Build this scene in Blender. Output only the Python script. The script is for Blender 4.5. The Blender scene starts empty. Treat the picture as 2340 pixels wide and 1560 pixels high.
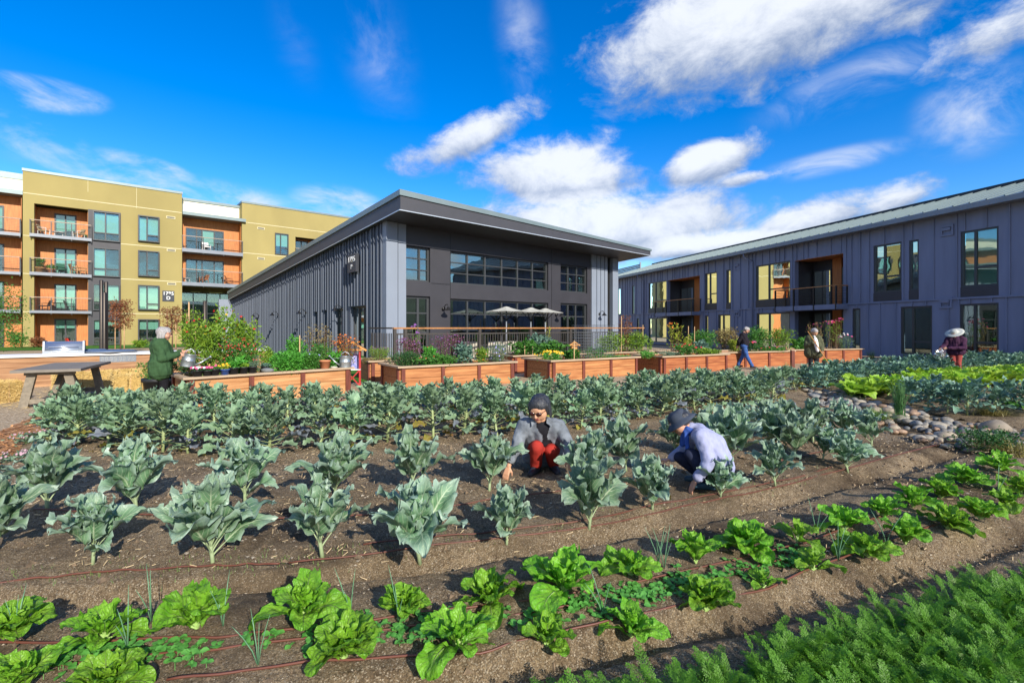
import bpy, math, random
import numpy as np
from mathutils import Vector, Matrix, noise as mnoise
R = math.radians
random.seed(7); rng = np.random.default_rng(7)
scene = bpy.context.scene
COL = scene.collection

# ---------------------------------------------------------------- camera
CAMH = 1.55; F = 1105.0; CX = 1170.0; HY = 748.0
cam_d = bpy.data.cameras.new('camera'); cam = bpy.data.objects.new('camera', cam_d); COL.objects.link(cam)
cam.location = (0, 0, CAMH); cam.rotation_euler = (R(90), 0, 0)
cam_d.sensor_width = 36; cam_d.lens = 36 * F / 2340; cam_d.shift_y = -(780 - HY) / 2340
cam_d.clip_start = 0.05; cam_d.clip_end = 4000
scene.camera = cam

# ---------------------------------------------------------------- light
SUN_EL, ANTI = 27.0, -31.0          # degrees; ANTI = heading of the shadows, left of straight ahead
sd = Vector((-math.sin(R(ANTI)), -math.cos(R(ANTI)), math.tan(R(SUN_EL)))).normalized()   # towards the sun
sun_d = bpy.data.lights.new('sun', 'SUN'); sun = bpy.data.objects.new('sun', sun_d); COL.objects.link(sun)
sun_d.energy = 3.9; sun_d.angle = R(0.5); sun_d.color = (1, 0.93, 0.82)
sun.rotation_euler = sd.to_track_quat('Z', 'Y').to_euler()
SKY_STRENGTH = 0.14
world = bpy.data.worlds.new('World'); scene.world = world; world.use_nodes = True
scene.view_settings.view_transform = 'Standard'; scene.view_settings.look = 'None'
scene.view_settings.exposure = 0.68; scene.view_settings.gamma = 1.0
scene.render.engine = 'CYCLES'
scene.cycles.use_denoising = True; scene.cycles.max_bounces = 8; scene.cycles.transparent_max_bounces = 12
scene.cycles.caustics_reflective = False; scene.cycles.caustics_refractive = False
scene.cycles.sample_clamp_indirect = 6

def build_sky():
    nt = world.node_tree; N = nt.nodes; L = nt.links; N.clear()
    out = N.new('ShaderNodeOutputWorld'); bg = N.new('ShaderNodeBackground'); L.new(bg.outputs[0], out.inputs[0])
    bg.inputs[1].default_value = SKY_STRENGTH
    sky = N.new('ShaderNodeTexSky'); sky.sky_type = 'NISHITA'; sky.sun_disc = False
    sky.sun_elevation = R(SUN_EL); sky.sun_rotation = math.atan2(sd.x, sd.y)
    sky.air_density = 1.0; sky.dust_density = 0.15; sky.ozone_density = 3.0; sky.altitude = 300
    hs = N.new('ShaderNodeHueSaturation'); hs.inputs['Saturation'].default_value = 1.45; hs.inputs['Value'].default_value = 1.0
    hs.inputs['Hue'].default_value = 0.512
    L.new(sky.outputs[0], hs.inputs['Color'])
    tc = N.new('ShaderNodeTexCoord'); sp = N.new('ShaderNodeSeparateXYZ'); L.new(tc.outputs['Generated'], sp.inputs[0])
    def m(op, a, b=None, clamp=False):
        n = N.new('ShaderNodeMath'); n.operation = op; n.use_clamp = clamp
        for i, v in enumerate((a, b)):
            if v is None: continue
            if isinstance(v, (int, float)): n.inputs[i].default_value = v
            else: L.new(v, n.inputs[i])
        return n.outputs[0]
    az = m('ARCTAN2', sp.outputs[0], sp.outputs[1]); el = m('ARCSINE', sp.outputs[2])
    cb = N.new('ShaderNodeCombineXYZ'); L.new(az, cb.inputs[0]); L.new(el, cb.inputs[1])
    # the cloud deck: noise on a flat layer overhead
    zc = m('ADD', m('MAXIMUM', sp.outputs[2], 0.0), 0.32)
    cc = N.new('ShaderNodeCombineXYZ'); L.new(m('DIVIDE', sp.outputs[0], zc), cc.inputs[0]); L.new(m('DIVIDE', sp.outputs[1], zc), cc.inputs[1])
    def noise(scale, detail, rough, vec, dist=0.0, off=(0, 0, 0), sc=(1, 1, 1)):
        mp = N.new('ShaderNodeMapping'); mp.inputs[1].default_value = off; mp.inputs[3].default_value = sc; L.new(vec, mp.inputs[0])
        n = N.new('ShaderNodeTexNoise'); n.inputs['Scale'].default_value = scale; n.inputs['Detail'].default_value = detail
        n.inputs['Roughness'].default_value = rough; n.inputs['Distortion'].default_value = dist
        L.new(mp.outputs[0], n.inputs[0]); return n.outputs[0]
    n1 = noise(3.1, 12, 0.62, cc.outputs[0], 0.25, (3.1, 1.7, 0))
    n2 = noise(4.2, 9, 0.62, cc.outputs[0], 0.5, (9, 4, 0), (1.0, 1.0, 1))
    nb = noise(9.0, 10, 0.66, cb.outputs[0], 0.3, (2, 5, 0), (1.0, 1.5, 1))
    def pix(px, py):
        a = math.atan2(px - CX, F); return a, math.atan2(HY - py, math.hypot(F, px - CX))
    # (px, py, half width, half height, tilt deg, weight, kind)   kind 0 = cumulus, 1 = thin
    blobs = [(1800, 15, 560, 150, 6, 1.15, 0), (2290, 70, 240, 75, 14, .72, 0), (1075, 318, 205, 50, 24, .95, 0),
             (1290, 400, 235, 88, 0, 1.15, 0), (1625, 368, 150, 52, 12, 1.12, 0), (1400, 525, 360, 95, -2, 1.12, 0),
             (1850, 508, 200, 52, 12, 1.0, 0), (2040, 462, 130, 48, 14, .95, 0), (1660, 560, 330, 42, 0, 1.1, 0), (1720, 405, 110, 20, 3, .8, 0),
             (1195, 95, 65, 150, 14, .34, 1), (860, 110, 90, 170, 24, .26, 1), (85, 215, 170, 36, 6, 1.2, 1), (60, 300, 150, 36, -10, 1.1, 1),
             (150, 360, 150, 36, -14, 1.15, 1), (500, 450, 420, 40, -5, .55, 1), (2230, 250, 170, 100, 12, .55, 1),
             (340, 385, 120, 26, -8, 1.1, 1), (1950, 190, 260, 60, 10, .45, 1), (670, 80, 60, 110, 20, .16, 1), (780, 480, 120, 50, -5, .95, 1), (1900, 370, 200, 30, 4, .5, 1)]
    dens = thin = None; shade = None
    for px, py, rx, ry, tilt, w, kind in blobs:
        a, e = pix(px, py); s = math.cos(a)
        mp = N.new('ShaderNodeMapping'); mp.vector_type = 'TEXTURE'; L.new(cb.outputs[0], mp.inputs[0])
        mp.inputs[1].default_value = (a, e, 0); mp.inputs[2].default_value = (0, 0, R(tilt)); mp.inputs[3].default_value = (rx / F * s * s, ry / F * s, 1)
        ln = N.new('ShaderNodeVectorMath'); ln.operation = 'LENGTH'; L.new(mp.outputs[0], ln.inputs[0])
        g = m('MULTIPLY', m('SUBTRACT', 1.25, ln.outputs['Value'], True), w)
        if kind == 0:
            dens = g if dens is None else m('MAXIMUM', dens, g)
            sy = N.new('ShaderNodeSeparateXYZ'); L.new(mp.outputs[0], sy.inputs[0])
            v = m('MULTIPLY', g, m('ADD', m('MULTIPLY', sy.outputs[1], 0.5), 0.5, True))
            shade = v if shade is None else m('MAXIMUM', shade, v)
        else:
            thin = g if thin is None else m('MAXIMUM', thin, g)
    def ramp(x, lo, hi):
        n = N.new('ShaderNodeMapRange'); n.interpolation_type = 'SMOOTHSTEP'; L.new(x, n.inputs[0])
        n.inputs[1].default_value = lo; n.inputs[2].default_value = hi; return n.outputs[0]
    nn = m('ADD', m('MULTIPLY', n1, 1.0), m('MULTIPLY', nb, 1.0))
    body = ramp(m('ADD', m('MULTIPLY', dens, 0.75), nn), 1.17, 1.62)
    body = m('MULTIPLY', body, ramp(dens, 0.02, 0.25))
    wisps = m('MULTIPLY', m('MULTIPLY', ramp(n2, 0.40, 0.75), ramp(thin, 0.0, 0.6)), 0.85)
    # unseen broken cloud added behind the viewer as neutral fill light
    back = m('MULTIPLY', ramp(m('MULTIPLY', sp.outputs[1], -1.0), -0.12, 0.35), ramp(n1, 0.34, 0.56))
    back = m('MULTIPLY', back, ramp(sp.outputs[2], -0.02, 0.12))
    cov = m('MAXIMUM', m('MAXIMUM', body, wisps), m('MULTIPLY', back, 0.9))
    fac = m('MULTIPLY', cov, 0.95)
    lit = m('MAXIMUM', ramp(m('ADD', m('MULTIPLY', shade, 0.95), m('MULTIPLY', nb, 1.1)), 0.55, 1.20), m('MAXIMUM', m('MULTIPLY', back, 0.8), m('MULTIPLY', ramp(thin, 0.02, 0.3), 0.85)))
    cm = N.new('ShaderNodeMix'); cm.data_type = 'RGBA'
    K = 1 / SKY_STRENGTH
    cm.inputs[6].default_value = (.17 * K, .23 * K, .36 * K, 1); cm.inputs[7].default_value = (.60 * K, .63 * K, .68 * K, 1); L.new(lit, cm.inputs[0])
    fm = N.new('ShaderNodeMix'); fm.data_type = 'RGBA'; L.new(fac, fm.inputs[0]); L.new(hs.outputs[0], fm.inputs[6]); L.new(cm.outputs[2], fm.inputs[7])
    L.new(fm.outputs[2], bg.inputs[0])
build_sky()

# ---------------------------------------------------------------- measuring
def gp(px, py, z=0.0):                      # a photo point on the level z -> ground position
    D = (CAMH - z) * F / (py - HY); return ((px - CX) / F * D, D)
def at(px, py, D):                          # a photo point at depth D
    return Vector(((px - CX) / F * D, D, CAMH - (py - HY) / F * D))
def norm2(x, y): l = math.hypot(x, y); return (x / l, y / l)

# ---------------------------------------------------------------- materials
def lk(nt, a, b): nt.links.new(a, b)
def mat(name, col, rough=.6, var=.12, scale=6.0, bump=0.0, bscale=None, metal=0.0, spec=.5, stretch=(1, 1, 1), transl=0.0, objrand=0.0,
        col2=None, detail=5, coat=0.0, bdist=0.02):
    mt = bpy.data.materials.new(name); mt.use_nodes = True; nt = mt.node_tree; N = nt.nodes
    b = N['Principled BSDF']; out = N['Material Output']
    b.inputs['Roughness'].default_value = rough; b.inputs['Metallic'].default_value = metal; b.inputs['Specular IOR Level'].default_value = spec
    if coat: b.inputs['Coat Weight'].default_value = coat
    tc = N.new('ShaderNodeTexCoord'); mp = N.new('ShaderNodeMapping'); mp.inputs[3].default_value = stretch; lk(nt, tc.outputs['Object'], mp.inputs[0])
    no = N.new('ShaderNodeTexNoise'); no.inputs['Scale'].default_value = scale; no.inputs['Detail'].default_value = detail; lk(nt, mp.outputs[0], no.inputs[0])
    mx = N.new('ShaderNodeMix'); mx.data_type = 'RGBA'
    c = np.array(col[:3]); c2 = np.array(col2[:3]) if col2 else c * (1 + var)
    c1 = c if col2 else c * (1 - var)
    mx.inputs[6].default_value = (*c1, 1); mx.inputs[7].default_value = (*c2, 1)
    mr = N.new('ShaderNodeMapRange'); mr.inputs[1].default_value = .32; mr.inputs[2].default_value = .68; lk(nt, no.outputs[0], mr.inputs[0]); lk(nt, mr.outputs[0], mx.inputs[0])
    cur = mx.outputs[2]
    if objrand:
        oi = N.new('ShaderNodeObjectInfo'); hs = N.new('ShaderNodeHueSaturation'); lk(nt, cur, hs.inputs['Color'])
        a = N.new('ShaderNodeMapRange'); a.inputs[3].default_value = 1 - objrand; a.inputs[4].default_value = 1 + objrand; lk(nt, oi.outputs['Random'], a.inputs[0])
        lk(nt, a.outputs[0], hs.inputs['Value']); cur = hs.outputs[0]
    lk(nt, cur, b.inputs['Base Color'])
    if bump:
        n2 = N.new('ShaderNodeTexNoise'); n2.inputs['Scale'].default_value = bscale or scale * 4; n2.inputs['Detail'].default_value = 6; lk(nt, mp.outputs[0], n2.inputs[0])
        bp = N.new('ShaderNodeBump'); bp.inputs['Strength'].default_value = bump; bp.inputs['Distance'].default_value = bdist; lk(nt, n2.outputs[0], bp.inputs['Height']); lk(nt, bp.outputs[0], b.inputs['Normal'])
    if transl:
        tr = N.new('ShaderNodeBsdfTranslucent'); lk(nt, cur, tr.inputs[0]); ms = N.new('ShaderNodeMixShader'); ms.inputs[0].default_value = transl
        lk(nt, b.outputs[0], ms.inputs[1]); lk(nt, tr.outputs[0], ms.inputs[2]); lk(nt, ms.outputs[0], out.inputs[0])
    return mt

def leaf_mat(name, c_lo, c_hi, c_vein, transl=.25, rough=.45, nv=9.0, tip=None, objrand=.1, vein_w=1.0, bump=.25):
    """leaf with a pale midrib and side veins drawn from the leaf's own uv (u across -1..1, v along)"""
    mt = bpy.data.materials.new(name); mt.use_nodes = True; nt = mt.node_tree; N = nt.nodes; b = N['Principled BSDF']; out = N['Material Output']
    def m(op, a, b_=None, clamp=False):
        n = N.new('ShaderNodeMath'); n.operation = op; n.use_clamp = clamp
        for i, v in enumerate((a, b_)):
            if v is None: continue
            if isinstance(v, (int, float)): n.inputs[i].default_value = v
            else: lk(nt, v, n.inputs[i])
        return n.outputs[0]
    b.inputs['Roughness'].default_value = rough; b.inputs['Specular IOR Level'].default_value = .4
    uv = N.new('ShaderNodeUVMap'); s = N.new('ShaderNodeSeparateXYZ'); lk(nt, uv.outputs[0], s.inputs[0])
    au = m('ABSOLUTE', s.outputs[0]); v = s.outputs[1]
    tc = N.new('ShaderNodeTexCoord'); no = N.new('ShaderNodeTexNoise'); no.inputs['Scale'].default_value = 14; no.inputs['Detail'].default_value = 4; lk(nt, tc.outputs['Object'], no.inputs[0])
    nz = no.outputs[0]
    mid = m('SUBTRACT', 1.0, m('DIVIDE', au, m('MULTIPLY', m('SUBTRACT', 1.15, v), .085 * vein_w)), True)
    fr = m('FRACT', m('MULTIPLY', m('SUBTRACT', v, m('MULTIPLY', au, .38)), nv))
    side = m('SUBTRACT', 1.0, m('DIVIDE', m('ABSOLUTE', m('SUBTRACT', fr, .5)), .085 * vein_w), True)
    side = m('MULTIPLY', m('MULTIPLY', side, m('SUBTRACT', 1.1, au, True)), .85)
    vein = m('MAXIMUM', mid, side)
    mx = N.new('ShaderNodeMix'); mx.data_type = 'RGBA'; mx.inputs[6].default_value = (*c_lo, 1); mx.inputs[7].default_value = (*c_hi, 1)
    mr = N.new('ShaderNodeMapRange'); mr.inputs[1].default_value = .3; mr.inputs[2].default_value = .7; lk(nt, nz, mr.inputs[0]); lk(nt, mr.outputs[0], mx.inputs[0])
    cur = mx.outputs[2]
    if tip:
        tx = N.new('ShaderNodeMix'); tx.data_type = 'RGBA'; tx.inputs[7].default_value = (*tip, 1); lk(nt, cur, tx.inputs[6])
        lk(nt, m('MULTIPLY', m('MAXIMUM', m('POWER', au, 3.0), m('POWER', v, 4.0)), .7), tx.inputs[0]); cur = tx.outputs[2]
    vx = N.new('ShaderNodeMix'); vx.data_type = 'RGBA'; vx.inputs[7].default_value = (*c_vein, 1); lk(nt, cur, vx.inputs[6]); lk(nt, vein, vx.inputs[0])
    oi = N.new('ShaderNodeObjectInfo'); hs = N.new('ShaderNodeHueSaturation'); lk(nt, vx.outputs[2], hs.inputs['Color'])
    a = N.new('ShaderNodeMapRange'); a.inputs[3].default_value = 1 - objrand; a.inputs[4].default_value = 1 + objrand; lk(nt, oi.outputs['Random'], a.inputs[0]); lk(nt, a.outputs[0], hs.inputs['Value'])
    a2 = N.new('ShaderNodeMapRange'); a2.inputs[3].default_value = .49; a2.inputs[4].default_value = .51; lk(nt, oi.outputs['Random'], a2.inputs[0]); lk(nt, a2.outputs[0], hs.inputs['Hue'])
    lk(nt, hs.outputs[0], b.inputs['Base Color'])
    bp = N.new('ShaderNodeBump'); bp.inputs['Strength'].default_value = bump * 1.6; bp.inputs['Distance'].default_value = .012
    n3 = N.new('ShaderNodeTexNoise'); n3.inputs['Scale'].default_value = 45; lk(nt, tc.outputs['Object'], n3.inputs[0])
    lk(nt, m('ADD', m('MULTIPLY', vein, -.5), n3.outputs[0]), bp.inputs['Height']); lk(nt, bp.outputs[0], b.inputs['Normal'])
    tr = N.new('ShaderNodeBsdfTranslucent'); lk(nt, hs.outputs[0], tr.inputs[0]); ms = N.new('ShaderNodeMixShader'); ms.inputs[0].default_value = transl
    lk(nt, b.outputs[0], ms.inputs[1]); lk(nt, tr.outputs[0], ms.inputs[2]); lk(nt, ms.outputs[0], out.inputs[0])
    return mt

def glass_mat(name, tint, refl=.16):
    mt = bpy.data.materials.new(name); mt.use_nodes = True; nt = mt.node_tree; N = nt.nodes; N.clear()
    out = N.new('ShaderNodeOutputMaterial'); t = N.new('ShaderNodeBsdfTransparent'); t.inputs[0].default_value = (*tint, 1)
    g = N.new('ShaderNodeBsdfGlossy'); g.inputs['Roughness'].default_value = .015; g.inputs[0].default_value = (.9, 1, .97, 1)
    f = N.new('ShaderNodeFresnel'); f.inputs[0].default_value = 1.6
    a = N.new('ShaderNodeMath'); a.operation = 'ADD'; a.use_clamp = True; a.inputs[1].default_value = refl; lk(nt, f.outputs[0], a.inputs[0])
    tc = N.new('ShaderNodeTexCoord'); no = N.new('ShaderNodeTexNoise'); no.inputs['Scale'].default_value = .9; lk(nt, tc.outputs['Object'], no.inputs[0])
    bp = N.new('ShaderNodeBump'); bp.inputs['Strength'].default_value = .06; bp.inputs['Distance'].default_value = .05; lk(nt, no.outputs[0], bp.inputs['Height']); lk(nt, bp.outputs[0], g.inputs['Normal'])
    ms = N.new('ShaderNodeMixShader'); lk(nt, a.outputs[0], ms.inputs[0]); lk(nt, t.outputs[0], ms.inputs[1]); lk(nt, g.outputs[0], ms.inputs[2]); lk(nt, ms.outputs[0], out.inputs[0])
    return mt

# ---------------------------------------------------------------- mesh builder
BOXF = np.array([(0, 3, 2, 1), (4, 5, 6, 7), (0, 1, 5, 4), (1, 2, 6, 5), (2, 3, 7, 6), (3, 0, 4, 7)])
class MB:
    def __init__(s): s.v = []; s.n = 0; s.ch = []
    def add(s, v, f, mi=0, smooth=False, uv=None):
        v = np.asarray(v, float).reshape(-1, 3); f = np.asarray(f, int)
        if f.ndim == 1: f = f.reshape(1, -1)
        s.v.append(v); s.ch.append((f + s.n, mi, smooth, (uv, s.n) if uv is not None else None)); s.n += len(v); return s
    def corners(s, c, mi=0): return s.add(c, BOXF, mi)
    def box(s, x0, x1, y0, y1, z0, z1, mi=0):
        return s.corners([(x0, y0, z0), (x1, y0, z0), (x1, y1, z0), (x0, y1, z0), (x0, y0, z1), (x1, y0, z1), (x1, y1, z1), (x0, y1, z1)], mi)
    def beam(s, a, b, w, h, up=(0, 0, 1), mi=0):       # a rectangular bar from a to b
        a = Vector(a); b = Vector(b); d = (b - a).normalized(); u = Vector(up); x = d.cross(u)
        if x.length < 1e-4: x = d.cross(Vector((1, 0, 0)))
        x.normalize(); u = x.cross(d); c = []
        for p in (a, b):
            for i, j in ((-1, -1), (1, -1), (1, 1), (-1, 1)): c.append(p + x * (i * w / 2) + u * (j * h / 2))
        return s.corners([tuple(q) for q in c], mi)
    def tube(s, pts, rad, seg=6, mi=0, cap=True):
        pts = [Vector(p) for p in pts]; n = len(pts)
        if not hasattr(rad, '__len__'): rad = [rad] * n
        vs = []; prev = None
        for i, p in enumerate(pts):
            d = (pts[min(i + 1, n - 1)] - pts[max(i - 1, 0)]).normalized()
            if prev is None:
                x = d.cross(Vector((0, 0, 1)));
                if x.length < .05: x = d.cross(Vector((1, 0, 0)))
            else: x = prev - d * prev.dot(d)
            x.normalize(); prev = x; y = d.cross(x)
            for k in range(seg):
                t = 2 * math.pi * k / seg; vs.append(tuple(p + (x * math.cos(t) + y * math.sin(t)) * rad[i]))
        f = [(i * seg + k, i * seg + (k + 1) % seg, (i + 1) * seg + (k + 1) % seg, (i + 1) * seg + k) for i in range(n - 1) for k in range(seg)]
        n0 = s.n; s.add(vs, f, mi, True)
        if cap:
            s.ch.append((np.array([list(range(seg))[::-1]]) + n0, mi, False, None)); s.ch.append((np.array([list(range((n - 1) * seg, n * seg))]) + n0, mi, False, None))
        return s
    def lathe(s, prof, c=(0, 0, 0), seg=16, mi=0, M=None, smooth=True):     # prof = [(r, z)...]
        vs = []; M = M or Matrix.Identity(3); c = Vector(c)
        for r, z in prof:
            for k in range(seg):
                t = 2 * math.pi * k / seg; vs.append(tuple(c + M @ Vector((r * math.cos(t), r * math.sin(t), z))))
        f = [(i * seg + k, i * seg + (k + 1) % seg, (i + 1) * seg + (k + 1) % seg, (i + 1) * seg + k) for i in range(len(prof) - 1) for k in range(seg)]
        return s.add(vs, f, mi, smooth)
    def ball(s, c, r, seg=10, rings=7, mi=0, M=None):
        r = r if hasattr(r, '__len__') else (r, r, r); vs = []; c = Vector(c); M = M or Matrix.Identity(3)
        for i in range(rings + 1):
            ph = math.pi * i / rings
            for k in range(seg):
                t = 2 * math.pi * k / seg
                vs.append(tuple(c + M @ Vector((r[0] * math.sin(ph) * math.cos(t), r[1] * math.sin(ph) * math.sin(t), -r[2] * math.cos(ph)))))
        f = [(i * seg + k, i * seg + (k + 1) % seg, (i + 1) * seg + (k + 1) % seg, (i + 1) * seg + k) for i in range(rings) for k in range(seg)]
        return s.add(vs, f, mi, True)
    def mesh(s, name, mats, off=(0, 0, 0)):
        me = bpy.data.meshes.new(name)
        V = np.concatenate(s.v) - np.asarray(off, float)
        tot = [f.size for f, *_ in s.ch]; lens = np.concatenate([np.full(len(f), f.shape[1]) for f, *_ in s.ch]); li = np.concatenate([f.ravel() for f, *_ in s.ch])
        me.vertices.add(len(V)); me.vertices.foreach_set('co', V.ravel())
        me.loops.add(len(li)); me.loops.foreach_set('vertex_index', li.astype(np.int32))
        me.polygons.add(len(lens)); st = np.concatenate([[0], np.cumsum(lens)[:-1]]); me.polygons.foreach_set('loop_start', st.astype(np.int32)); me.polygons.foreach_set('loop_total', lens.astype(np.int32))
        me.polygons.foreach_set('material_index', np.concatenate([np.full(len(f), mi) for f, mi, *_ in s.ch]).astype(np.int32))
        me.polygons.foreach_set('use_smooth', np.concatenate([np.full(len(f), sm) for f, _, sm, _ in s.ch]))
        if any(u is not None for *_, u in s.ch):
            uvl = me.uv_layers.new(name='UVMap'); A = np.zeros((len(li), 2)); p = 0
            for f, _, _, u in s.ch:
                if u is not None: A[p:p + f.size] = np.asarray(u[0])[f.ravel() - u[1]]
                p += f.size
            uvl.data.foreach_set('uv', A.ravel())
        for m_ in (mats if isinstance(mats, (list, tuple)) else [mats]): me.materials.append(m_)
        me.update(); me.validate(); return me
    def build(s, name, mats, parent=None, off=None):
        if off is None: off = parent.get('_o', (0, 0, 0)) if parent is not None else (0, 0, 0)
        me = s.mesh(name, mats, off); o = bpy.data.objects.new(name, me); COL.objects.link(o)
        if parent is not None:
            o.parent = parent
        else: o.location = off
        return o
OFF = {}
def tag(o, label=None, cat=None, group=None, kind=None):
    if label: o['label'] = label
    if cat: o['category'] = cat
    if group: o['group'] = group
    if kind: o['kind'] = kind
    return o
def thing(name, label, cat, loc=(0, 0, 0), rz=0.0, group=None):
    o = bpy.data.objects.new(name, None); COL.objects.link(o); o.location = loc; o.rotation_euler = (0, 0, rz); o.empty_display_size = .1
    return tag(o, label, cat, group)
def part(mb, name, mats, parent, world=True):
    """world=True: the builder holds world coordinates and the (unrotated) root's location is taken off"""
    off = (0, 0, 0)
    if world:
        p = parent
        while p.parent: p = p.parent
        off = p.location
    me = mb.mesh(name, mats, off); o = bpy.data.objects.new(name, me); COL.objects.link(o); o.parent = parent; return o
def solo(mb, name, mats, label, cat, loc=(0, 0, 0), rz=0.0, group=None, world=True):
    me = mb.mesh(name, mats, loc if world else (0, 0, 0)); o = bpy.data.objects.new(name, me); COL.objects.link(o); o.location = loc; o.rotation_euler = (0, 0, rz)
    return tag(o, label, cat, group)
def dup(root, loc, rz=0.0, sc=1.0, label=None, group=None, tilt=(0, 0)):
    r = root.copy(); COL.objects.link(r); r.location = loc; r.rotation_euler = (tilt[0], tilt[1], rz); r.scale = (sc, sc, sc)
    if label: r['label'] = label
    if group: r['group'] = group
    for ch in list(root.children):
        c = ch.copy(); COL.objects.link(c); c.parent = r
        for g in ch.children:
            d = g.copy(); COL.objects.link(d); d.parent = c
    return r
def setting(mb, name, mats):
    o = mb.build(name, mats); o['kind'] = 'structure'; return o

class Face:
    """a facade: origin on the ground, e along it, n outward"""
    def __init__(s, ox, oy, e, n): s.o = np.array([ox, oy]); s.e = np.array(e); s.n = np.array(n)
    def s_(s, px, d=0.0):
        k = (px - CX) / F; o = s.o + s.n * d
        return (k * o[1] - o[0]) / (s.e[0] - k * s.e[1])
    def sz(s, px, py, d=0.0):
        q = s.s_(px, d); D = (s.o + s.e * q + s.n * d)[1]; return q, CAMH - (py - HY) / F * D
    def z(s, px, py, d=0.0): return s.sz(px, py, d)[1]
    def P(s, q, d, z): p = s.o + s.e * q + s.n * d; return (p[0], p[1], z)
    def box(s, mb, s0, s1, d0, d1, z0, z1, mi=0, z2=None, z3=None):
        """z2, z3: other top heights at s1 (for sloped tops)"""
        zt1 = z1 if z2 is None else z2
        c = [s.P(s0, d1, z0), s.P(s1, d1, z0), s.P(s1, d0, z0), s.P(s0, d0, z0), s.P(s0, d1, z1), s.P(s1, d1, zt1), s.P(s1, d0, zt1), s.P(s0, d0, z1)]
        return mb.corners(c, mi)
# ---------------------------------------------------------------- building materials
m_yellow = mat('ochre_stucco', (.335, .272, .100), .9, .09, .35, .3, 60, bdist=.006, stretch=(1, 1, .5))
m_joint = mat('pale_joint', (.62, .56, .34), .8, .05)
m_cream = mat('cream_panel', (.80, .78, .62), .7, .04, 1.0)
m_cedar = mat('cedar_boards', (.42, .13, .025), .55, .3, 3.0, .15, 20, stretch=(9, 9, .5), col2=(.60, .24, .06), bdist=.004)
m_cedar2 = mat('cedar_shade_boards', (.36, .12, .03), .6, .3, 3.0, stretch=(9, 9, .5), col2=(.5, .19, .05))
m_dark = mat('charcoal_panel', (.036, .035, .042), .5, .08, 2)
m_frame = mat('dark_window_frame', (.045, .048, .052), .4, .05)
m_greym = mat('grey_metal', (.20, .22, .25), .45, .06, 2, metal=.3)
m_cap = mat('pale_metal_cap', (.19, .245, .25), .4, .05, 2, metal=.25)
m_alu = mat('silver_flashing', (.55, .60, .64), .35, .05, 2, metal=.4)
m_blind = mat('pale_roller_blind', (.62, .72, .66), .9, .04, 3)
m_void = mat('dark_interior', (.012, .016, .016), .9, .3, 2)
m_glass = glass_mat('window_glass', (.74, .90, .86), .09)
m_gglass = glass_mat('dark_window_glass', (.42, .55, .52), .2)
m_slate = mat('slate_blue_siding', (.092, .112, .150), .55, .14, 2.0, .08, 30, bdist=.004, stretch=(1.6, 1.6, .18))
m_navy = mat('blue_grey_siding', (.165, .192, .295), .6, .10, 2.0, .08, 30, bdist=.004, stretch=(1.4, 1.4, .2))
m_lightp = mat('light_slate_panel', (.215, .25, .31), .55, .04, 1.2)
m_black = mat('black_metal', (.012, .012, .013), .4, .1)
m_white = mat('white_paint', (.82, .82, .80), .5, .03)
m_soffit = mat('dark_soffit', (.052, .052, .060), .5, .06, 2)
m_rail = mat('oiled_wood_rail', (.38, .17, .055), .5, .25, 4, stretch=(3, 3, 3))
m_palerail = mat('pale_wood_rail', (.40, .30, .22), .6, .2, 4)
m_signp = mat('dark_sign_panel', (.03, .034, .045), .45, .05)

def lettering(lines, face, s, z, d, size, parent, flip=False, squeeze=1.0):
    """text standing off a facade; lines = [(text, size)] from the top"""
    e = face.e * (-1 if flip else 1)
    X = Vector((e[0], e[1], 0)); Y = Vector((0, 0, 1)); Z = Vector((face.n[0], face.n[1], 0))
    root = parent
    while root.parent: root = root.parent
    for tx, dz, sz in lines:
        cu = bpy.data.curves.new('lettering', 'FONT'); cu.body = tx; cu.size = sz; cu.align_x = 'CENTER'; cu.align_y = 'CENTER'; cu.extrude = .008; cu.offset = .004 * sz / .4
        o = bpy.data.objects.new('tmp_text', cu); COL.objects.link(o); bpy.context.view_layer.update()
        me = bpy.data.meshes.new_from_object(o.evaluated_get(bpy.context.evaluated_depsgraph_get())); bpy.data.objects.remove(o)
        p = Vector(face.P(s, d, z + dz)) - root.location
        M = Matrix((X, Y, Z)).transposed().to_4x4(); M.translation = p
        me.transform(Matrix.Diagonal((squeeze, 1, 1, 1))); me.transform(M); me.materials.clear(); me.materials.append(m_white)
        t = bpy.data.objects.new('lettering', me); COL.objects.link(t); t.parent = parent

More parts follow.
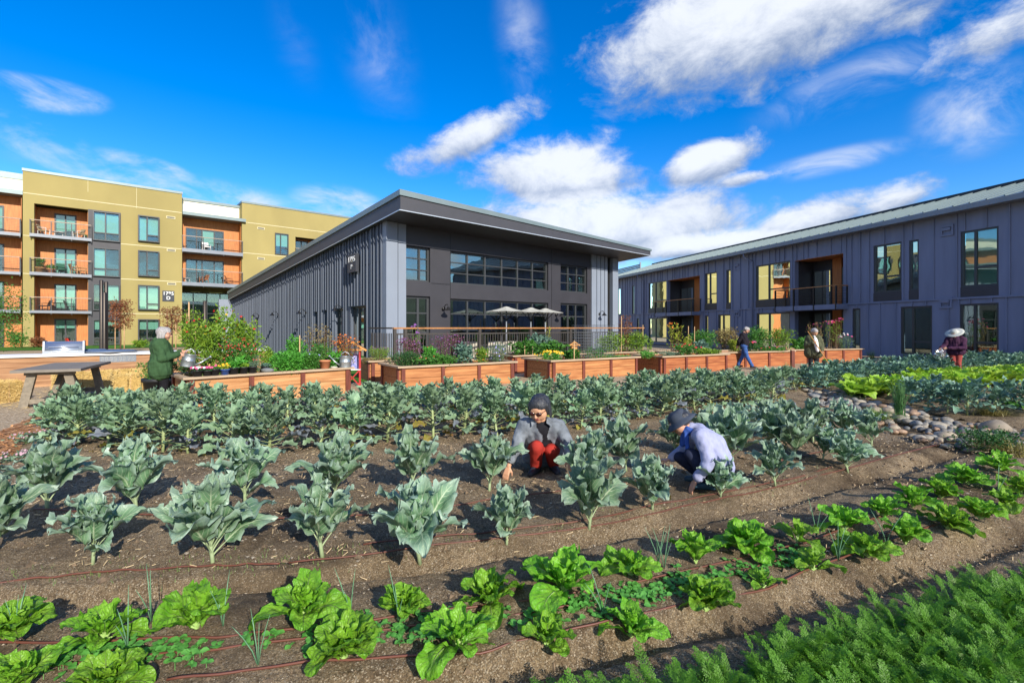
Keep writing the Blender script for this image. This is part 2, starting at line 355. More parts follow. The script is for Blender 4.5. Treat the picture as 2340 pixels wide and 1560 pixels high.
def window(face, root, s0, s1, z0, z1, d=0.0, cols=(.5,), split=None, fr=.07, proud=.06, blinds=(), glass=None, deep=.25, name='window', sill=False, rows=None, void=True):
    """frame (the window's own mesh) > pane, blind. cols = mullion positions 0..1; split = list of (col index, height fraction) transoms"""
    glass = glass or m_glass
    fb = MB(); f = lambda *a: face.box(fb, *a)
    f(s0, s1, d - .04, d + proud, z0, z0 + fr); f(s0, s1, d - .04, d + proud, z1 - fr, z1)
    f(s0, s0 + fr, d - .04, d + proud, z0 + fr, z1 - fr); f(s1 - fr, s1, d - .04, d + proud, z0 + fr, z1 - fr)
    xs = [s0 + fr] + [s0 + (s1 - s0) * c for c in cols] + [s1 - fr]
    for c in xs[1:-1]: f(c - fr * .5, c + fr * .5, d - .035, d + proud * .8, z0 + fr, z1 - fr)
    for ci, h in (split or ()):
        zz = z0 + (z1 - z0) * h; f(xs[ci] + (fr * .5 if ci else 0), xs[ci + 1] - (fr * .5 if ci + 2 < len(xs) else 0), d - .03, d + proud * .7, zz - fr * .5, zz + fr * .5)
    for h in (rows or ()):
        zz = z0 + (z1 - z0) * h; f(s0 + fr, s1 - fr, d - .03, d + proud * .7, zz - fr * .3, zz + fr * .3)
    w = part(fb, name, m_frame, root)
    part(face.box(MB(), s0 + fr * .6, s1 - fr * .6, d - .02, d - .012, z0 + fr * .6, z1 - fr * .6), 'pane', glass, w)
    for ci, h in blinds:                      # blind in a column, down to height fraction h
        part(face.box(MB(), xs[ci] + .01, xs[ci + 1] - .01, d - .10, d - .09, z0 + (z1 - z0) * h, z1 - fr), 'blind', m_blind, w)
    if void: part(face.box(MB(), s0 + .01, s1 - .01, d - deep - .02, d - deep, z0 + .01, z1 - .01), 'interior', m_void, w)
    return w

# ---------------------------------------------------------------- wall with real openings
def holed(face, mb, s0, s1, z0, z1, d0, d1, holes, mi=0, top=None):
    """solid wall between s0..s1 with rectangular openings (hs0, hs1, hz0, hz1); top(s) gives a sloped top"""
    ss = sorted({s0, s1, *[min(max(h[k], s0), s1) for h in holes for k in (0, 1)]})
    for a, b in zip(ss, ss[1:]):
        if b - a < 1e-5: continue
        c = (a + b) / 2; iv = sorted([(h[2], h[3]) for h in holes if h[0] < c < h[1]]); z = z0
        for lo, hi in iv:
            if lo > z + 1e-4: face.box(mb, a, b, d0, d1, z, lo, mi)
            z = max(z, hi)
        t0, t1 = (top(a), top(b)) if top else (z1, z1)
        if t0 > z: face.box(mb, a, b, d0, d1, z, t0, mi, t1)
    return mb

UX, UY = norm2(2475 - CX, F); VX, VY = norm2(-F * F / (2475 - CX), F)
# ================================================================ ochre apartment block
def apartment():
    D0 = 41.3; o = at(145, HY, D0)
    f = Face(o.x, o.y, (UX, UY), (-VX, -VY))
    root = thing('apartment_building', 'four storey ochre apartment block with cedar balcony bays behind the garden', 'building', (o.x, o.y, 0))
    S = lambda px: f.s_(px); Z = f.z
    def row(px, ys): return [(Z(px, b), Z(px, a)) for a, b in ys]
    zt = Z(52, 390); lo = -.3
    s52, s419, s549, s830 = S(52), S(416), S(553), S(1000)
    sL = S(-330)
    # ---- main block with a balcony bay and windows
    b0, b1 = S(78), S(201); dk0, dk1 = S(202), S(276)
    rows1 = row(212, [(481.5, 549), (565, 631), (648, 709), (729, 788)]); rows2 = row(315, [(492, 551), (572, 631), (651, 708), (729, 788)])
    holes = [(b0, b1, lo, Z(78, 464.5))]
    w1 = (S(212), S(274)); w2 = (S(315), S(364))
    holes += [(w1[0], w1[1], a, b) for a, b in rows1] + [(w2[0], w2[1], a, b) for a, b in rows2]
    mb = holed(f, MB(), s52, s419, lo, zt, -.35, 0, holes)
    f.box(mb, s52, s52 + .4, -3.0, -.35, Z(52, 470), zt); f.box(mb, s419 - .4, s419, -3.0, -.35, lo, zt); f.box(mb, s52, s52 + .4, -1.6, -.35, lo, Z(52, 470))
    f.box(mb, sL, s830, -12, -3.0, lo, zt - .6)
    part(mb, 'wall', m_yellow, root)
    part(f.box(f.box(MB(), s52 - .05, s419 + .05, -3.05, .06, zt, zt + .22), s419 + .06, s549, -6, -5.8, zt - 0.5, zt + 1.0), 'parapet_cap', m_cap, root)
    jb = MB()
    for px in (201, 312): s = S(px); f.box(jb, s - .012, s + .012, 0, .009, Z(px, 440 if px < 250 else 478) + .06, zt - .02)
    for px, py in ((52, 440), (276, 557), (276, 637), (276, 716)):
        z = Z(px, py); f.box(jb, S(px) + .02, s419 - .02, 0, .012, z - .03, z + .03)
    for py in (538, 625, 712): z = Z(60, py); f.box(jb, s52 + .02, b0 - .03, 0, .012, z - .03, z + .03)
    part(jb, 'joint_line', m_joint, root)
    # dark strip round the tall window stack (two mm proud)
    part(holed(f, MB(), b1 + .01, dk1, lo, Z(202, 478), 0.0, .025, [(w1[0], w1[1], a, b) for a, b in rows1]), 'dark_panel', m_dark, root)
    bl = [[(0, .25), (1, .28)], [(0, .03)], [(1, .4)], [(0, .6), (1, .75)]]
    for i, (a, b) in enumerate(rows1): window(f, root, w1[0], w1[1], a, b, 0, (.46,), [(0, .27), (1, .27)], .09, .22, bl[i] if i else [(0, .27), (1, .27)])
    bl = [[(0, .05), (1, .3)], [], [(0, .05), (1, .05)], [(0, .6), (1, .6)]]
    for i, (a, b) in enumerate(rows2): window(f, root, w2[0], w2[1], a, b, 0, (.42,), [(1, .25)], .09, .28, bl[i])
    for px, py in ((380, 496), (381, 571), (382, 648), (588, 521), (588, 590)):
        s, z = f.sz(px, py); v_ = part(f.box(MB(), s, s + .7, 0, .05, z - .12, z + .12), 'vent', m_joint, root); part(f.box(f.box(MB(), s + .06, s + .64, .05, .056, z + .01, z + .07), s + .06, s + .64, .05, .056, z - .07, z - .01), 'vent_slots', m_dark, v_)
    # ---- balcony bay 1
    def bay(a, b, back, zt_, doors, slabs, rails, extra=0.0, wallmat=m_cedar, sc0=0.0, dz0=lo, door_cols=(.5,), low=True):
        hs = [(d0, d1, z0, z1) for d0, d1, z0, z1, _ in doors]
        part(holed(f, MB(), a, b, dz0, zt_, -back - .2, -back, hs), 'cedar_wall', wallmat, root)
        part(f.box(MB(), a, a + .03, -back, -.36, dz0, zt_), 'bay_side', wallmat, root); part(f.box(MB(), b - .03, b, -back, -.36, dz0, zt_), 'bay_side', wallmat, root)
        for d0, d1, z0, z1, bls in doors: window(f, root, d0, d1, z0, z1, -back, door_cols, None, .1, .05, bls, name='balcony_door')
        for (z0, z1), zr in zip(slabs, rails):
            p = part(f.box(MB(), a - extra, b + extra, -back, .35, z0, z1), 'balcony', m_greym, root)
            r = MB(); f.box(r, a - extra, b + extra, .27, .33, zr - .05, zr); f.box(r, a - extra, a - extra + .05, -.2, .33, zr - .05, zr); f.box(r, b + extra - .05, b + extra, -.2, .33, zr - .05, zr)
            part(r, 'handrail', m_palerail, p)
            n = 4
            for k in range(n):
                q = a - extra + .03 + (b - a + 2 * extra - .06) * k / (n - 1); part(f.box(MB(), q - .03, q + .03, .28, .33, z0 - .12, zr - .05), 'railing_post', m_frame, p)
            for sx in (a - extra, b + extra - .04): part(f.box(MB(), sx, sx + .04, -.2, -.14, z1, zr - .05), 'railing_post', m_frame, p)
            r = MB()
            for k in range(9):
                zz = z1 + .12 + (zr - z1 - .2) * k / 8; f.box(r, a - extra, b + extra, .297, .31, zz - .007, zz + .007)
                for sx in (a - extra + .01, b + extra - .022): f.box(r, sx, sx + .012, -.2, .297, zz - .007, zz + .007)
            part(r, 'cable_rail', m_frame, p)
    sl = [(Z(75, 541), Z(75, 534)), (Z(75, 628.5), Z(75, 621.5)), (Z(75, 715), Z(75, 709))]; ra = [Z(74, 502), Z(74, 588.5), Z(74, 678)]
    tops = [480, 561, 646, 728]; d0, d1 = S(121), S(173)
    floors = [s_[1] for s_ in sl] + [lo + .1]
    bl = [[(0, .3), (1, .35)], [(0, .02), (1, .05)], [(0, .05), (1, .02)], [(0, .68), (1, .68)]]
    drs = [(d0, d1, floors[i], Z(121, tops[i]), bl[i]) for i in range(4)]
    bay(b0, b1, 1.6, Z(78, 464.5), drs, sl, ra, .25)
    # ---- left wing (cedar with balconies under a cream attic)
    zc0, zc1 = Z(40, 434), Z(40, 404)
    part(f.box(MB(), sL, s52, -3.0, -1.0, zc0 + .02, zc1), 'attic_panel', m_cream, root)
    part(f.box(f.box(MB(), sL, s52, -3.0, .05, zc0 - .35, zc0), sL, s52, -3.1, -.95, zc1, zc1 + .5), 'roof_ledge', m_cap, root)
    sl2 = [(Z(50, 541), Z(50, 534)), (Z(50, 628.5), Z(50, 622)), (Z(50, 715), Z(50, 708))]; ra2 = [Z(50, 501), Z(50, 588), Z(50, 678)]
    for k in range(2):
        e1 = S(52) - .1 - k * 8.3; e0 = e1 - 7.9
        floors2 = [q[1] for q in sl2] + [lo + .1]
        drs = [(e1 - 3.6, e1 - 1.1, floors2[i], floors2[i] + 2.35, [[(0, .4), (1, .2)], [], [], [(0, .7)]][i]) for i in range(4)]
        bay(e0, e1, 1.3, zc0 - .35, drs, sl2, ra2, 0.0)
    # ---- link bay with the entrance
    zc0, zc1 = Z(420, 484), Z(420, 453)
    part(f.box(MB(), s419 + .02, s549 - .02, -3.0, -1.2, zc0 + .02, zc1 + .05), 'attic_panel', m_cream, root)
    part(f.box(f.box(MB(), s419 + .02, s549 + .3, -3.0, .35, zc0 - .3, zc0), s419 + .02, s549, -3.05, -1.1, zc1 + .05, zc1 + .3), 'roof_ledge', m_cap, root)
    sl3 = [(Z(416, 575), Z(416, 567)), (Z(416, 652), Z(416, 644))]; ra3 = [Z(416, 538), Z(416, 614)]
    d0, d1 = S(428), S(517)
    drs = [(d0, d1, sl3[0][1], Z(428, 515), [(2, .3)]), (d0, d1, sl3[1][1], Z(428, 588), [])]
    bay(s419 + .02, s549 - .02, 1.3, zc0 - .3, drs, sl3, ra3, .05, dz0=sl3[1][0], door_cols=(.28, .42, .74))
    e0, e1 = s419 + .1, s549 - .1
    window(f, root, e0, e1, lo + .1, Z(420, 664), -2.4, (.22, .46, .7), None, .08, .05, name='entrance_glazing', rows=(.6,))
    # ---- right block
    z5 = Z(559, 464); r0, r1 = S(675), S(722)
    wr = [(Z(628, 581), Z(628, 532)), (Z(628, 662), Z(628, 612))]
    ho = [(S(628), S(659), a, b) for a, b in wr] + [(r0, r1, lo, Z(675, 541))]
    mb = holed(f, MB(), s549, s830, lo, z5, -.35, 0, ho); f.box(mb, s549, s549 + .35, -3.0, -.35, lo, z5)
    part(mb, 'wall', m_yellow, root)
    part(f.box(MB(), s549 - .05, s830, -3.05, .06, z5, z5 + .2), 'parapet_cap', m_cap, root)
    jb = MB()
    for py in (508, 578): z = Z(562, py); f.box(jb, s549 + .02, s830, 0, .012, z - .03, z + .03)
    part(jb, 'joint_line', m_joint, root)
    for a, b in wr: window(f, root, S(628), S(659), a, b, 0, (.42,), [(1, .32)], .09, .1, [(0, .4), (1, .4)])
    za = Z(675, 590); bay(r0, r1, 1.3, Z(675, 541), [(r0 + .3, r1 - .5, za, za + 2.2, [])], [(za - .25, za)], [za + 1.1], .05)
    # ---- address sign, a thing of its own
    s0, z0 = f.sz(371, 688); s1, z1 = f.sz(398, 665)
    c = f.P((s0 + s1) / 2, 0, z0)
    sg = thing('building_sign', 'square dark sign reading 1795 D on the ochre wall', 'sign', c)
    pn = part(f.box(MB(), s0, s1, .0, .06, z0, z1), 'panel', m_signp, sg)
    h = z1 - z0; lettering([('1795', h * .74, h * .44), ('D', h * .30, h * .44)], f, (s0 + s1) / 2, z0, .065, h, pn)
    return f
FA = apartment()

# ================================================================ dark garden hall
P0 = at(880, HY, 18.0)
FH = Face(P0.x, P0.y, (UX, UY), (-VX, -VY))                  # front, s to the right
FS = Face(P0.x, P0.y, (VX, VY), (-UX, -UY))                  # side, s away from the camera
def roofz(s, t): return 5.49 - .06 * t - .0095 * s           # underside of the roof
def hall():
    root = thing('garden_hall', 'dark slate metal clad hall with a deep overhanging roof', 'building', (P0.x, P0.y, 0))
    S = lambda px, d=0: FH.s_(px, d); Z = FH.z
    W = S(1409.5); LEN = 28.0
    # --- front: charcoal plane with openings
    w1 = (S(926), S(983), Z(926, 641), Z(926, 560)); w2 = (S(1029), S(1253), Z(1029, 648), Z(1029, 573)); w3 = (S(1281), S(1342), Z(1281, 666), Z(1281, 603))
    l1 = (w1[0], w1[1], .02, Z(926, 675)); l2 = (w2[0], w2[1], .02, Z(1029, 682)); l3 = (w3[0], w3[1], .02, Z(1281, 692))
    holes = [w1, w2, w3, l1, l2, l3]
    a, b = S(926), S(1350)
    part(holed(FH, MB(), a, b, 0, 5, -.35, 0, holes, top=lambda s: roofz(s, 0)), 'charcoal_wall', m_dark, root)
    for q0, q1, dd in ((0, S(906), .10), (S(908), a, .07), (b, S(1386), .07), (S(1397), W, .10)): part(holed(FH, MB(), q0, q1, 0, 5, -.3, dd, [], top=lambda s: roofz(s, 0)), 'light_panel', m_lightp, root)
    jb = MB(); x = .0
    for z, k in ((2.44, 0), (4.05, 1)):
        FS.box(jb, .05, LEN - .1, -.02, -.012, z - .008, z + .008) if z > 2.9 else None
    part(jb, 'panel_joint', m_black, root)
    mb = MB()
    for px in (1361, 1370, 1379): q = S(px); FH.box(mb, q - .012, q + .012, .07, .095, 0, roofz(q, 0))
    for px in (1031,): pass
    part(mb, 'panel_joint', m_slate, root)
    part(holed(FH, MB(), S(1386), S(1397), 0, 5, -.3, -.12, [], top=lambda s: roofz(s, 0)), 'downspout_recess', m_black, root)
    jb = MB()
    for px in (1029, 1260.5): q = S(px); FH.box(jb, q - .012, q + .012, 0, .008, .1, roofz(q, 0) - .05)
    z = Z(1000, 648); FH.box(jb, w1[1] + .05, w2[0] - .02, 0, .008, z - .012, z + .012)
    part(jb, 'panel_joint', m_black, root)
    # --- side wall
    T = lambda px: FS.s_(px); ZS = FS.z
    doors = []
    for p0, p1, pt, px in ((836.6, 800, 701, 800), (780, 764, 706, 764), (746, 739.6, 709, 741), (724, 717.5, 713, 718), (589.4, 585.6, 726, 586), (557, 550, 724, 550)):
        doors.append((T(p0), T(p1), .02, ZS(px, pt)))
    part(holed(FS, MB(), 0.0, LEN, 0, 5, -.3, -.02, doors, top=lambda s: roofz(0, s)), 'siding_wall', m_slate, root)
    mb = MB(); x = .28; k = 0; pat = [.28, .36, .22, .42, .3, .24, .40, .26, .34]
    while x < LEN - .3:
        lo = 0
        for d in doors:
            if d[0] - .05 < x < d[1] + .05: lo = d[3] + .02
        FS.box(mb, x - .025, x + .025, -.02, .055, lo, roofz(0, x) - .01); x += pat[k % 9]; k += 1
    part(mb, 'batten', m_slate, root)
    FSb = MB(); 
    for d in doors:
        w = d[1] - d[0]
        window(FS, root, d[0], d[1], d[2], d[3], -.2, (.35, .68) if w > 1.0 else ((.5,) if w > .6 else ()), None, .06, .05, glass=m_gglass, name='side_door')
    # --- windows of the front
    window(FH, root, *w1, -.16, (.62,), None, .07, .05, glass=m_gglass, rows=(.34, .67), deep=1.2)
    window(FH, root, *w2, -.16, tuple(k / 6 for k in range(1, 6)), None, .07, .05, glass=m_gglass, rows=(.34, .67), deep=1.2)
    window(FH, root, *w3, -.16, (.33, .66), None, .07, .05, glass=m_gglass, rows=(.34, .67), deep=1.2)
    window(FH, root, *l1, -.16, (.56,), [(1, .48), (1, .27)], .09, .05, glass=m_gglass, rows=(.76,), deep=1.2, name='glazed_door')
    window(FH, root, *l2, -.16, tuple(k / 6 for k in range(1, 6)), None, .07, .05, glass=m_gglass, rows=(.28, .53, .77), deep=2.0, name='glazed_shutter_door', blinds=[(3, .05), (4, .05)])
    window(FH, root, *l3, -.16, (.33, .62), [(0, .52), (1, .52), (0, .28), (1, .28)], .08, .05, glass=m_gglass, rows=(.76,), deep=1.2, name='glazed_door')
    # --- roof: a tapering slab
    of, ol, orr = 1.6, .2, .85
    c = [(-ol, -of), (W + orr, -of), (W + orr, LEN + .4), (-ol, LEN + .4)]
    P = lambda s, t, z: FH.P(s, -t, z)
    th = lambda s: .50 - .018 * s
    lowv = [P(s, t, roofz(s, t) + .002) for s, t in c]; topv = [P(s, t, roofz(s, t) + th(s)) for s, t in c]
    part(MB().corners(lowv + topv), 'roof', m_soffit, root)
    g = .05; c2 = [(-ol - g, -of - g), (W + orr + g, -of - g), (W + orr + g, LEN + .4 + g), (-ol - g, LEN + .4 + g)]
    capt = lambda s: .20 - .006 * s
    part(MB().corners([P(s, t, roofz(s, t) + th(s) + .002) for s, t in c2] + [P(s, t, roofz(s, t) + th(s) + capt(s)) for s, t in c2]), 'roof_cap', m_cap, root)
    tb = MB()
    for (p, q) in ((c2[0], c2[1]), (c2[0], c2[3])):
        tb.beam(P(p[0], p[1], roofz(*p) - .012), P(q[0], q[1], roofz(*q) - .012), .03, .03)
    part(tb, 'drip_edge', m_alu, root)
    # fin that closes the far end of the long eave
    part(FS.box(MB(), LEN, LEN + .3, -.1, .9, 0, roofz(0, LEN), z2=roofz(0, LEN + .3)), 'end_fin', m_lightp, root)
    part(FH.box(MB(), 0.02, W, -LEN, -LEN + .3, 0, 3.4), 'rear_wall', m_slate, root)
    part(MB().corners([P(W - .3, .3, 0), P(W, .3, 0), P(W, LEN - .3, 0), P(W - .3, LEN - .3, 0), P(W - .3, .3, roofz(W, .3)), P(W, .3, roofz(W, .3)), P(W, LEN - .3, roofz(W, LEN - .3)), P(W - .3, LEN - .3, roofz(W, LEN - .3))]), 'far_side_wall', m_slate, root)
    # gooseneck wall lamps
    def lamp(face, px, py):
        s, z = face.sz(px, py); n = Vector((face.n[0], face.n[1], 0)); b = Vector(face.P(s, .08, z + .05)); mb = MB()
        mb.lathe([(0, 0), (.07, 0), (.07, .03), (0, .03)], b - n * .02, 10, M=n.to_track_quat('Z', 'Y').to_matrix())
        mb.tube([b, b + n * .1 + Vector((0, 0, .14)), b + n * .24 + Vector((0, 0, .17)), b + n * .33 + Vector((0, 0, .06))], .016, 6)
        h = b + n * .33
        l = part(mb, 'wall_lamp', m_black, root)
        part(MB().lathe([(.03, .07), (.05, .04), (.07, .0), (.15, -.07), (.16, -.08), (.06, -.01)], h, 12), 'lamp_shade', m_black, l)
    for px, py in ((1012, 708), (1270, 721), (1367, 720)): lamp(FH, px, py)
    for px, py in ((786, 709), (702, 716), (638.7, 720), (594, 723)): lamp(FS, px, py)
    # sign on the long side, read from the left: runs against s
    s0, z1 = FS.sz(823, 579); s1, z0 = FS.sz(804, 622); z0 = FS.z(823, 621)
    sg = thing('building_sign', 'tall dark sign reading 1795 P on the slate siding under the eave', 'sign', FS.P((s0 + s1) / 2, .06, z0))
    pn = part(FS.box(MB(), s0, s1, .055, .19, z0, z1), 'panel', m_signp, sg)
    h = z1 - z0; lettering([('1795', h * .70, h * .42), ('P', h * .30, h * .34)], FS, (s0 + s1) / 2, z0, .195, h, pn, flip=True, squeeze=(s1 - s0) / h * 1.05)
hall()

# ================================================================ blue-grey residential wing on the right
PB = gp(2037, 816.5); WX, WY = norm2(850 - CX, F)
FR = Face(PB[0], PB[1], (WX, WY), (-WY, WX))
def wing():
    f = FR; S = f.s_; Z = f.z
    root = thing('residential_wing', 'two storey blue grey batten clad wing with a pale metal roof', 'building', (PB[0], PB[1], 0))
    s0, s1 = -13.0, S(1385); zt = Z(1860, 551); zb = 2.87
    def rect(pl, pr, yt, yb, at_left=True):
        """opening: left/right photo columns, top and bottom at the left (farther) column"""
        px = pl if at_left else pr
        return (S(pr), S(pl), Z(px, yb), Z(px, yt))
    wins = [(rect(2195, 2282, 530, 657), 2, .34), (rect(2077, 2099.5, 550, 664), 1, 0), (rect(1996, 2060, 562, 670), 2, .33),
            (rect(1727, 1806, 607.6, 688), 2, .30), (rect(1659.5, 1670, 617, 694), 1, 0), (rect(1611, 1638, 625, 696), 2, .33), (rect(1482, 1523, 647, 706), 2, .3), (rect(1444, 1449, 653, 718), 1, 0), (rect(1410, 1418, 659, 719), 1, 0)]
    low = [(rect(2193, 2282, 695, 812), 2, .26), (rect(2058, 2130, 701, 808), 2, .26), (rect(1947.6, 1966, 705, 801), 1, 0),
           (rect(1728.6, 1805, 716, 793), 2, 0), (rect(1641, 1669, 719, 785), 2, .3), (rect(1611, 1618.6, 721, 784), 1, 0), (rect(1482, 1523, 727, 781), 2, .2), (rect(1455, 1460, 727, 779), 1, 0)]
    bay1 = rect(1816, 1927, 596, 700); bay1 = (bay1[0], bay1[1], .12, bay1[3]); bay2 = rect(1525, 1599, 641, 715); bay2 = (bay2[0], bay2[1], .12, bay2[3])
    spans = [(w[0], w[1], max(w[2] - .62, zb + .06), w[2]) for w, *_ in wins]
    holes = [w for w, *_ in wins] + [w for w, *_ in low] + [bay1, bay2]
    part(holed(f, MB(), s0, s1, 0, zt, -.3, 0, holes), 'siding_wall', m_navy, root)
    part(f.box(MB(), s0, s1, -11, -10.7, 0, zt), 'rear_wall', m_navy, root)
    part(f.box(f.box(MB(), s0, s0 + .3, -10.7, -.3, 0, zt), s1 - .3, s1, -10.7, -.3, 0, zt), 'end_wall', m_navy, root)
    part(f.box(MB(), s0, bay1[0] - .02, 0, .07, zb - .045, zb + .045).__class__() if False else (lambda mb: (f.box(mb, s0, bay1[0], 0, .07, zb - .04, zb + .04), f.box(mb, bay1[1], bay2[0], 0, .07, zb - .04, zb + .04), f.box(mb, bay2[1], s1, 0, .07, zb - .04, zb + .04), mb)[-1])(MB()), 'belt_course', m_navy, root)
    for a, b, z0, z1 in spans: part(f.box(MB(), a, b, 0, .012, z0, z1), 'spandrel_panel', m_dark, root)
    # battens, their own rhythm on each floor, never over an opening
    mb = MB(); rr = random.Random(3)
    for lo, hi in ((.05, zb - .05), (zb + .05, zt)):
        x = s0 + .1
        while x < s1:
            blk = sorted([(h[2] - .03, h[3] + .03) for h in holes + spans if h[0] - .06 < x < h[1] + .06]); z = lo
            for a, b in blk:
                if a > z + .1 and z < hi: f.box(mb, x - .022, x + .022, 0, .05, z, min(a, hi))
                z = max(z, b)
            if z < hi - .1: f.box(mb, x - .022, x + .022, 0, .05, z, hi)
            x += rr.choice([.32, .42, .5, .62, .8, .95])
    part(mb, 'batten', m_navy, root)
    bls = {0: [(0, .02), (1, .02)], 6: [(0, .3)], 9: [], 12: [(0, .02), (1, .02)], 15: [(0, .1), (1, .05)]}
    for i, (w, n, sp) in enumerate(wins + low):
        window(f, root, *w, -.10, (.62,) if n == 2 else (), [(0, sp)] if sp else None, .085, .06, bls.get(i, []), glass=m_glass, deep=.7)
    # balcony bays
    for (bay, rl, rr_, zs) in ((bay1, 1934.6, 1794, Z(1935, 695)), (bay2, 1600, 1514, Z(1600, 712))):
        a, b, z0, z1 = bay; dp = 1.5
        rm = MB(); f.box(rm, a, b, -dp - .1, -dp, .1, z1 + .01); part(rm, 'bay_back_wall', m_dark, root)
        m_ = a + (b - a) * .38
        part(f.box(MB(), m_, m_ + (b - a) * .18, -dp, -dp + .12, .12, z1), 'cedar_pier', m_cedar2, root)
        part(f.box(MB(), a, b, -dp, -.02, z1 - .02, z1 + .02), 'bay_ceiling', m_cedar2, root); part(f.box(MB(), a, b, -dp, -.02, zb - .03, zb - .01), 'bay_ceiling', m_cedar2, root)
        part(f.box(MB(), a, a + .04, -dp, -.3, .1, z1), 'bay_side', m_dark, root); part(f.box(MB(), b - .04, b, -dp, -.3, .1, z1), 'bay_side', m_dark, root)
        for zl, zh in ((zs, zs + 2.3), (.14, 2.5)):
            window(f, root, a + .1, m_ - .05, zl, zh, -dp + .1, (), None, .08, .04, deep=.08, name='balcony_door')
            window(f, root, m_ + (b - a) * .2, b - .15, zl, zh, -dp + .1, (.5,), None, .08, .04, [(1, .02)] if zl < 1 else [], deep=.09, name='balcony_door')
        q0, q1 = min(S(rl), a) - .1, S(rr_) 
        p = part(f.box(MB(), q0, q1, -.28, .85, zs - .28, zs), 'balcony', m_navy, root)
        zr = zs + 1.08
        part(f.box(f.box(f.box(MB(), q0, q1, .74, .84, zr - .05, zr), q0, q0 + .1, -.05, .74, zr - .05, zr), q1 - .1, q1, -.05, .74, zr - .05, zr), 'handrail', m_rail, p)
        for k in range(4): q = q0 + .05 + (q1 - q0 - .1) * k / 3; part(f.box(MB(), q - .03, q + .03, .78, .88, zs - .34, zr - .05), 'railing_post', m_black, p)
        for q in (q0 + .02, q1 - .08): part(f.box(MB(), q, q + .06, .0, .06, zs, zr - .05), 'railing_post', m_black, p)
        r = MB()
        for k in range(10):
            zz = zs + .1 + .09 * k; f.box(r, q0, q1, .79, .805, zz - .007, zz + .007)
            for q in (q0 + .03, q1 - .05): f.box(r, q, q + .014, 0, .79, zz - .007, zz + .007)
        part(r, 'cable_rail', m_black, p)
    # roof with standing seams, gutter, downspouts
    e = .55; g0 = zt + .02; pit = .291; dr = 6.2
    c = [f.P(s0 - .4, e, g0), f.P(s1 + .3, e, g0), f.P(s1 + .3, -dr, g0 + (dr + e) * pit), f.P(s0 - .4, -dr, g0 + (dr + e) * pit)]
    part(MB().corners([(*p[:2], p[2] - .02) for p in c] + [(*p[:2], p[2] + .20) for p in c]), 'roof', m_cap, root)
    sm = MB(); x = s0
    while x < s1:
        sm.beam(f.P(x, e - .02, g0 + .225), f.P(x, -dr, g0 + (dr + e) * pit + .225), .05, .06); x += .62
    part(sm, 'roof_seam', m_cap, root)
    part(f.box(MB(), s0 - .4, s1 + .3, -dr - .1, -dr + .08, g0 + (dr + e) * pit + .21, g0 + (dr + e) * pit + .36), 'ridge_cap', m_black, root)
    part(f.box(MB(), s0 - .4, s1 + .3, e + .005, e + .14, g0 - .06, g0 + .17), 'gutter', m_greym, root)
    part(f.box(MB(), s0 - .3, s1 + .2, 0, e, g0 - .05, g0 - .025), 'soffit', m_greym, root)
    for px in (1721.6, 1472):
        q = S(px); mb = MB(); z = zt - .7
        mb.tube([f.P(q + .25, e + .07, g0 - .05), f.P(q + .25, e + .05, g0 - .3), f.P(q, .09, z + .1), f.P(q, .09, z - .2), f.P(q, .09, .1)], .05, 8)
        part(mb, 'downspout', m_navy, root)
    for px, py in ((2165, 527), (2162, 692), (1685.5, 608), (1685, 715)):
        s, z = f.sz(px, py); vb = MB()
        f.box(vb, s - .26, s + .26, .0, .06, z - .25, z - .17); f.box(vb, s - .26, s + .26, .0, .06, z + .17, z + .25); f.box(vb, s - .26, s - .18, .0, .06, z - .17, z + .17); f.box(vb, s + .18, s + .26, .0, .06, z - .17, z + .17)
        f.box(vb, s - .16, s + .16, .0, .10, z, z + .14)
        part(vb, 'vent', m_navy, root)
    # plant screen on the roof
    sm = MB(); d1 = -4.0; q0, q1 = S(1462, d1), S(1412, d1) + 1.5
    for k in range(9): f.box(sm, q0, q1, d1 - .08, d1, 7.4 + k * .17, 7.4 + k * .17 + .13)
    f.box(sm, q0 - .12, q0, d1 - .1, d1 + .03, 7.0, 9.1)
    part(sm, 'plant_screen', m_greym, root)
wing()
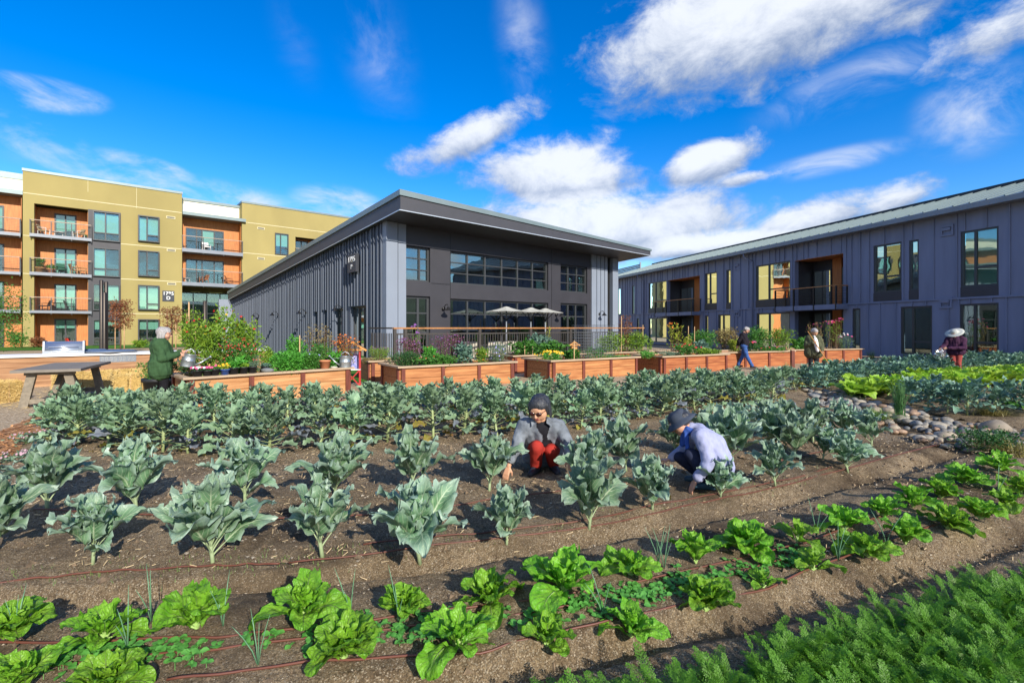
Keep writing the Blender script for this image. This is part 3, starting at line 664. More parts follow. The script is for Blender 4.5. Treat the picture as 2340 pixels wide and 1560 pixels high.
# ================================================================ ground
def ground_mat(name, c1, c2, c3, scale, bump, speck=None, bscale=60, bdist=.02, rough=.95, patch=None):
    mt = bpy.data.materials.new(name); mt.use_nodes = True; nt = mt.node_tree; N = nt.nodes; b = N['Principled BSDF']
    b.inputs['Roughness'].default_value = rough; b.inputs['Specular IOR Level'].default_value = .2
    tc = N.new('ShaderNodeTexCoord')
    def noise(s, d=6, r=.6):
        n = N.new('ShaderNodeTexNoise'); n.inputs['Scale'].default_value = s; n.inputs['Detail'].default_value = d; n.inputs['Roughness'].default_value = r; lk(nt, tc.outputs['Object'], n.inputs[0]); return n.outputs[0]
    def ramp(x, lo, hi):
        n = N.new('ShaderNodeMapRange'); n.inputs[1].default_value = lo; n.inputs[2].default_value = hi; lk(nt, x, n.inputs[0]); return n.outputs[0]
    def mix(f, a, c):
        n = N.new('ShaderNodeMix'); n.data_type = 'RGBA'
        if isinstance(f, float): n.inputs[0].default_value = f
        else: lk(nt, f, n.inputs[0])
        for i, v in ((6, a), (7, c)):
            if isinstance(v, tuple): n.inputs[i].default_value = (*v, 1)
            else: lk(nt, v, n.inputs[i])
        return n.outputs[2]
    big = noise(scale); fine = noise(scale * 22, 4, .7)
    col = mix(ramp(big, .35, .65), c1, c2); col = mix(ramp(fine, .42, .72), col, c3)
    if speck:
        v = N.new('ShaderNodeTexVoronoi'); v.inputs['Scale'].default_value = speck[1]; lk(nt, tc.outputs['Object'], v.inputs[0])
        sc = N.new('ShaderNodeSeparateXYZ'); lk(nt, v.outputs['Color'], sc.inputs[0])
        col = mix(ramp(sc.outputs[0], speck[2], speck[2] + .04), col, speck[0])
        sc2 = ramp(sc.outputs[1], .3, 1.0); hs = N.new('ShaderNodeHueSaturation'); lk(nt, col, hs.inputs['Color']); mm = N.new('ShaderNodeMapRange'); mm.inputs[3].default_value = .62; mm.inputs[4].default_value = 1.3; lk(nt, sc2, mm.inputs[0]); lk(nt, mm.outputs[0], hs.inputs['Value']); col = hs.outputs[0]
    if patch:      # damp compost patches
        pn = noise(.95, 7, .62); col = mix(ramp(pn, .50, .66), col, mix(ramp(fine, .50, .80), patch, (.30, .23, .15)))
    lk(nt, col, b.inputs['Base Color'])
    bp = N.new('ShaderNodeBump'); bp.inputs['Strength'].default_value = bump; bp.inputs['Distance'].default_value = bdist
    ad = N.new('ShaderNodeMath'); ad.operation = 'ADD'; lk(nt, noise(bscale, 5, .75), ad.inputs[0]); lk(nt, noise(bscale * .22, 4, .6), ad.inputs[1]); lk(nt, ad.outputs[0], bp.inputs['Height']); lk(nt, bp.outputs[0], b.inputs['Normal'])
    return mt
m_gravel = ground_mat('decomposed_granite', (.42, .31, .19), (.52, .40, .26), (.34, .25, .15), .7, .3, ((.60, .50, .36), 55.0, .86), 40, .01)
m_soil = ground_mat('garden_soil', (.265, .190, .110), (.400, .298, .178), (.140, .092, .050), 1.1, .9, ((.48, .39, .27), 190.0, .80), 110, .025, patch=(.055, .036, .021))
m_mulch = ground_mat('orange_wood_mulch', (.40, .17, .06), (.52, .25, .10), (.20, .08, .03), 2.0, .8, ((.62, .36, .18), 38.0, .7), 40, .03)
m_lawn = ground_mat('lawn_green', (.06, .17, .02), (.10, .25, .03), (.03, .09, .012), 3.0, .8, None, 90, .03)
m_pave = ground_mat('grey_gravel_strip', (.20, .19, .18), (.28, .27, .25), (.12, .11, .10), 3.0, .6, ((.4, .4, .38), 60.0, .8), 60, .02)

def poly_sheet(name, pts, z, m):
    v = [(x, y, z) for x, y in pts]
    return setting(MB().add(v, [list(range(len(v)))]), name, m)
setting(MB().add([(-900, -300, -.06), (900, -300, -.06), (900, 1500, -.06), (-900, 1500, -.06)], [(0, 1, 2, 3)]), 'ground', m_gravel)

def wl(pix, z=.05):
    p = np.array([gp(x, y, z) for x, y in pix]); return p
# rows of the plot, as ground lines ordered away from the camera (height of the soil on each)
LINES = [
    ([(0, 1760), (1000, 1650), (1400, 1535), (1800, 1440), (2100, 1350), (2340, 1268)], .05),        # carrot bed edge
    ([(0, 1700), (700, 1640), (1000, 1588), (1400, 1492), (1800, 1392), (2050, 1318), (2340, 1225)], -.01),   # front furrow
    ([(0, 1640), (700, 1580), (1000, 1535), (1400, 1442), (1800, 1333), (2050, 1268), (2340, 1170)], .10),    # lit front crest
    ([(0, 1470), (300, 1452), (700, 1420), (1000, 1385), (1400, 1322), (1800, 1235), (2100, 1140), (2340, 1062)], .125),   # rear lettuce row
    ([(0, 1412), (300, 1395), (700, 1362), (1000, 1325), (1400, 1262), (1800, 1172), (2100, 1085), (2340, 1010)], .085),
    ([(0, 1383), (300, 1368), (600, 1335), (900, 1306), (1200, 1268), (1500, 1210), (1800, 1143), (2150, 1045), (2340, 985)], -.02),   # dark furrow
    ([(0, 1357), (300, 1342), (700, 1300), (1000, 1258), (1300, 1213), (1700, 1123), (2140, 1026), (2340, 975)], .085),   # lit crest, drip line
    ([(0, 1240), (700, 1205), (1300, 1125), (1700, 1050), (2140, 975), (2340, 935)], .10),
]
_C = [(wl(p), h) for p, h in LINES]
def _yk(c, X):
    x, y = c[:, 0], c[:, 1]
    Y = np.interp(X, x, y)
    lo = (y[1] - y[0]) / (x[1] - x[0]); hi = (y[-1] - y[-2]) / (x[-1] - x[-2])
    return np.where(X < x[0], y[0] + (X - x[0]) * lo * .5, np.where(X > x[-1], y[-1] + (X - x[-1]) * hi, Y))
def soil_h(X, Y):
    X = np.asarray(X, float); Y = np.asarray(Y, float)
    ks = [_yk(c, X) for c, _ in _C]; hs = [h for _, h in _C]
    H = np.full(np.broadcast(X, Y).shape, hs[0]); H = np.where(Y >= ks[-1], hs[-1] - np.clip((Y - ks[-1]) * .03, 0, .06), H)
    for i in range(len(ks) - 1):
        t = np.clip((Y - ks[i]) / np.maximum(ks[i + 1] - ks[i], .02), 0, 1); t = t * t * (3 - 2 * t)
        H = np.where((Y >= ks[i]) & (Y < ks[i + 1]), hs[i] + (hs[i + 1] - hs[i]) * t, H)
    return H
def gs(px, py):                 # photo point on the soil surface -> (x, y, z)
    z = .06
    for _ in range(6):
        x, y = gp(px, py, z); z = float(soil_h(x, y))
    return (x, y, z)
def fnoise(X, Y, s, seed):
    """cheap smooth value noise"""
    r = np.random.default_rng(seed); T = r.random((256, 256)); x = X * s + 500; y = Y * s + 500
    xi = np.floor(x).astype(int); yi = np.floor(y).astype(int); fx = x - xi; fy = y - yi; fx = fx * fx * (3 - 2 * fx); fy = fy * fy * (3 - 2 * fy)
    g = lambda a, b: T[a % 256, b % 256]
    return (g(xi, yi) * (1 - fx) + g(xi + 1, yi) * fx) * (1 - fy) + (g(xi, yi + 1) * (1 - fx) + g(xi + 1, yi + 1) * fx) * fy - .5
def in_poly(X, Y, P):
    c = np.zeros(X.shape, bool); n = len(P)
    for i in range(n):
        x0, y0 = P[i]; x1, y1 = P[i - 1]
        c ^= ((y0 > Y) != (y1 > Y)) & (X < (x1 - x0) * (Y - y0) / (y1 - y0 + 1e-12) + x0)
    return c
PLOT = [gp(*p) for p in [(2640, 1060), (2340, 1052), (2240, 1040), (2060, 1008), (1960, 960), (1890, 925), (1838, 885), (1838, 866), (1500, 884), (1150, 898), (800, 918), (420, 930), (100, 948), (20, 1040), (-130, 1120)]]
PLOT = [(5.9, 1.0), (6.9, 3.2)] + PLOT + [(-5.2, 1.0)]
def edge_drop(X, Y, H, P, k=.35, lo=-.055):
    d = np.full(X.shape, 9.0)
    for i in range(len(P)):
        a = np.array(P[i]); b = np.array(P[i - 1]); e = b - a; L2 = (e ** 2).sum() + 1e-9
        t = np.clip(((X - a[0]) * e[0] + (Y - a[1]) * e[1]) / L2, 0, 1); d = np.minimum(d, np.hypot(X - a[0] - t * e[0], Y - a[1] - t * e[1]))
    return np.minimum(H, lo + d * k)
def soil_sheet():
    d = .022; xs = np.arange(-6.9, 8.0, d); ys = np.arange(1.0, 14.6, d)
    # coarser far away
    ys = np.concatenate([np.arange(1.0, 5.5, d), np.arange(5.5, 14.8, .06)])
    X, Y = np.meshgrid(xs, ys); H = soil_h(X, Y)
    H = H + fnoise(X, Y, 1.3, 1) * .03 + fnoise(X, Y, 5, 2) * .024 + fnoise(X, Y, 16, 3) * .011 + fnoise(X, Y, 40, 4) * .007
    H = edge_drop(X, Y, H, PLOT)
    inside = in_poly(X, Y, PLOT)
    ny, nx = X.shape; idx = np.arange(nx * ny).reshape(ny, nx)
    ok = inside[:-1, :-1] & inside[1:, :-1] & inside[:-1, 1:] & inside[1:, 1:]
    q = np.stack([idx[:-1, :-1], idx[:-1, 1:], idx[1:, 1:], idx[1:, :-1]], -1)[ok]
    used = np.unique(q); mp = np.full(nx * ny, -1); mp[used] = np.arange(len(used))
    V = np.stack([X, Y, H], -1).reshape(-1, 3)[used]
    return setting(MB().add(V, mp[q], 0, True), 'soil_plot', m_soil)
soil_sheet()
RPLOT = [gp(*p) for p in [(1832, 869), (1835, 862), (2000, 846), (2340, 818), (2700, 800), (2700, 990), (2340, 975), (2180, 955), (2050, 925), (1940, 903)]]
def far_soil():
    xs = np.arange(5, 22, .1); ys = np.arange(5, 24, .1); X, Y = np.meshgrid(xs, ys); H = .03 + fnoise(X, Y, 2, 5) * .08 + fnoise(X, Y, 7, 6) * .03
    H = edge_drop(X, Y, H, RPLOT)
    inside = in_poly(X, Y, RPLOT); ny, nx = X.shape; idx = np.arange(nx * ny).reshape(ny, nx)
    ok = inside[:-1, :-1] & inside[1:, :-1] & inside[:-1, 1:] & inside[1:, 1:]
    q = np.stack([idx[:-1, :-1], idx[:-1, 1:], idx[1:, 1:], idx[1:, :-1]], -1)[ok]; used = np.unique(q); mp = np.full(nx * ny, -1); mp[used] = np.arange(len(used))
    setting(MB().add(np.stack([X, Y, H], -1).reshape(-1, 3)[used], mp[q], 0, True), 'soil_bed', m_soil)
far_soil()
MULCH = [gp(*p) for p in [(-400, 1010), (0, 978), (95, 940), (420, 922), (800, 908), (1150, 889), (1500, 876), (1700, 868), (1838, 860), (1838, 890), (1500, 900), (1150, 915), (800, 935), (420, 950), (130, 975), (40, 1070), (-130, 1150), (-500, 1300)]]
poly_sheet('mulch_strip', MULCH, -.045, m_mulch)
poly_sheet('mulch_border', [gp(*p) for p in [(1690, 872), (1700, 858), (1850, 848), (2040, 832), (2340, 819), (2340, 826), (2000, 850), (1838, 864), (1836, 876)]], -.041, m_mulch)
poly_sheet('gravel_strip', [FR.P(s, d, 0)[:2] for s, d in ((-12, 0.0), (-12, 1.0), (30, 1.0), (30, 0.0))], -.04, m_pave)
poly_sheet('swale_bed', [gp(*p) for p in [(1826, 880), (1850, 868), (1940, 900), (2040, 920), (2130, 950), (2340, 968), (2660, 985), (2660, 1080), (2340, 1060), (2230, 1046), (2050, 1012), (1950, 965), (1880, 930)]], -.036, m_soil)
poly_sheet('lawn', [FA.P(s, d, 0)[:2] for s, d in ((-14, .1), (-14, 9), (12.0, 9), (14.0, .1))], -.03, m_lawn)
poly_sheet('lawn_patch', [gp(*p) for p in [(700, 800), (830, 822), (870, 835), (845, 872), (700, 860), (560, 840), (560, 805)]], -.03, m_lawn)

# crumbs, straw and chips lying on the soil: nobody could count them
def crumbs():
    mb = MB(); r = np.random.default_rng(5)
    def scatter(n, xr, yr, smin, smax, mi, flat, P=None):
        x = r.uniform(*xr, n); y = r.uniform(*yr, n) if yr else None
        k = in_poly(x, y, P or PLOT); x, y = x[k], y[k]; z = soil_h(x, y)
        s = r.uniform(smin, smax, len(x)) ** 1.0; base = np.array([(1, 0, 0), (-.5, .8, 0), (-.5, -.8, 0), (0, 0, .8), (0, 0, -.6)])
        fc = np.array([(0, 1, 3), (1, 2, 3), (2, 0, 3)])
        a = r.uniform(0, 6.28, len(x)); ca, sa = np.cos(a), np.sin(a)
        st = r.uniform(.6, 1.6, (len(x), 3)); V = base[None] * st[:, None, :] * s[:, None, None]
        V[..., 2] *= flat
        Vx = V[..., 0] * ca[:, None] - V[..., 1] * sa[:, None]; Vy = V[..., 0] * sa[:, None] + V[..., 1] * ca[:, None]
        V = np.stack([Vx + x[:, None], Vy + y[:, None], V[..., 2] + z[:, None] + .004], -1)
        f = fc[None] + (np.arange(len(x)) * 5)[:, None, None]
        mb.add(V.reshape(-1, 3), f.reshape(-1, 3), mi)
    scatter(22000, (-5, 6), (1.2, 4.2), .002, .006, 0, .9)
    scatter(9000, (-5, 6), (1.2, 4.2), .002, .0055, 1, .9)
    scatter(9000, (-6, 7), (3.2, 9), .006, .016, 0, .8)
    scatter(3500, (-6, 7), (3.0, 9), .006, .014, 1, .7)
    scatter(1300, (-6, 7), (1.6, 9), .012, .035, 0, .8)
    # straw bits
    n = 3600; x = r.uniform(-5.5, 6, n); y = r.uniform(2.9, 6.8, n); k = in_poly(x, y, PLOT); x, y = x[k], y[k]; z = soil_h(x, y) + r.uniform(.006, .02, len(x))
    a = r.uniform(0, 3.14, len(x)); L = r.uniform(.006, .026, len(x)); w = .0018
    dx, dy = np.cos(a) * L, np.sin(a) * L; wx, wy = -np.sin(a) * w, np.cos(a) * w; dz = r.normal(0, .006, len(x))
    V = np.stack([np.stack([x - dx - wx, y - dy - wy, z - dz], -1), np.stack([x + dx - wx, y + dy - wy, z + dz], -1), np.stack([x + dx + wx, y + dy + wy, z + dz + .003], -1), np.stack([x - dx + wx, y - dy + wy, z - dz + .003], -1)], 1)
    mb.add(V.reshape(-1, 3), np.arange(len(x) * 4).reshape(-1, 4), 2)
    m1 = mat('soil_crumb', (.17, .12, .075), .95, .5, 30); m2 = mat('pale_grit', (.36, .31, .24), .9, .3, 30); m3 = mat('straw_bits', (.50, .38, .22), .8, .3, 20)
    o = mb.build('soil_crumbs', [m1, m2, m3]); tag(o, 'loose crumbs, grit and straw scattered over the brown soil plot', 'soil litter', kind='stuff')
    # wood chips on the mulch
    mb = MB(); P = MULCH; pts = np.array(P); x = r.uniform(pts[:, 0].min(), pts[:, 0].max(), 30000); y = r.uniform(pts[:, 1].min(), pts[:, 1].max(), 30000); k = in_poly(x, y, P) & ~in_poly(x, y, PLOT); x, y = x[k], y[k]
    a = r.uniform(0, 6.28, len(x)); L = r.uniform(.015, .05, len(x)); w = r.uniform(.006, .016, len(x)); z = r.uniform(-.04, -.015, len(x)); t = r.normal(0, .3, len(x))
    dx, dy = np.cos(a) * L, np.sin(a) * L; wx, wy = -np.sin(a) * w, np.cos(a) * w; dz = t * L
    V = np.stack([np.stack([x - dx - wx, y - dy - wy, z - dz], -1), np.stack([x + dx - wx, y + dy - wy, z + dz], -1), np.stack([x + dx + wx, y + dy + wy, z + dz + .004], -1), np.stack([x - dx + wx, y - dy + wy, z - dz + .004], -1)], 1)
    mb.add(V.reshape(-1, 3), np.arange(len(x) * 4).reshape(-1, 4))
    o = mb.build('wood_chips', mat('wood_chip', (.38, .15, .05), .8, .5, 9, col2=(.62, .34, .15))); tag(o, 'orange wood chips covering the strip beside the plot', 'wood chips', kind='stuff')
crumbs()

# drip hoses
m_hose = mat('brown_drip_hose', (.135, .046, .028), .5, .15, 5)
def hose(pix, label, r=.0058):
    pts = []
    P = [gs(*p) for p in pix]; xs = [p[0] for p in P]; ys = [p[1] for p in P]
    for i in range(60):
        t = i / 59 * (len(P) - 1); k = min(int(t), len(P) - 2); f_ = t - k
        f2 = f_; x = xs[k] + (xs[k + 1] - xs[k]) * f2; y = ys[k] + (ys[k + 1] - ys[k]) * f2 + .006 * math.sin(i * .45 + xs[0] * 7) + .003 * math.sin(i * 1.3)
        pts.append((x, y, float(soil_h(x, y)) + .013 + .003 * math.sin(i * .8)))
    mb = MB().tube(pts, r, 6); o = solo(mb, 'drip_hose', m_hose, label, 'hose', (xs[len(P) // 2], ys[len(P) // 2], 0), group='drip hoses along the rows')
hose([(-60, 1342), (200, 1312), (485, 1296), (640, 1291)], 'thin brown drip hose ending beneath the front collards on the left')
hose([(660, 1290), (900, 1262), (1200, 1224), (1345, 1206), (1550, 1160), (1700, 1132), (1900, 1082), (2140, 1018)], 'long wavy drip hose following the crest below the front collards')
hose([(80, 1165), (300, 1178), (560, 1190), (800, 1182), (1000, 1165), (1150, 1138), (1330, 1120), (1480, 1098)], 'dark drip hose running between the two collard rows')
hose([(830, 1247), (1000, 1228), (1150, 1216), (1350, 1190), (1500, 1156), (1640, 1130), (1800, 1098), (1900, 1070)], 'thin drip hose just behind the front collard stems')
hose([(-60, 1478), (200, 1468), (500, 1462), (700, 1437), (1000, 1402), (1230, 1372), (1480, 1330), (1700, 1277), (1850, 1240), (2050, 1170)], 'drip hose through the rear lettuce row')
hose([(-60, 1530), (150, 1522), (420, 1498), (620, 1470), (900, 1442), (1050, 1430), (1260, 1395), (1500, 1355), (1700, 1305), (1900, 1255), (2100, 1200)], 'drip hose among the seedlings in the middle of the lettuce bed')
hose([(380, 1560), (560, 1535), (750, 1516), (985, 1500), (1110, 1495), (1300, 1442), (1430, 1412), (1600, 1380), (1760, 1340), (1960, 1265), (2200, 1180)], 'drip hose through the front lettuce row')
hose([(1690, 1105), (1760, 1062), (1850, 1040), (1930, 1020)], 'short drip hose beside the rear collards on the right')

# ================================================================ raised beds
m_board = [mat('tan_bed_board', (.36, .155, .052), .75, .28, 2.2, .3, 16, stretch=(.7, 9, 9), col2=(.58, .31, .13), bdist=.005),
           mat('orange_bed_board', (.30, .105, .032), .75, .3, 2.2, .3, 16, stretch=(.7, 9, 9), col2=(.52, .235, .085), bdist=.005),
           mat('red_bed_board', (.25, .066, .022), .75, .35, 2.2, .3, 16, stretch=(.7, 9, 9), col2=(.43, .155, .052), bdist=.005)]
m_post = mat('red_brown_post', (.155, .036, .020), .65, .3, 3, .15, 20, stretch=(5, 5, 1))
m_top = mat('weathered_top_board', (.36, .27, .18), .8, .35, 3, .25, 20, stretch=(1, 8, 8), col2=(.52, .38, .24), bdist=.004)
m_bsoil = ground_mat('bed_soil', (.07, .05, .035), (.12, .085, .06), (.04, .03, .02), 2, .7, None, 50, .03)
BEDS = {}
def raised_bed(key, a, b, depth, label, mi, bays=3, h=.57):
    """a, b: front left and right corners on the ground; local x runs along the front, y away"""
    a = Vector((a[0], a[1])); b = Vector((b[0], b[1])); L = (b - a).length; rz = math.atan2(b.y - a.y, b.x - a.x)
    root = thing('raised_bed', label, 'planter bed', (a.x, a.y, -.06), rz, 'raised timber garden beds'); h += .06
    lp = lambda mb, n, m, par=root: part(mb, n, m, par, False)
    for y0, y1, nm in ((0.02, .07, 'front_boards'), (depth - .07, depth - .02, 'rear_boards')):
        mb = MB(); mb.box(.05, L - .05, y0, y1, 0, h * .5 - .004); mb.box(.05, L - .05, y0 + .003, y1 - .003, h * .5 + .004, h - .05); lp(mb, nm, m_board[mi])
    for x0, x1 in ((.02, .07), (L - .07, L - .02)):
        mb = MB(); mb.box(x0, x1, .07, depth - .07, 0, h * .5 - .004); mb.box(x0 + .003, x1 - .003, .07, depth - .07, h * .5 + .004, h - .05); lp(mb, 'end_boards', m_board[mi])
    for k in range(bays + 1):
        x = .1 + (L - .2) * k / bays
        for y in (-.02, depth - .03):
            lp(MB().box(x - .048, x + .048, y, y + .05, 0, h - .048), 'post', m_post)
    for x in (-.022, L - .026):
        for y in (.12, depth - .12): lp(MB().box(x, x + .048, y - .048, y + .048, 0, h - .048), 'post', m_post)
    t = .045; w = .14; mb = MB()
    mb.box(-.06, L + .06, -.06, w - .06, h - t, h); mb.box(-.06, L + .06, depth - w + .06, depth + .06, h - t, h); mb.box(-.06, w - .06, w - .058, depth - w + .058, h - t, h - .002); mb.box(L + .06 - w, L + .06, w - .058, depth - w + .058, h - t, h - .002)
    lp(mb, 'top_rail', m_top); lp(MB().box(.071, L - .071, .071, depth - .071, h - .25, h - .09), 'bed_soil', m_bsoil)
    M = Matrix.Translation((a.x, a.y, -.06)) @ Matrix.Rotation(rz, 4, 'Z'); BEDS[key] = (M, L, depth, h - .09, root)
def corner(px, py, z=.57): return gp(px, py, z)
def along(p, ang, L): return (p[0] + math.sin(R(ang)) * L, p[1] + math.cos(R(ang)) * L)
A0 = corner(425, 862); raised_bed('A', A0, corner(803, 838.5), 1.25, 'long tan raised bed with flower pots and a watering can on its edge', 0)
B0 = corner(913, 837); raised_bed('B', B0, corner(1177, 825), 1.5, 'tan raised bed planted with purple asters in front of the terrace fence', 1)
C0 = corner(1260, 823); raised_bed('C', C0, corner(1459, 814), 1.5, 'orange raised bed with marigolds and a wire trellis', 1)
D0 = corner(1514, 813.5); raised_bed('D', D0, along(D0, 61, 3.4), 1.5, 'low planted red brown raised bed left of the woman in jeans', 2)
E0 = corner(1643, 804.5); raised_bed('E', E0, along(E0, 70, 4.0), 1.5, 'red brown raised bed right behind the woman in jeans', 2)
F0 = (12.2, 21.4); raised_bed('F', F0, along(F0, 74, 4.35), 1.5, 'farthest raised bed behind the woman with the rake', 2, 4)
G0 = corner(845, 824); raised_bed('G', G0, along(G0, 57, 3.2), 1.35, 'raised bed with a heather clump beside the hall corner', 1)
H0 = (.05, 16.9); raised_bed('H', H0, along(H0, 57, 3.6), 1.4, 'raised bed of nasturtiums tucked behind the marigold bed', 2)
I0 = (3.6, 18.9); raised_bed('I', I0, along(I0, 62, 3.2), 1.4, 'raised bed with yellow green shrubs near the fence end', 2)
J0 = (6.2, 19.6); raised_bed('J', J0, along(J0, 66, 3.0), 1.3, 'raised bed with tall orange flower stalks near the blue wing', 2)

# ================================================================ terrace fence, umbrellas, chairs
def fence():
    t = 2.3; f = Face(*(FH.o + FH.n * t), FH.e, FH.n); S = f.s_
    s0, s1 = S(901), S(1469); zt = CAMH
    c = f.P(s0, 0, 0); root = thing('terrace_fence', 'dark metal picket fence with a wooden handrail around the terrace', 'fence', c)
    part(f.box(MB(), s0 - .05, s1 + .05, -.07, .07, zt - .05, zt), 'handrail', m_rail, root)
    part(f.box(MB(), s0, s0 + .06, -2.0, -.1, zt - .05, zt), 'return_rail', m_black, root)
    m_pick = mat('bronze_picket', (.060, .052, .046), .45, .1)
    for z in (zt - .22, .28): part(f.box(MB(), s0, s1, -.02, .02, z - .025, z + .025), 'rail', m_pick, root)
    for px in (902, 926, 955, 1096, 1212, 1303, 1394, 1467):
        q = S(px); part(f.box(MB(), q - .05, q + .05, -.045, .045, 0, zt - .052), 'post', m_pick, root)
    mb = MB(); x = s0 + .11
    while x < s1 - .05: f.box(mb, x - .011, x + .011, -.011, .011, .16, zt - .19); x += .12
    y = -.15
    while y > -1.9: f.box(mb, s0 + .02, s0 + .04, y - .011, y + .011, .16, zt - .19); y -= .12
    o = part(mb, 'pickets', m_pick, root)
    return f
FF = fence()
m_canvas = mat('pale_umbrella_canvas', (.62, .62, .56), .8, .05, 4, transl=.25)
def umbrella():
    root = thing('patio_umbrella', 'nearest pale open patio umbrella, leftmost above the fence rail', 'umbrella', group='patio umbrellas on the terrace')
    part(MB().tube([(0, 0, .05), (0, 0, 2.28)], .03, 8), 'pole', m_greym, root, False); part(MB().lathe([(0, 0), (.28, 0), (.28, .05), (.05, .07), (0, .07)], (0, 0, 0), 16), 'base', m_black, root, False)
    mb = MB(); n = 8; r0 = .86; top = 2.40; V = [(0, 0, top)]; Fc = []
    for ring, (r, dz) in enumerate(((.16, -.02), (.45, -.10), (r0, -.185))):
        for k in range(n * 2):
            a = math.pi * k / n; rr_ = r * (1 if k % 2 == 0 else .95); V.append((rr_ * math.cos(a), rr_ * math.sin(a), top + dz - (0.02 * (r / r0) if k % 2 else 0)))
    m_ = n * 2
    Fc = [(0, 1 + k, 1 + (k + 1) % m_) for k in range(m_)]; mb.add(V, Fc, 0, False)
    q = [(1 + rg * m_ + k, 1 + (rg + 1) * m_ + k, 1 + (rg + 1) * m_ + (k + 1) % m_, 1 + rg * m_ + (k + 1) % m_) for rg in range(2) for k in range(m_)]
    mb.ch.append((np.array(q), 0, False, None)); mb.lathe([(.0, top + .03), (.14, top - .0), (.17, top - .03)], (0, 0, 0), 12)
    part(mb, 'canopy', m_canvas, root, False)
    for k in range(8):
        a = math.pi * k / 4; part(MB().tube([(.03 * math.cos(a), .03 * math.sin(a), 1.86), (.46 * math.cos(a), .46 * math.sin(a), 2.28)], .013, 5), 'strut', m_black, root, False)
    part(MB().lathe([(.03, 1.82), (.05, 1.83), (.05, 1.89), (.03, 1.9)], (0, 0, 0), 10), 'hub', m_black, root, False)
    part(MB().tube([(0, 0, 1.5), (.22, 0, 1.25)], .012, 5), 'crank', m_black, root, False)
    return root
def terr(px, d): f = Face(*(FH.o + FH.n * d), FH.e, FH.n); s = f.s_(px); return f.P(s, 0, 0)
um = umbrella(); um.location = terr(1157, 1.15)
for px, d, l in ((1213, 1.05, 'middle pale patio umbrella of the three on the terrace'), (1246, .9, 'farthest pale patio umbrella, partly behind the middle one')): dup(um, terr(px, d), .4, 1.0, l)
m_wick = mat('pale_woven_seat', (.58, .54, .44), .8, .12, 30)
def sling_chair():
    root = thing('lounge_chair', 'x', 'chair', group='terrace chairs behind the fence'); lp = lambda mb, n, m: part(mb, n, m, root, False)
    lp(MB().box(-.3, .3, -.28, .28, .36, .41), 'seat', m_wick)
    b = MB(); b.corners([(-.3, .24, .40), (.3, .24, .40), (.3, .29, .40), (-.3, .29, .40), (-.3, .46, .98), (.3, .46, .98), (.3, .51, .97), (-.3, .51, .97)]); lp(b, 'backrest', m_wick)
    for x in (-.3, .3):
        for y in (-.26, .26): lp(MB().box(x - .02, x + .02, y - .02, y + .02, 0, .37), 'leg', m_greym)
        lp(MB().tube([(x, -.26, .4), (x, -.28, .62), (x, .1, .62), (x, .33, .6)], .018, 6), 'armrest', m_greym)
    return root
sc_ = sling_chair(); sc_.location = terr(1072, .75); sc_.rotation_euler.z = R(200); sc_['label'] = 'pale sling chair facing the hall, leftmost behind the fence'
for px, d, rz, l in ((1116, .8, 215, 'pale sling chair angled away, second from the left behind the fence'), (1155, .95, 175, 'pale terrace chair left of the nearest umbrella pole'), (1172, .95, 190, 'pale terrace chair just right of the nearest umbrella pole'), (1254, .7, 180, 'white chair back behind the fence near the nasturtium bed')):
    dup(sc_, terr(px, d), R(rz), 1.0, l)

def hills():
    """wooded hills behind the viewer, seen only in the window glass"""
    n = 72; V = []; r = random.Random(4)
    for k in range(n + 1):
        a = math.pi * (1.02 + .96 * k / n); h = 24 + 12 * math.sin(k * .31) + 7 * math.sin(k * .83 + 1) + r.uniform(-1.5, 1.5)
        for d, z in ((230, -1), (300, h * .7), (380, h)): V.append((math.cos(a) * d, math.sin(a) * d, z))
    f = [(k * 3 + j, k * 3 + 3 + j, k * 3 + 4 + j, k * 3 + 1 + j) for k in range(n) for j in range(2)]
    setting(MB().add(V, f, 0, True), 'hills', mat('wooded_hill', (.035, .06, .025), .95, .5, .03))
hills()
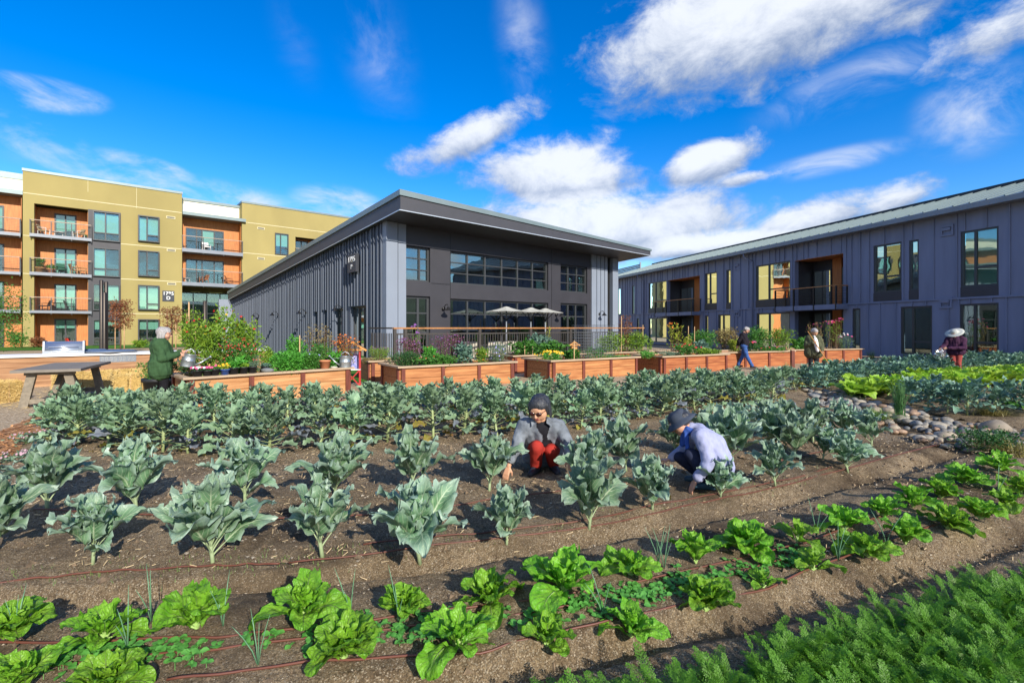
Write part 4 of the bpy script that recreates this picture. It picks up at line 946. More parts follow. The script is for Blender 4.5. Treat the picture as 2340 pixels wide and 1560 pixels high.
# ================================================================ leaves
def leaf(mb, base, az, el0, el1, L, W, mi=0, prof='ovate', nl=9, nw=6, ruffle=.0, cup=.25, pet=.0, petr=.006, pmi=None, roll=0.0, rr=None, freq=3.2, sag=1.0, crumple=.0, tatter=0.0):
    """one leaf: petiole then blade, bending from elevation el0 to el1 (radians)"""
    rr = rr or random
    ca, sa = math.cos(az), math.sin(az); H = np.array([ca, sa, 0.0]); side0 = np.array([-sa, ca, 0.0]); up = np.array([0, 0, 1.0])
    p = np.array(base, float); npet = 3 if pet > 0 else 0; pts = [p.copy()]
    if pet > 0:
        for i in range(npet):
            e = el0 + (el1 - el0) * .1 * i / npet; p = p + (H * math.cos(e) + up * math.sin(e)) * pet / npet; pts.append(p.copy())
        mb.tube(pts, [petr * (1.25 - .2 * i) for i in range(len(pts))], 4, mi if pmi is None else pmi, cap=False)
    t = np.linspace(0, 1, nl + 1)
    if prof == 'ovate': w = np.sin(np.pi * np.clip(t, 0, 1) ** .75) ** .65 * (1 - .12 * t); w[0] = .10; w[-1] = .16
    elif prof == 'obov': w = np.clip(t * 1.7 + .15, 0, 1) ** .9 * np.sqrt(np.clip(1 - ((t - .50) / .515).clip(0) ** 2.2, 0, 1)); w[-1] = max(w[-1], .16)
    elif prof == 'round': w = np.sin(np.pi * np.clip(t * .93 + .05, 0, 1)) ** .5
    else: w = np.sin(np.pi * t) ** .8 + .02
    ph1, ph2 = rr.uniform(0, 6.28), rr.uniform(0, 6.28)
    if prof == 'ovate' and ruffle > 0:
        lobe = np.array([1 + .16 * math.sin(9.0 * x + ph1) + rr.uniform(-.07, .07) for x in t]); w = w * lobe
    P = [p]; T = []
    for i in range(nl):
        e = el0 + (el1 - el0) * ((i + .5) / nl) ** sag; d = H * math.cos(e) + up * math.sin(e); T.append(d); P.append(P[-1] + d * L / nl)
    T.append(T[-1]); js = np.linspace(-1, 1, nw + 1); V = []; UV = []
    for i in range(nl + 1):
        d = T[i]; s = side0 * math.cos(roll) + np.cross(d, side0) * math.sin(roll) ; n = np.cross(d, s)
        for j in js:
            aj = abs(j); hw = W * .5 * w[i]
            ang = cup * aj
            off = s * (j * hw * math.cos(ang)) + n * (aj * hw * math.sin(ang))
            ph = ph1 if j < 0 else ph2
            rf = ruffle * W * (aj ** 2.2) * (math.sin(freq * 6.283 * t[i] + ph) * .8 + rr.uniform(-.55, .55)) * min(1, t[i] * 4 + .1)
            if crumple: rf += crumple * W * mnoise.noise(Vector((j * 1.7 + ph1 * 9, t[i] * 4.5, ph2 * 7))) * min(1, aj * 3 + .15)
            V.append(P[i] + off + n * rf + d * (rf * .35)); UV.append((j, t[i]))
    f = [(i * (nw + 1) + k, i * (nw + 1) + k + 1, (i + 1) * (nw + 1) + k + 1, (i + 1) * (nw + 1) + k) for i in range(nl) for k in range(nw) if not (tatter and i > nl * .35 and (k in (0, nw - 1) or i >= nl - 1) and rr.random() < tatter)]
    mb.add(np.array(V), f, mi, True, np.array(UV))

m_coll = leaf_mat('collard_leaf', (.075, .180, .078), (.165, .300, .145), (.52, .62, .40), .22, .38, 8.0, (.40, .51, .43), .14, 1.25)
m_collold = leaf_mat('yellowing_leaf', (.24, .26, .04), (.36, .26, .05), (.5, .45, .2), .25, .5, 7.0, None, .1)
m_cstem = mat('pale_green_stem', (.30, .38, .20), .55, .2, 12)
m_broc = leaf_mat('broccoli_leaf', (.150, .275, .135), (.275, .410, .235), (.42, .52, .30), .18, .5, 6.0, (.25, .36, .25), .15, .9)
m_broc2 = leaf_mat('far_broccoli_leaf', (.095, .205, .125), (.165, .305, .215), (.33, .46, .30), .15, .42, 6.0, (.19, .30, .24), .15, .8)
m_purp = leaf_mat('purple_grey_leaf', (.13, .15, .19), (.19, .22, .25), (.4, .4, .42), .15, .5, 6, None, .1)
m_bstem = mat('broccoli_stalk', (.33, .40, .18), .5, .2, 10)
m_lett = leaf_mat('lettuce_leaf', (.105, .31, .016), (.290, .54, .048), (.50, .68, .26), .36, .38, 8.0, (.15, .42, .02), .15, .9, .7)
m_letti = leaf_mat('lettuce_heart_leaf', (.17, .43, .02), (.26, .52, .04), (.60, .74, .30), .35, .4, 8.0, None, .1, .8, .6)
m_lettf = leaf_mat('yellow_green_lettuce', (.22, .42, .02), (.36, .55, .05), (.5, .65, .2), .35, .45, 7.0, None, .15)

def collard(seed, n=16, h=.08, big=1.0, old=False):
    r = random.Random(seed); root = thing('collard_plant', 'x', 'vegetable plant', group='collard plants in the brown soil')
    st = MB(); lean = (r.uniform(-.03, .03), r.uniform(-.03, .03)); hh = h * r.uniform(.8, 1.3)
    st.tube([(0, 0, -.03), (lean[0] * .5, lean[1] * .5, hh * .5), (lean[0], lean[1], hh), (lean[0] * 1.3, lean[1] * 1.3, hh + .10)], [.014, .013, .012, .010], 7)
    part(st, 'stem', m_cstem, root, False)
    mb = MB()
    for i in range(n):
        k = i / (n - 1); az = i * 2.399 + r.uniform(-.4, .4); c = (lean[0] * (.5 + k), lean[1] * (.5 + k), hh * (.45 + .55 * k) + .13 * k)
        e0 = R(52 + 34 * k + r.uniform(-8, 8)); e1 = R(-30 + 102 * k + r.uniform(-24, 24)); sz = big * (1.0 - .30 * k) * r.uniform(.8, 1.2)
        leaf(mb, c, az, e0, e1, .34 * sz, .215 * sz, 0, 'ovate', 16, 10, .19 if k > .35 else .13, r.uniform(.05, .5), .085 * sz + .03 * (1 - k), .006, 1, r.uniform(-.5, .5), r, r.uniform(1.8, 3.4), r.uniform(1.1, 1.9), .16, .13)
    if old: leaf(mb, (0, 0, hh), r.uniform(3.6, 5.6), R(30), R(-80), .15, .10, 2, 'ovate', 8, 6, .08, .2, .10, .006, 1, 0, r)
    part(mb, 'leaves', [m_coll, m_cstem, m_collold], root, False); return root
def broccoli(seed, n=30, h=.50, mlist=None, lod=1.0, name='broccoli_plant', bulk=1.0):
    r = random.Random(seed); root = thing(name, 'x', 'vegetable plant')
    n = int(n * 1.3); bx, by = r.uniform(-.05, .05), r.uniform(-.05, .05); st = MB()
    st.tube([(bx * -1.5, by * -1.5, -.03), (0, 0, h * .25), (bx, by, h * .6), (bx * .6, by * .6, h)], [.016, .016, .015, .010], 6); part(st, 'stalk', m_bstem, root, False)
    mb = MB()
    for i in range(n):
        k = i / (n - 1); z = h * (.10 + .90 * k ** .85); az = i * 2.399 + r.uniform(-.5, .5); q = z / h; x, y = bx * min(1, q * 1.6), by * min(1, q * 1.6)
        e0 = R(12 + 62 * k + r.uniform(-10, 10)); e1 = R(-42 + 85 * k + r.uniform(-25, 25)); sz = bulk * (1.0 - .35 * abs(k - .35)) * r.uniform(.75, 1.2)
        mi = 0
        u = r.random()
        if k < .22 and u < .22: mi = 2
        elif k < .5 and u > .80: mi = 3
        leaf(mb, (x, y, z), az, e0, e1, .19 * sz, .13 * sz, mi, 'ovate', max(5, int(8 * lod)), max(4, int(6 * lod)), .20, r.uniform(.0, .5), .13 * sz * (1.1 - .6 * k), .0042, 1, r.uniform(-.5, .5), r, 3.1, 1.2, .15, .05)
        if k > .3:      # leaflets along the petiole
            a = az + r.uniform(-.5, .5); leaf(mb, (x + math.cos(a) * .05, y + math.sin(a) * .05, z + .04), a, e0, e1 - .5, .085 * sz, .07 * sz, mi, 'ovate', 4, 4, .2, .2, 0, 0, 1, r.uniform(-.8, .8), r)
    part(mb, 'leaves', mlist or [m_broc, m_bstem, m_collold, m_purp], root, False); return root
def lettuce_mesh(seed, n=15, big=1.0, open_=0.0, mats=None, nl=13, nw=10, el=0.0):
    r = random.Random(seed); mb = MB()
    for i in range(n):
        k = i / (n - 1); az = i * 2.399 + r.uniform(-.35, .35)
        e0 = R(34 + 48 * k + r.uniform(-9, 9) + el); e1 = R(-42 + 88 * k + r.uniform(-26, 22) - 18 * open_ + el * .5); sz = big * (1.0 - .45 * k) * r.uniform(.78, 1.22)
        leaf(mb, (0, 0, .012 + .03 * k), az, e0, e1, .215 * sz, .150 * sz, 0 if k < .72 else 1, 'obov', nl, nw, .05 + .12 * k, r.uniform(.05, .5), .035, .009, 2, r.uniform(-.4, .4), r, r.uniform(2.2, 3.8), r.uniform(1.2, 1.9), .22)
    mats = mats or [m_lett, m_letti, m_wstem]
    return mb.mesh('lettuce', mats)
m_wstem = mat('white_green_rib', (.34, .50, .15), .45, .1, 10)

# ---------------------------------------------------------------- collards
protoC = [collard(s, n, h, b, o) for s, n, h, b, o in ((11, 19, .09, 1.0, False), (12, 17, .11, .95, False), (13, 21, .07, 1.12, False), (14, 15, .12, .85, False), (15, 20, .08, 1.05, False), (16, 18, .10, 1.0, False), (17, 14, .10, 1.05, False), (18, 20, .08, .95, True), (19, 17, .06, 1.1, False), (110, 15, .11, 1.0, False), (111, 22, .08, .95, False), (112, 16, .09, 1.05, False))]
CW = [  # base px, base py, size, proto, label
    (-12, 1262, .95, 0, 'grey green collard cut by the left picture edge in the front row'),
    (212, 1287, .82, 3, 'small collard with a crooked stem, second in the front collard row'),
    (487, 1283, 1.0, 1, 'ragged collard just left of the centre collards, over the hose end'),
    (738, 1273, 1.04, 2, 'dense collard fourth in the front row, right above the big lettuce'),
    (960, 1268, 1.06, 4, 'broad ragged collard in front, below the large upright one'),
    (1158, 1240, .78, 3, 'thin tall stemmed collard in front of the denim shirt woman'),
    (1345, 1205, 1.0, 5, 'upright collard with drooping right leaf between the two crouching women'),
    (1490, 1166, .92, 0, 'collard at the tips of the bucket hat woman\'s toes'),
    (1646, 1135, .74, 3, 'small collard right of the bucket hat woman\'s blue shoe'),
    (1772, 1110, .90, 1, 'low spreading collard, second right of the bucket hat woman'),
    (1938, 1082, .98, 2, 'last broad collard of the front row beside the bare soil'),
    (108, 1165, 1.12, 4, 'large blue green collard at the left end of the rear collard row'),
    (312, 1172, 1.10, 5, 'wide collard with a big drooping leaf, second in the rear collard row'),
    (560, 1152, 1.08, 1, 'blue tinted collard with a yellowing leaf in the rear collard row'),
    (765, 1128, 1.00, 0, 'tall collard behind the dense front one, fourth in the rear collard row'),
    (950, 1128, 1.18, 2, 'largest upright collard, left of the denim shirt woman'),
    (1118, 1120, 1.0, 5, 'dark leaved collard under the denim shirt woman\'s reaching hand'),
    (1335, 1112, 1.05, 4, 'full collard covering the denim shirt woman\'s left arm'),
    (1432, 1078, 1.0, 2, 'spreading collard between the women, in front of the bare strip'),
    (1545, 1030, .78, 5, 'collard behind the bucket hat woman\'s face'),
    (1665, 1052, 1.0, 1, 'collard right behind the bucket hat woman\'s back'),
    (1752, 1030, .96, 4, 'collard with a yellow leaf second behind the lilac sweater'),
    (1795, 1005, .90, 0, 'collard toward the broccoli patch above the yellow leafed one'),
    (1858, 1010, .92, 2, 'broad low collard near the cobbles, behind the last front one'),
    (1925, 1003, .86, 5, 'collard nearest to the river stones'),
    (1690, 1000, .80, 3, 'small collard high behind the lilac sweater'),
    (1815, 1048, .85, 3, 'low collard in the middle of the right hand collard clump'),
    (1990, 1022, .85, 1, 'outermost low collard of the clump facing the river stones'),
    (1620, 1008, .75, 2, 'collard peeking over the bucket hat woman\'s back toward the broccoli'),
    (1745, 982, .80, 4, 'rearmost collard of the right hand clump close to the broccoli'),
    (1880, 1052, .62, 0, 'bright low collard in the gap left of the last front collard'),
]
CW = [(a, b, c * (.95 if a < 1500 else (.84 if b > 1060 else 1.08)), i % 12, l) for i, (a, b, c, k, l) in enumerate(CW)]
usedC = set(); rr0 = random.Random(2)
for px, py, s, k, l in CW:
    loc = gs(px, py)
    if k not in usedC: usedC.add(k); o = protoC[k]; o.location = loc; o.scale = (s,) * 3; o.rotation_euler.z = rr0.uniform(0, 6.28); o['label'] = l
    else: dup(protoC[k], loc, rr0.uniform(0, 6.28), s, l, None, (rr0.uniform(-.13, .13), rr0.uniform(-.13, .13)))

# ---------------------------------------------------------------- lettuces
LT = [(28, 1462, .9, 'lettuce cut by the left picture edge in the rear lettuce row'), (240, 1470, 1.05, 'broad pale lettuce second in the rear lettuce row'), (450, 1440, 1.12, 'lettuce with insect holes, third in the rear lettuce row'),
      (700, 1418, 1.15, 'large lettuce fourth in the rear lettuce row, with a dark shadow behind'), (925, 1400, .78, 'small upright lettuce fifth in the rear lettuce row'), (1118, 1385, .95, 'lettuce with a hanging front leaf below the ragged front collard'),
      (1290, 1360, 1.22, 'biggest lettuce, in the rear row at the picture centre right'), (1442, 1318, .92, 'lettuce right after the biggest one in the rear lettuce row'), (1590, 1290, .98, 'lettuce with a tall back leaf, ninth in the rear lettuce row'),
      (1708, 1262, 1.08, 'wide lettuce tenth in the rear lettuce row'), (1822, 1240, .95, 'lettuce eleventh in the rear lettuce row, behind a flat sparse one'), (1932, 1212, 1.05, 'lettuce twelfth in the rear lettuce row, shadow on the dark furrow'),
      (2022, 1185, .9, 'lettuce thirteenth in the rear lettuce row'), (2085, 1160, 1.05, 'lettuce with a raised round leaf toward the upper right'), (2150, 1140, .95, 'lettuce third from the far end of the rear lettuce row'),
      (2212, 1108, 1.0, 'lettuce second from the far end of the rear lettuce row'), (2285, 1078, 1.05, 'last lettuce of the rear row, beside the shrubs by the stones'), (2330, 1130, .95, 'lettuce at the right edge behind the front row end'),
      (48, 1585, .85, 'dark green lettuce in the bottom left corner'), (245, 1592, .9, 'front lettuce cut by the bottom edge, second from the left'), (790, 1508, 1.0, 'lettuce with round leaves, third in the front lettuce row'),
      (1042, 1488, 1.12, 'lettuce with a large rear leaf and broad round front leaves'), (1248, 1468, .82, 'small lettuce with one big arched leaf in the front row'), (1442, 1432, .86, 'narrow lettuce with dangling leaves, in the front row centre right'),
      (1612, 1385, 1.0, 'lettuce with one long drooping leaf on the right side'), (1745, 1342, .62, 'tiny sparse lettuce in the front row'), (1858, 1305, .80, 'flat sparse lettuce with a long arched leaf'),
      (1985, 1275, .95, 'leaning lettuce on the lit crest of the front row'), (2068, 1245, .95, 'lettuce next to the leaning one in the front row'), (2165, 1212, 1.0, 'lettuce fourth from the right end of the front row'),
      (2240, 1188, .9, 'lettuce third from the right end of the front row'), (2300, 1160, .9, 'lettuce second from the right end of the front row')]
protoL = [lettuce_mesh(s, n, b, o, el=e) for s, n, b, o, e in ((21, 17, 1, 0, 5), (22, 15, 1.0, .6, 0), (23, 19, 1.02, .2, 8), (24, 14, .95, 1.0, -4), (25, 16, 1.0, .3, 12), (26, 18, 1.05, .5, 2), (27, 13, 1.0, .1, 6), (30, 20, 1.0, .7, 3), (31, 15, 1.05, .3, -3), (32, 16, .95, 0, 9))]
protoSparse = lettuce_mesh(29, 7, .95, .8, nl=10)
for i, (px, py, s, l) in enumerate(LT):
    me = protoSparse if ('sparse' in l) else protoL[(i * 3) % len(protoL)]
    o = bpy.data.objects.new('lettuce', me); COL.objects.link(o); o.location = gs(px, py); o.rotation_euler = (rr0.uniform(-.1, .1), rr0.uniform(-.1, .1), rr0.uniform(0, 6.28)); o.scale = (s * .86,) * 3
    tag(o, l, 'lettuce', 'lettuces in the front bed')

# ---------------------------------------------------------------- broccoli patch
protoB = [broccoli(40 + i, n, h, None, 1.0, bulk=b) for i, (n, h, b) in enumerate(((30, .44, 1.15), (26, .40, 1.1), (33, .47, 1.1), (24, .36, 1.2), (30, .43, 1.05), (28, .45, 1.15), (34, .40, 1.1), (27, .48, 1.0)))]
usedB = set()
def polyline(pix, z=.05):
    P = [gp(x, y, z) for x, y in pix]; d = [0]
    for a, b in zip(P, P[1:]): d.append(d[-1] + math.hypot(b[0] - a[0], b[1] - a[1]))
    def f(s): return (np.interp(s, d, [p[0] for p in P]), np.interp(s, d, [p[1] for p in P]))
    return f, d[-1]
def plant_row(protos, used, pix, spacing, label, group, smin=.85, smax=1.15, jit=.08, zf=None, skip=None, seed=1):
    f, L = polyline(pix); r = random.Random(seed); s = r.uniform(0, spacing * .3)
    while s <= L:
        x, y = f(s); x += r.uniform(-jit, jit); y += r.uniform(-jit, jit)
        if not (skip and skip(x, y)):
            k = r.randrange(len(protos)); z = zf(x, y) if zf else float(soil_h(x, y)); sc = r.uniform(smin, smax)
            if k not in used: used.add(k); o = protos[k]; o.location = (x, y, z); o.scale = (sc,) * 3; o.rotation_euler = (r.uniform(-.06, .06), r.uniform(-.06, .06), r.uniform(0, 6.28)); o['label'] = label; o['group'] = group
            else: dup(protos[k], (x, y, z), r.uniform(0, 6.28), sc, label, group, (r.uniform(-.07, .07), r.uniform(-.07, .07)))
        s += spacing * r.uniform(.85, 1.15)
g_ = 'broccoli plants in the crowded patch'
plant_row(protoB, usedB, [(95, 1015), (225, 1018), (423, 1038), (640, 1030), (811, 1016), (1129, 991), (1312, 976), (1463, 955), (1567, 940), (1709, 930), (1785, 923)], .46, 'tall grey green broccoli plant with bare pale stalk in the foremost broccoli row', g_, .95, 1.22, seed=1)
plant_row(protoB, usedB, [(110, 985), (420, 990), (800, 975), (1150, 950), (1500, 925), (1805, 905)], .46, 'grey green broccoli plant in the second broccoli row behind the collards', g_, .85, 1.1, seed=2)
plant_row(protoB, usedB, [(170, 966), (420, 962), (800, 948), (1150, 927), (1500, 906), (1820, 889)], .48, 'grey green broccoli plant in the third broccoli row from the front', g_, .72, .98, seed=3)
plant_row(protoB, usedB, [(330, 944), (420, 944), (800, 930), (1150, 911), (1500, 893), (1826, 876)], .52, 'grey green broccoli plant in the rearmost row, next to the raised beds', g_, .58, .85, seed=4)

# ---------------------------------------------------------------- right hand plot
m4 = [m_broc2, m_bstem, m_broc2, m_broc2]
protoK = [broccoli(60 + i, n, h, m4, .75, 'kale_plant', b) for i, (n, h, b) in enumerate(((22, .42, 1.25), (26, .46, 1.2), (20, .38, 1.3)))]
usedK = set(); zr = lambda x, y: .03
g_ = 'blue green brassicas in the right plot'
plant_row(protoK, usedK, [(2075, 922), (2163, 938), (2217, 944), (2316, 944), (2520, 958)], .42, 'blue green brassica with a pale forked stalk at the front of the right plot', g_, .78, .98, zf=zr, seed=5)
plant_row(protoK, usedK, [(2058, 909), (2200, 922), (2316, 925), (2540, 934)], .40, 'blue green brassica in the second row of the right plot', g_, .72, .9, zf=zr, seed=6)
for i, pix in enumerate(([(1842, 886), (1930, 880), (2060, 868), (2200, 858), (2560, 836)], [(1838, 878), (1930, 870), (2060, 860), (2200, 850), (2560, 828)], [(1836, 871), (2000, 857), (2200, 842), (2560, 820)], [(2020, 848), (2200, 834), (2560, 812)])):
    plant_row(protoK, usedK, pix, .42, ['blue green brassica along the rear edge of the yellow green lettuces', 'blue green brassica second behind the yellow green lettuces', 'blue green brassica in the third row by the mulch border', 'blue green brassica closest to the blue wing'][i], g_, .72, .95, zf=zr, seed=8 + i,
              skip=lambda x, y: math.hypot(x - gp(2183, 858)[0], y - gp(2183, 858)[1] + .35) < .62)
protoF = []
for s in (71, 72, 73):
    o = bpy.data.objects.new('lettuce', lettuce_mesh(s, 15, 1.25, 0, [m_lettf, m_lettf, m_wstem], 6, 5, 8)); COL.objects.link(o); tag(o, 'x', 'lettuce'); protoF.append(o)
usedF = set()
plant_row(protoF, usedF, [(1935, 906), (1990, 905), (2044, 901), (2200, 886), (2400, 872)], .36, 'yellow green lettuce in the front row of the far lettuce band', 'yellow green lettuces in the right plot', 1.35, 1.7, .05, zr, seed=20)
plant_row(protoF, usedF, [(1950, 897), (2044, 893), (2200, 877), (2420, 862)], .36, 'yellow green lettuce in the middle of the far lettuce band', 'yellow green lettuces in the right plot', 1.35, 1.7, .05, zr, seed=21)
plant_row(protoF, usedF, [(2080, 880), (2200, 868), (2440, 853)], .38, 'yellow green lettuce at the rear of the far lettuce band', 'yellow green lettuces in the right plot', 1.35, 1.7, .05, zr, seed=22, skip=lambda x, y: math.hypot(x - gp(2183, 858)[0], y - gp(2183, 858)[1] + .45) < .60)

# ---------------------------------------------------------------- river stones in the swale
def stones():
    r = random.Random(5); P = [gp(*p) for p in [(1836, 889), (1890, 893), (1940, 905), (2030, 925), (2090, 938), (2150, 960), (2250, 972), (2340, 982), (2480, 995), (2480, 1062), (2340, 1046), (2250, 1034), (2170, 1030), (2060, 995), (1985, 965), (1930, 945), (1870, 925)]]
    cols = [(.235, .21, .17), (.29, .24, .17), (.125, .125, .12), (.35, .31, .24), (.25, .165, .105), (.18, .18, .17)]
    me = []
    for i, c in enumerate(cols):
        mb = MB(); mb.ball((0, 0, 0), 1.0, 14, 9); v = mb.v[0]
        for j in range(len(v)):
            n = mnoise.noise(Vector(v[j]) * .9 + Vector((i * 7, 0, 0))); v[j] *= 1 + .16 * n
        v *= np.array([r.uniform(.9, 1.25), r.uniform(.7, .95), r.uniform(.5, .68)])
        me.append(mb.mesh('river_stone', mat('river_stone_%s' % ('buff', 'tan', 'slate', 'cream', 'rust', 'grey')[i], c, .6, .25, 2.5, .12, 14, objrand=.25)))
    xs = [p[0] for p in P]; ys = [p[1] for p in P]; placed = []; tries = 0
    while len(placed) < 295 and tries < 30000:
        tries += 1; x = r.uniform(min(xs), max(xs)); y = r.uniform(min(ys), max(ys))
        if not in_poly(np.array([x]), np.array([y]), P)[0]: continue
        s = r.choice([.05, .06, .07, .085, .11]) if tries < 9000 else r.choice([.035, .045, .055])
        if any((x - a) ** 2 + (y - b) ** 2 < (.78 * (s + c)) ** 2 for a, b, c in placed): continue
        placed.append((x, y, s)); o = bpy.data.objects.new('river_stone', r.choice(me)); COL.objects.link(o); o.location = (x, y, -.03 + s * .34 + r.uniform(0, .03)); o.scale = (s,) * 3
        o.rotation_euler = (r.uniform(-.3, .3), r.uniform(-.3, .3), r.uniform(0, 6.28)); tag(o, 'smooth rounded river stone lying in the dry swale between the vegetable plots', 'stone', 'river stones in the swale')
stones()

# ---------------------------------------------------------------- carrot tops (one mass), seedlings, onions
m_carrot = leaf_mat('carrot_frond', (.060, .205, .022), (.170, .41, .050), (.13, .32, .03), .45, .5, 3, None, .2, .3, .0)
def carrots():
    r = np.random.default_rng(9); clumps = []
    for c in range(7):
        V = []; Fa = []
        rr = random.Random(100 + c)
        for fr in range(10):
            az = rr.uniform(0, 6.28); e0 = R(rr.uniform(48, 88)); e1 = e0 - R(rr.uniform(20, 75)); L = rr.uniform(.13, .24); n = 12; p = Vector((rr.uniform(-.02, .02), rr.uniform(-.02, .02), 0)); H = Vector((math.cos(az), math.sin(az), 0)); S_ = Vector((-math.sin(az), math.cos(az), 0))
            prev = p.copy()
            for i in range(n):
                t = (i + 1) / n; e = e0 + (e1 - e0) * t; d = H * math.cos(e) + Vector((0, 0, 1)) * math.sin(e); q = prev + d * (L / n); w = .0012
                b = len(V); V += [prev - S_ * w, prev + S_ * w, q + S_ * w, q - S_ * w]; Fa.append((b, b + 1, b + 2, b + 3)); prev = q
                if t > .32:
                    pl = .055 * (1.25 - t) * rr.uniform(.8, 1.2)
                    for sg in (-1, 1):
                        pd = (S_ * sg * .85 + d * .55 + Vector((0, 0, rr.uniform(-.1, .35)))).normalized(); pn = pd.cross(d).normalized(); pw = pd.cross(pn)
                        for m in range(4):
                            o = q + pd * (pl * (m + .6) / 4); ll = .0125 * (1.3 - m * .16)
                            for s2 in (-1, 1):
                                dd = (pd * .7 + pw * s2 * .8 + pn * rr.uniform(-.35, .35)).normalized(); ww = dd.cross(pn) * .0024; b = len(V)
                                V += [o, o + dd * ll * .55 + ww, o + dd * ll, o + dd * ll * .55 - ww]; Fa.append((b, b + 1, b + 2, b + 3))
        clumps.append((np.array([tuple(v) for v in V]), np.array(Fa)))
    edge = wl([(-100, 1910), (900, 1810), (1300, 1660), (1440, 1600), (1560, 1570), (1700, 1545), (1900, 1466), (2100, 1418), (2340, 1350), (2500, 1305)], .06)
    mb = MB(); n = 0
    for x in np.arange(-.6, 6.0, .070):
        for y in np.arange(1.0, 4.6, .070):
            X = x + r.uniform(-.04, .04); Y = y + r.uniform(-.04, .04)
            ye = np.interp(X, edge[:, 0], edge[:, 1])
            if Y > ye + r.normal(0, .05) or Y < ye - 1.9 or X / Y > 1.35: continue
            if fnoise(np.array(X), np.array(Y), 2.2, 33) < -.36: continue
            V, Fa = clumps[r.integers(0, 7)]; a = r.uniform(0, 6.28); s = r.uniform(.52, .92); ca, sa = math.cos(a) * s, math.sin(a) * s
            W = np.stack([V[:, 0] * ca - V[:, 1] * sa + X, V[:, 0] * sa + V[:, 1] * ca + Y, V[:, 2] * s + float(soil_h(X, Y)) - .005], -1); mb.add(W, Fa, 0, False); n += 1
    o = mb.build('carrot_tops', m_carrot); tag(o, 'dense feathery green carrot tops filling the near right corner', 'carrot tops', kind='stuff')
carrots()
m_seed = leaf_mat('seedling_leaf', (.10, .30, .05), (.16, .40, .08), (.2, .45, .12), .3, .5, 3, None, .1, .4, .1)
def seedlings():
    r = random.Random(8); mb = MB()
    f, L = polyline([(60, 1515), (420, 1492), (620, 1468), (900, 1444), (1050, 1432), (1260, 1392), (1500, 1350), (1700, 1298), (1850, 1262)], .12)
    for _ in range(720):
        u = r.random(); s = L * u
        if r.random() > .35 + .65 * (math.sin(u * 21) > -.3): continue
        x, y = f(s); x += r.gauss(0, .03); y += r.gauss(0, .05); z = float(soil_h(x, y)); h = r.uniform(.010, .034)
        mb.tube([(x, y, z - .005), (x, y, z + h)], .0015, 4, 0, False)
        a = r.uniform(0, 6.28)
        for k in range(r.choice([2, 2, 3, 4])): leaf(mb, (x, y, z + h), a + k * 3.14 / (1 if k < 2 else 2) + r.uniform(-.3, .3), R(25), R(-15), r.uniform(.022, .036), r.uniform(.022, .034), 0, 'round', 3, 4, 0, .2, 0, 0, 0, r.uniform(-.4, .4), r)
    o = mb.build('seedlings', m_seed); tag(o, 'low round leaved seedlings sprouting between the two lettuce rows', 'seedlings', kind='stuff')
    # grass sprouts on the lit collard crest
    mb = MB()
    for _ in range(420):
        px = r.uniform(-20, 1900); py = np.interp(px, [0, 700, 1300, 1900], [1322, 1278, 1196, 1085]) + r.gauss(0, 16); x, y, z = gs(px, py)
        for k in range(r.randint(1, 3)):
            h = r.uniform(.012, .035); a = r.uniform(0, 6.28); w = .0016; dx, dy = math.cos(a) * w, math.sin(a) * w; lx, ly = r.gauss(0, .008), r.gauss(0, .008); x2, y2 = x + r.gauss(0, .01), y + r.gauss(0, .01)
            mb.add([(x2 - dx, y2 - dy, z - .004), (x2 + dx, y2 + dy, z - .004), (x2 + lx, y2 + ly, z + h)], [(0, 1, 2)])
    o = mb.build('weed_sprouts', mat('weed_sprout_green', (.14, .24, .05), .6, .2, 20)); tag(o, 'tiny grass sprouts along the crest in front of the collards', 'weeds', kind='stuff')
seedlings()
def fallen():
    r = random.Random(14); mb = MB()
    for _ in range(150):
        px = r.uniform(120, 1790); t = r.random(); x, y = gp(px, np.interp(px, [100, 800, 1800], [1035, 1020, 930]) - t * 85 + r.gauss(0, 6), .05); z = float(soil_h(x, y)) + .012
        leaf(mb, (x, y, z), r.uniform(0, 6.28), R(r.uniform(-4, 14)), R(r.uniform(-25, 10)), r.uniform(.06, .14), r.uniform(.04, .09), r.choice([0, 0, 1, 2]), 'ovate', 6, 4, .2, r.uniform(.1, .8), 0, 0, 0, r.uniform(-.3, .3), r)
    o = mb.build('fallen_leaves', [fl_a, fl_b, fl_c]); tag(o, 'dry yellow and brown fallen leaves under the broccoli plants', 'fallen leaves', kind='stuff')
fl_a = leaf_mat('dry_orange_leaf', (.42, .20, .06), (.55, .30, .12), (.6, .45, .25), .2, .6); fl_b = leaf_mat('dry_brown_leaf', (.20, .11, .05), (.30, .18, .09), (.4, .3, .18), .15, .6); fl_c = leaf_mat('yellow_fallen_leaf', (.50, .36, .04), (.6, .42, .06), (.65, .55, .2), .25, .5)
fallen()
m_onion = mat('onion_leaf', (.14, .30, .16), .4, .15, 20, transl=.1)
def onion_mesh(seed):
    r = random.Random(seed); mb = MB()
    for k in range(r.randint(3, 5)):
        a = r.uniform(0, 6.28); L = r.uniform(.16, .30); lean = r.uniform(.1, .55); pts = [(math.cos(a) * lean * L * t ** 1.4, math.sin(a) * lean * L * t ** 1.4, L * t * (1 - .12 * lean * t)) for t in (0, .35, .7, 1)]
        mb.tube(pts, [.0028, .0027, .0022, .0006], 5)
    return mb.mesh('onion_plant', m_onion)
OM = [onion_mesh(i) for i in range(4)]
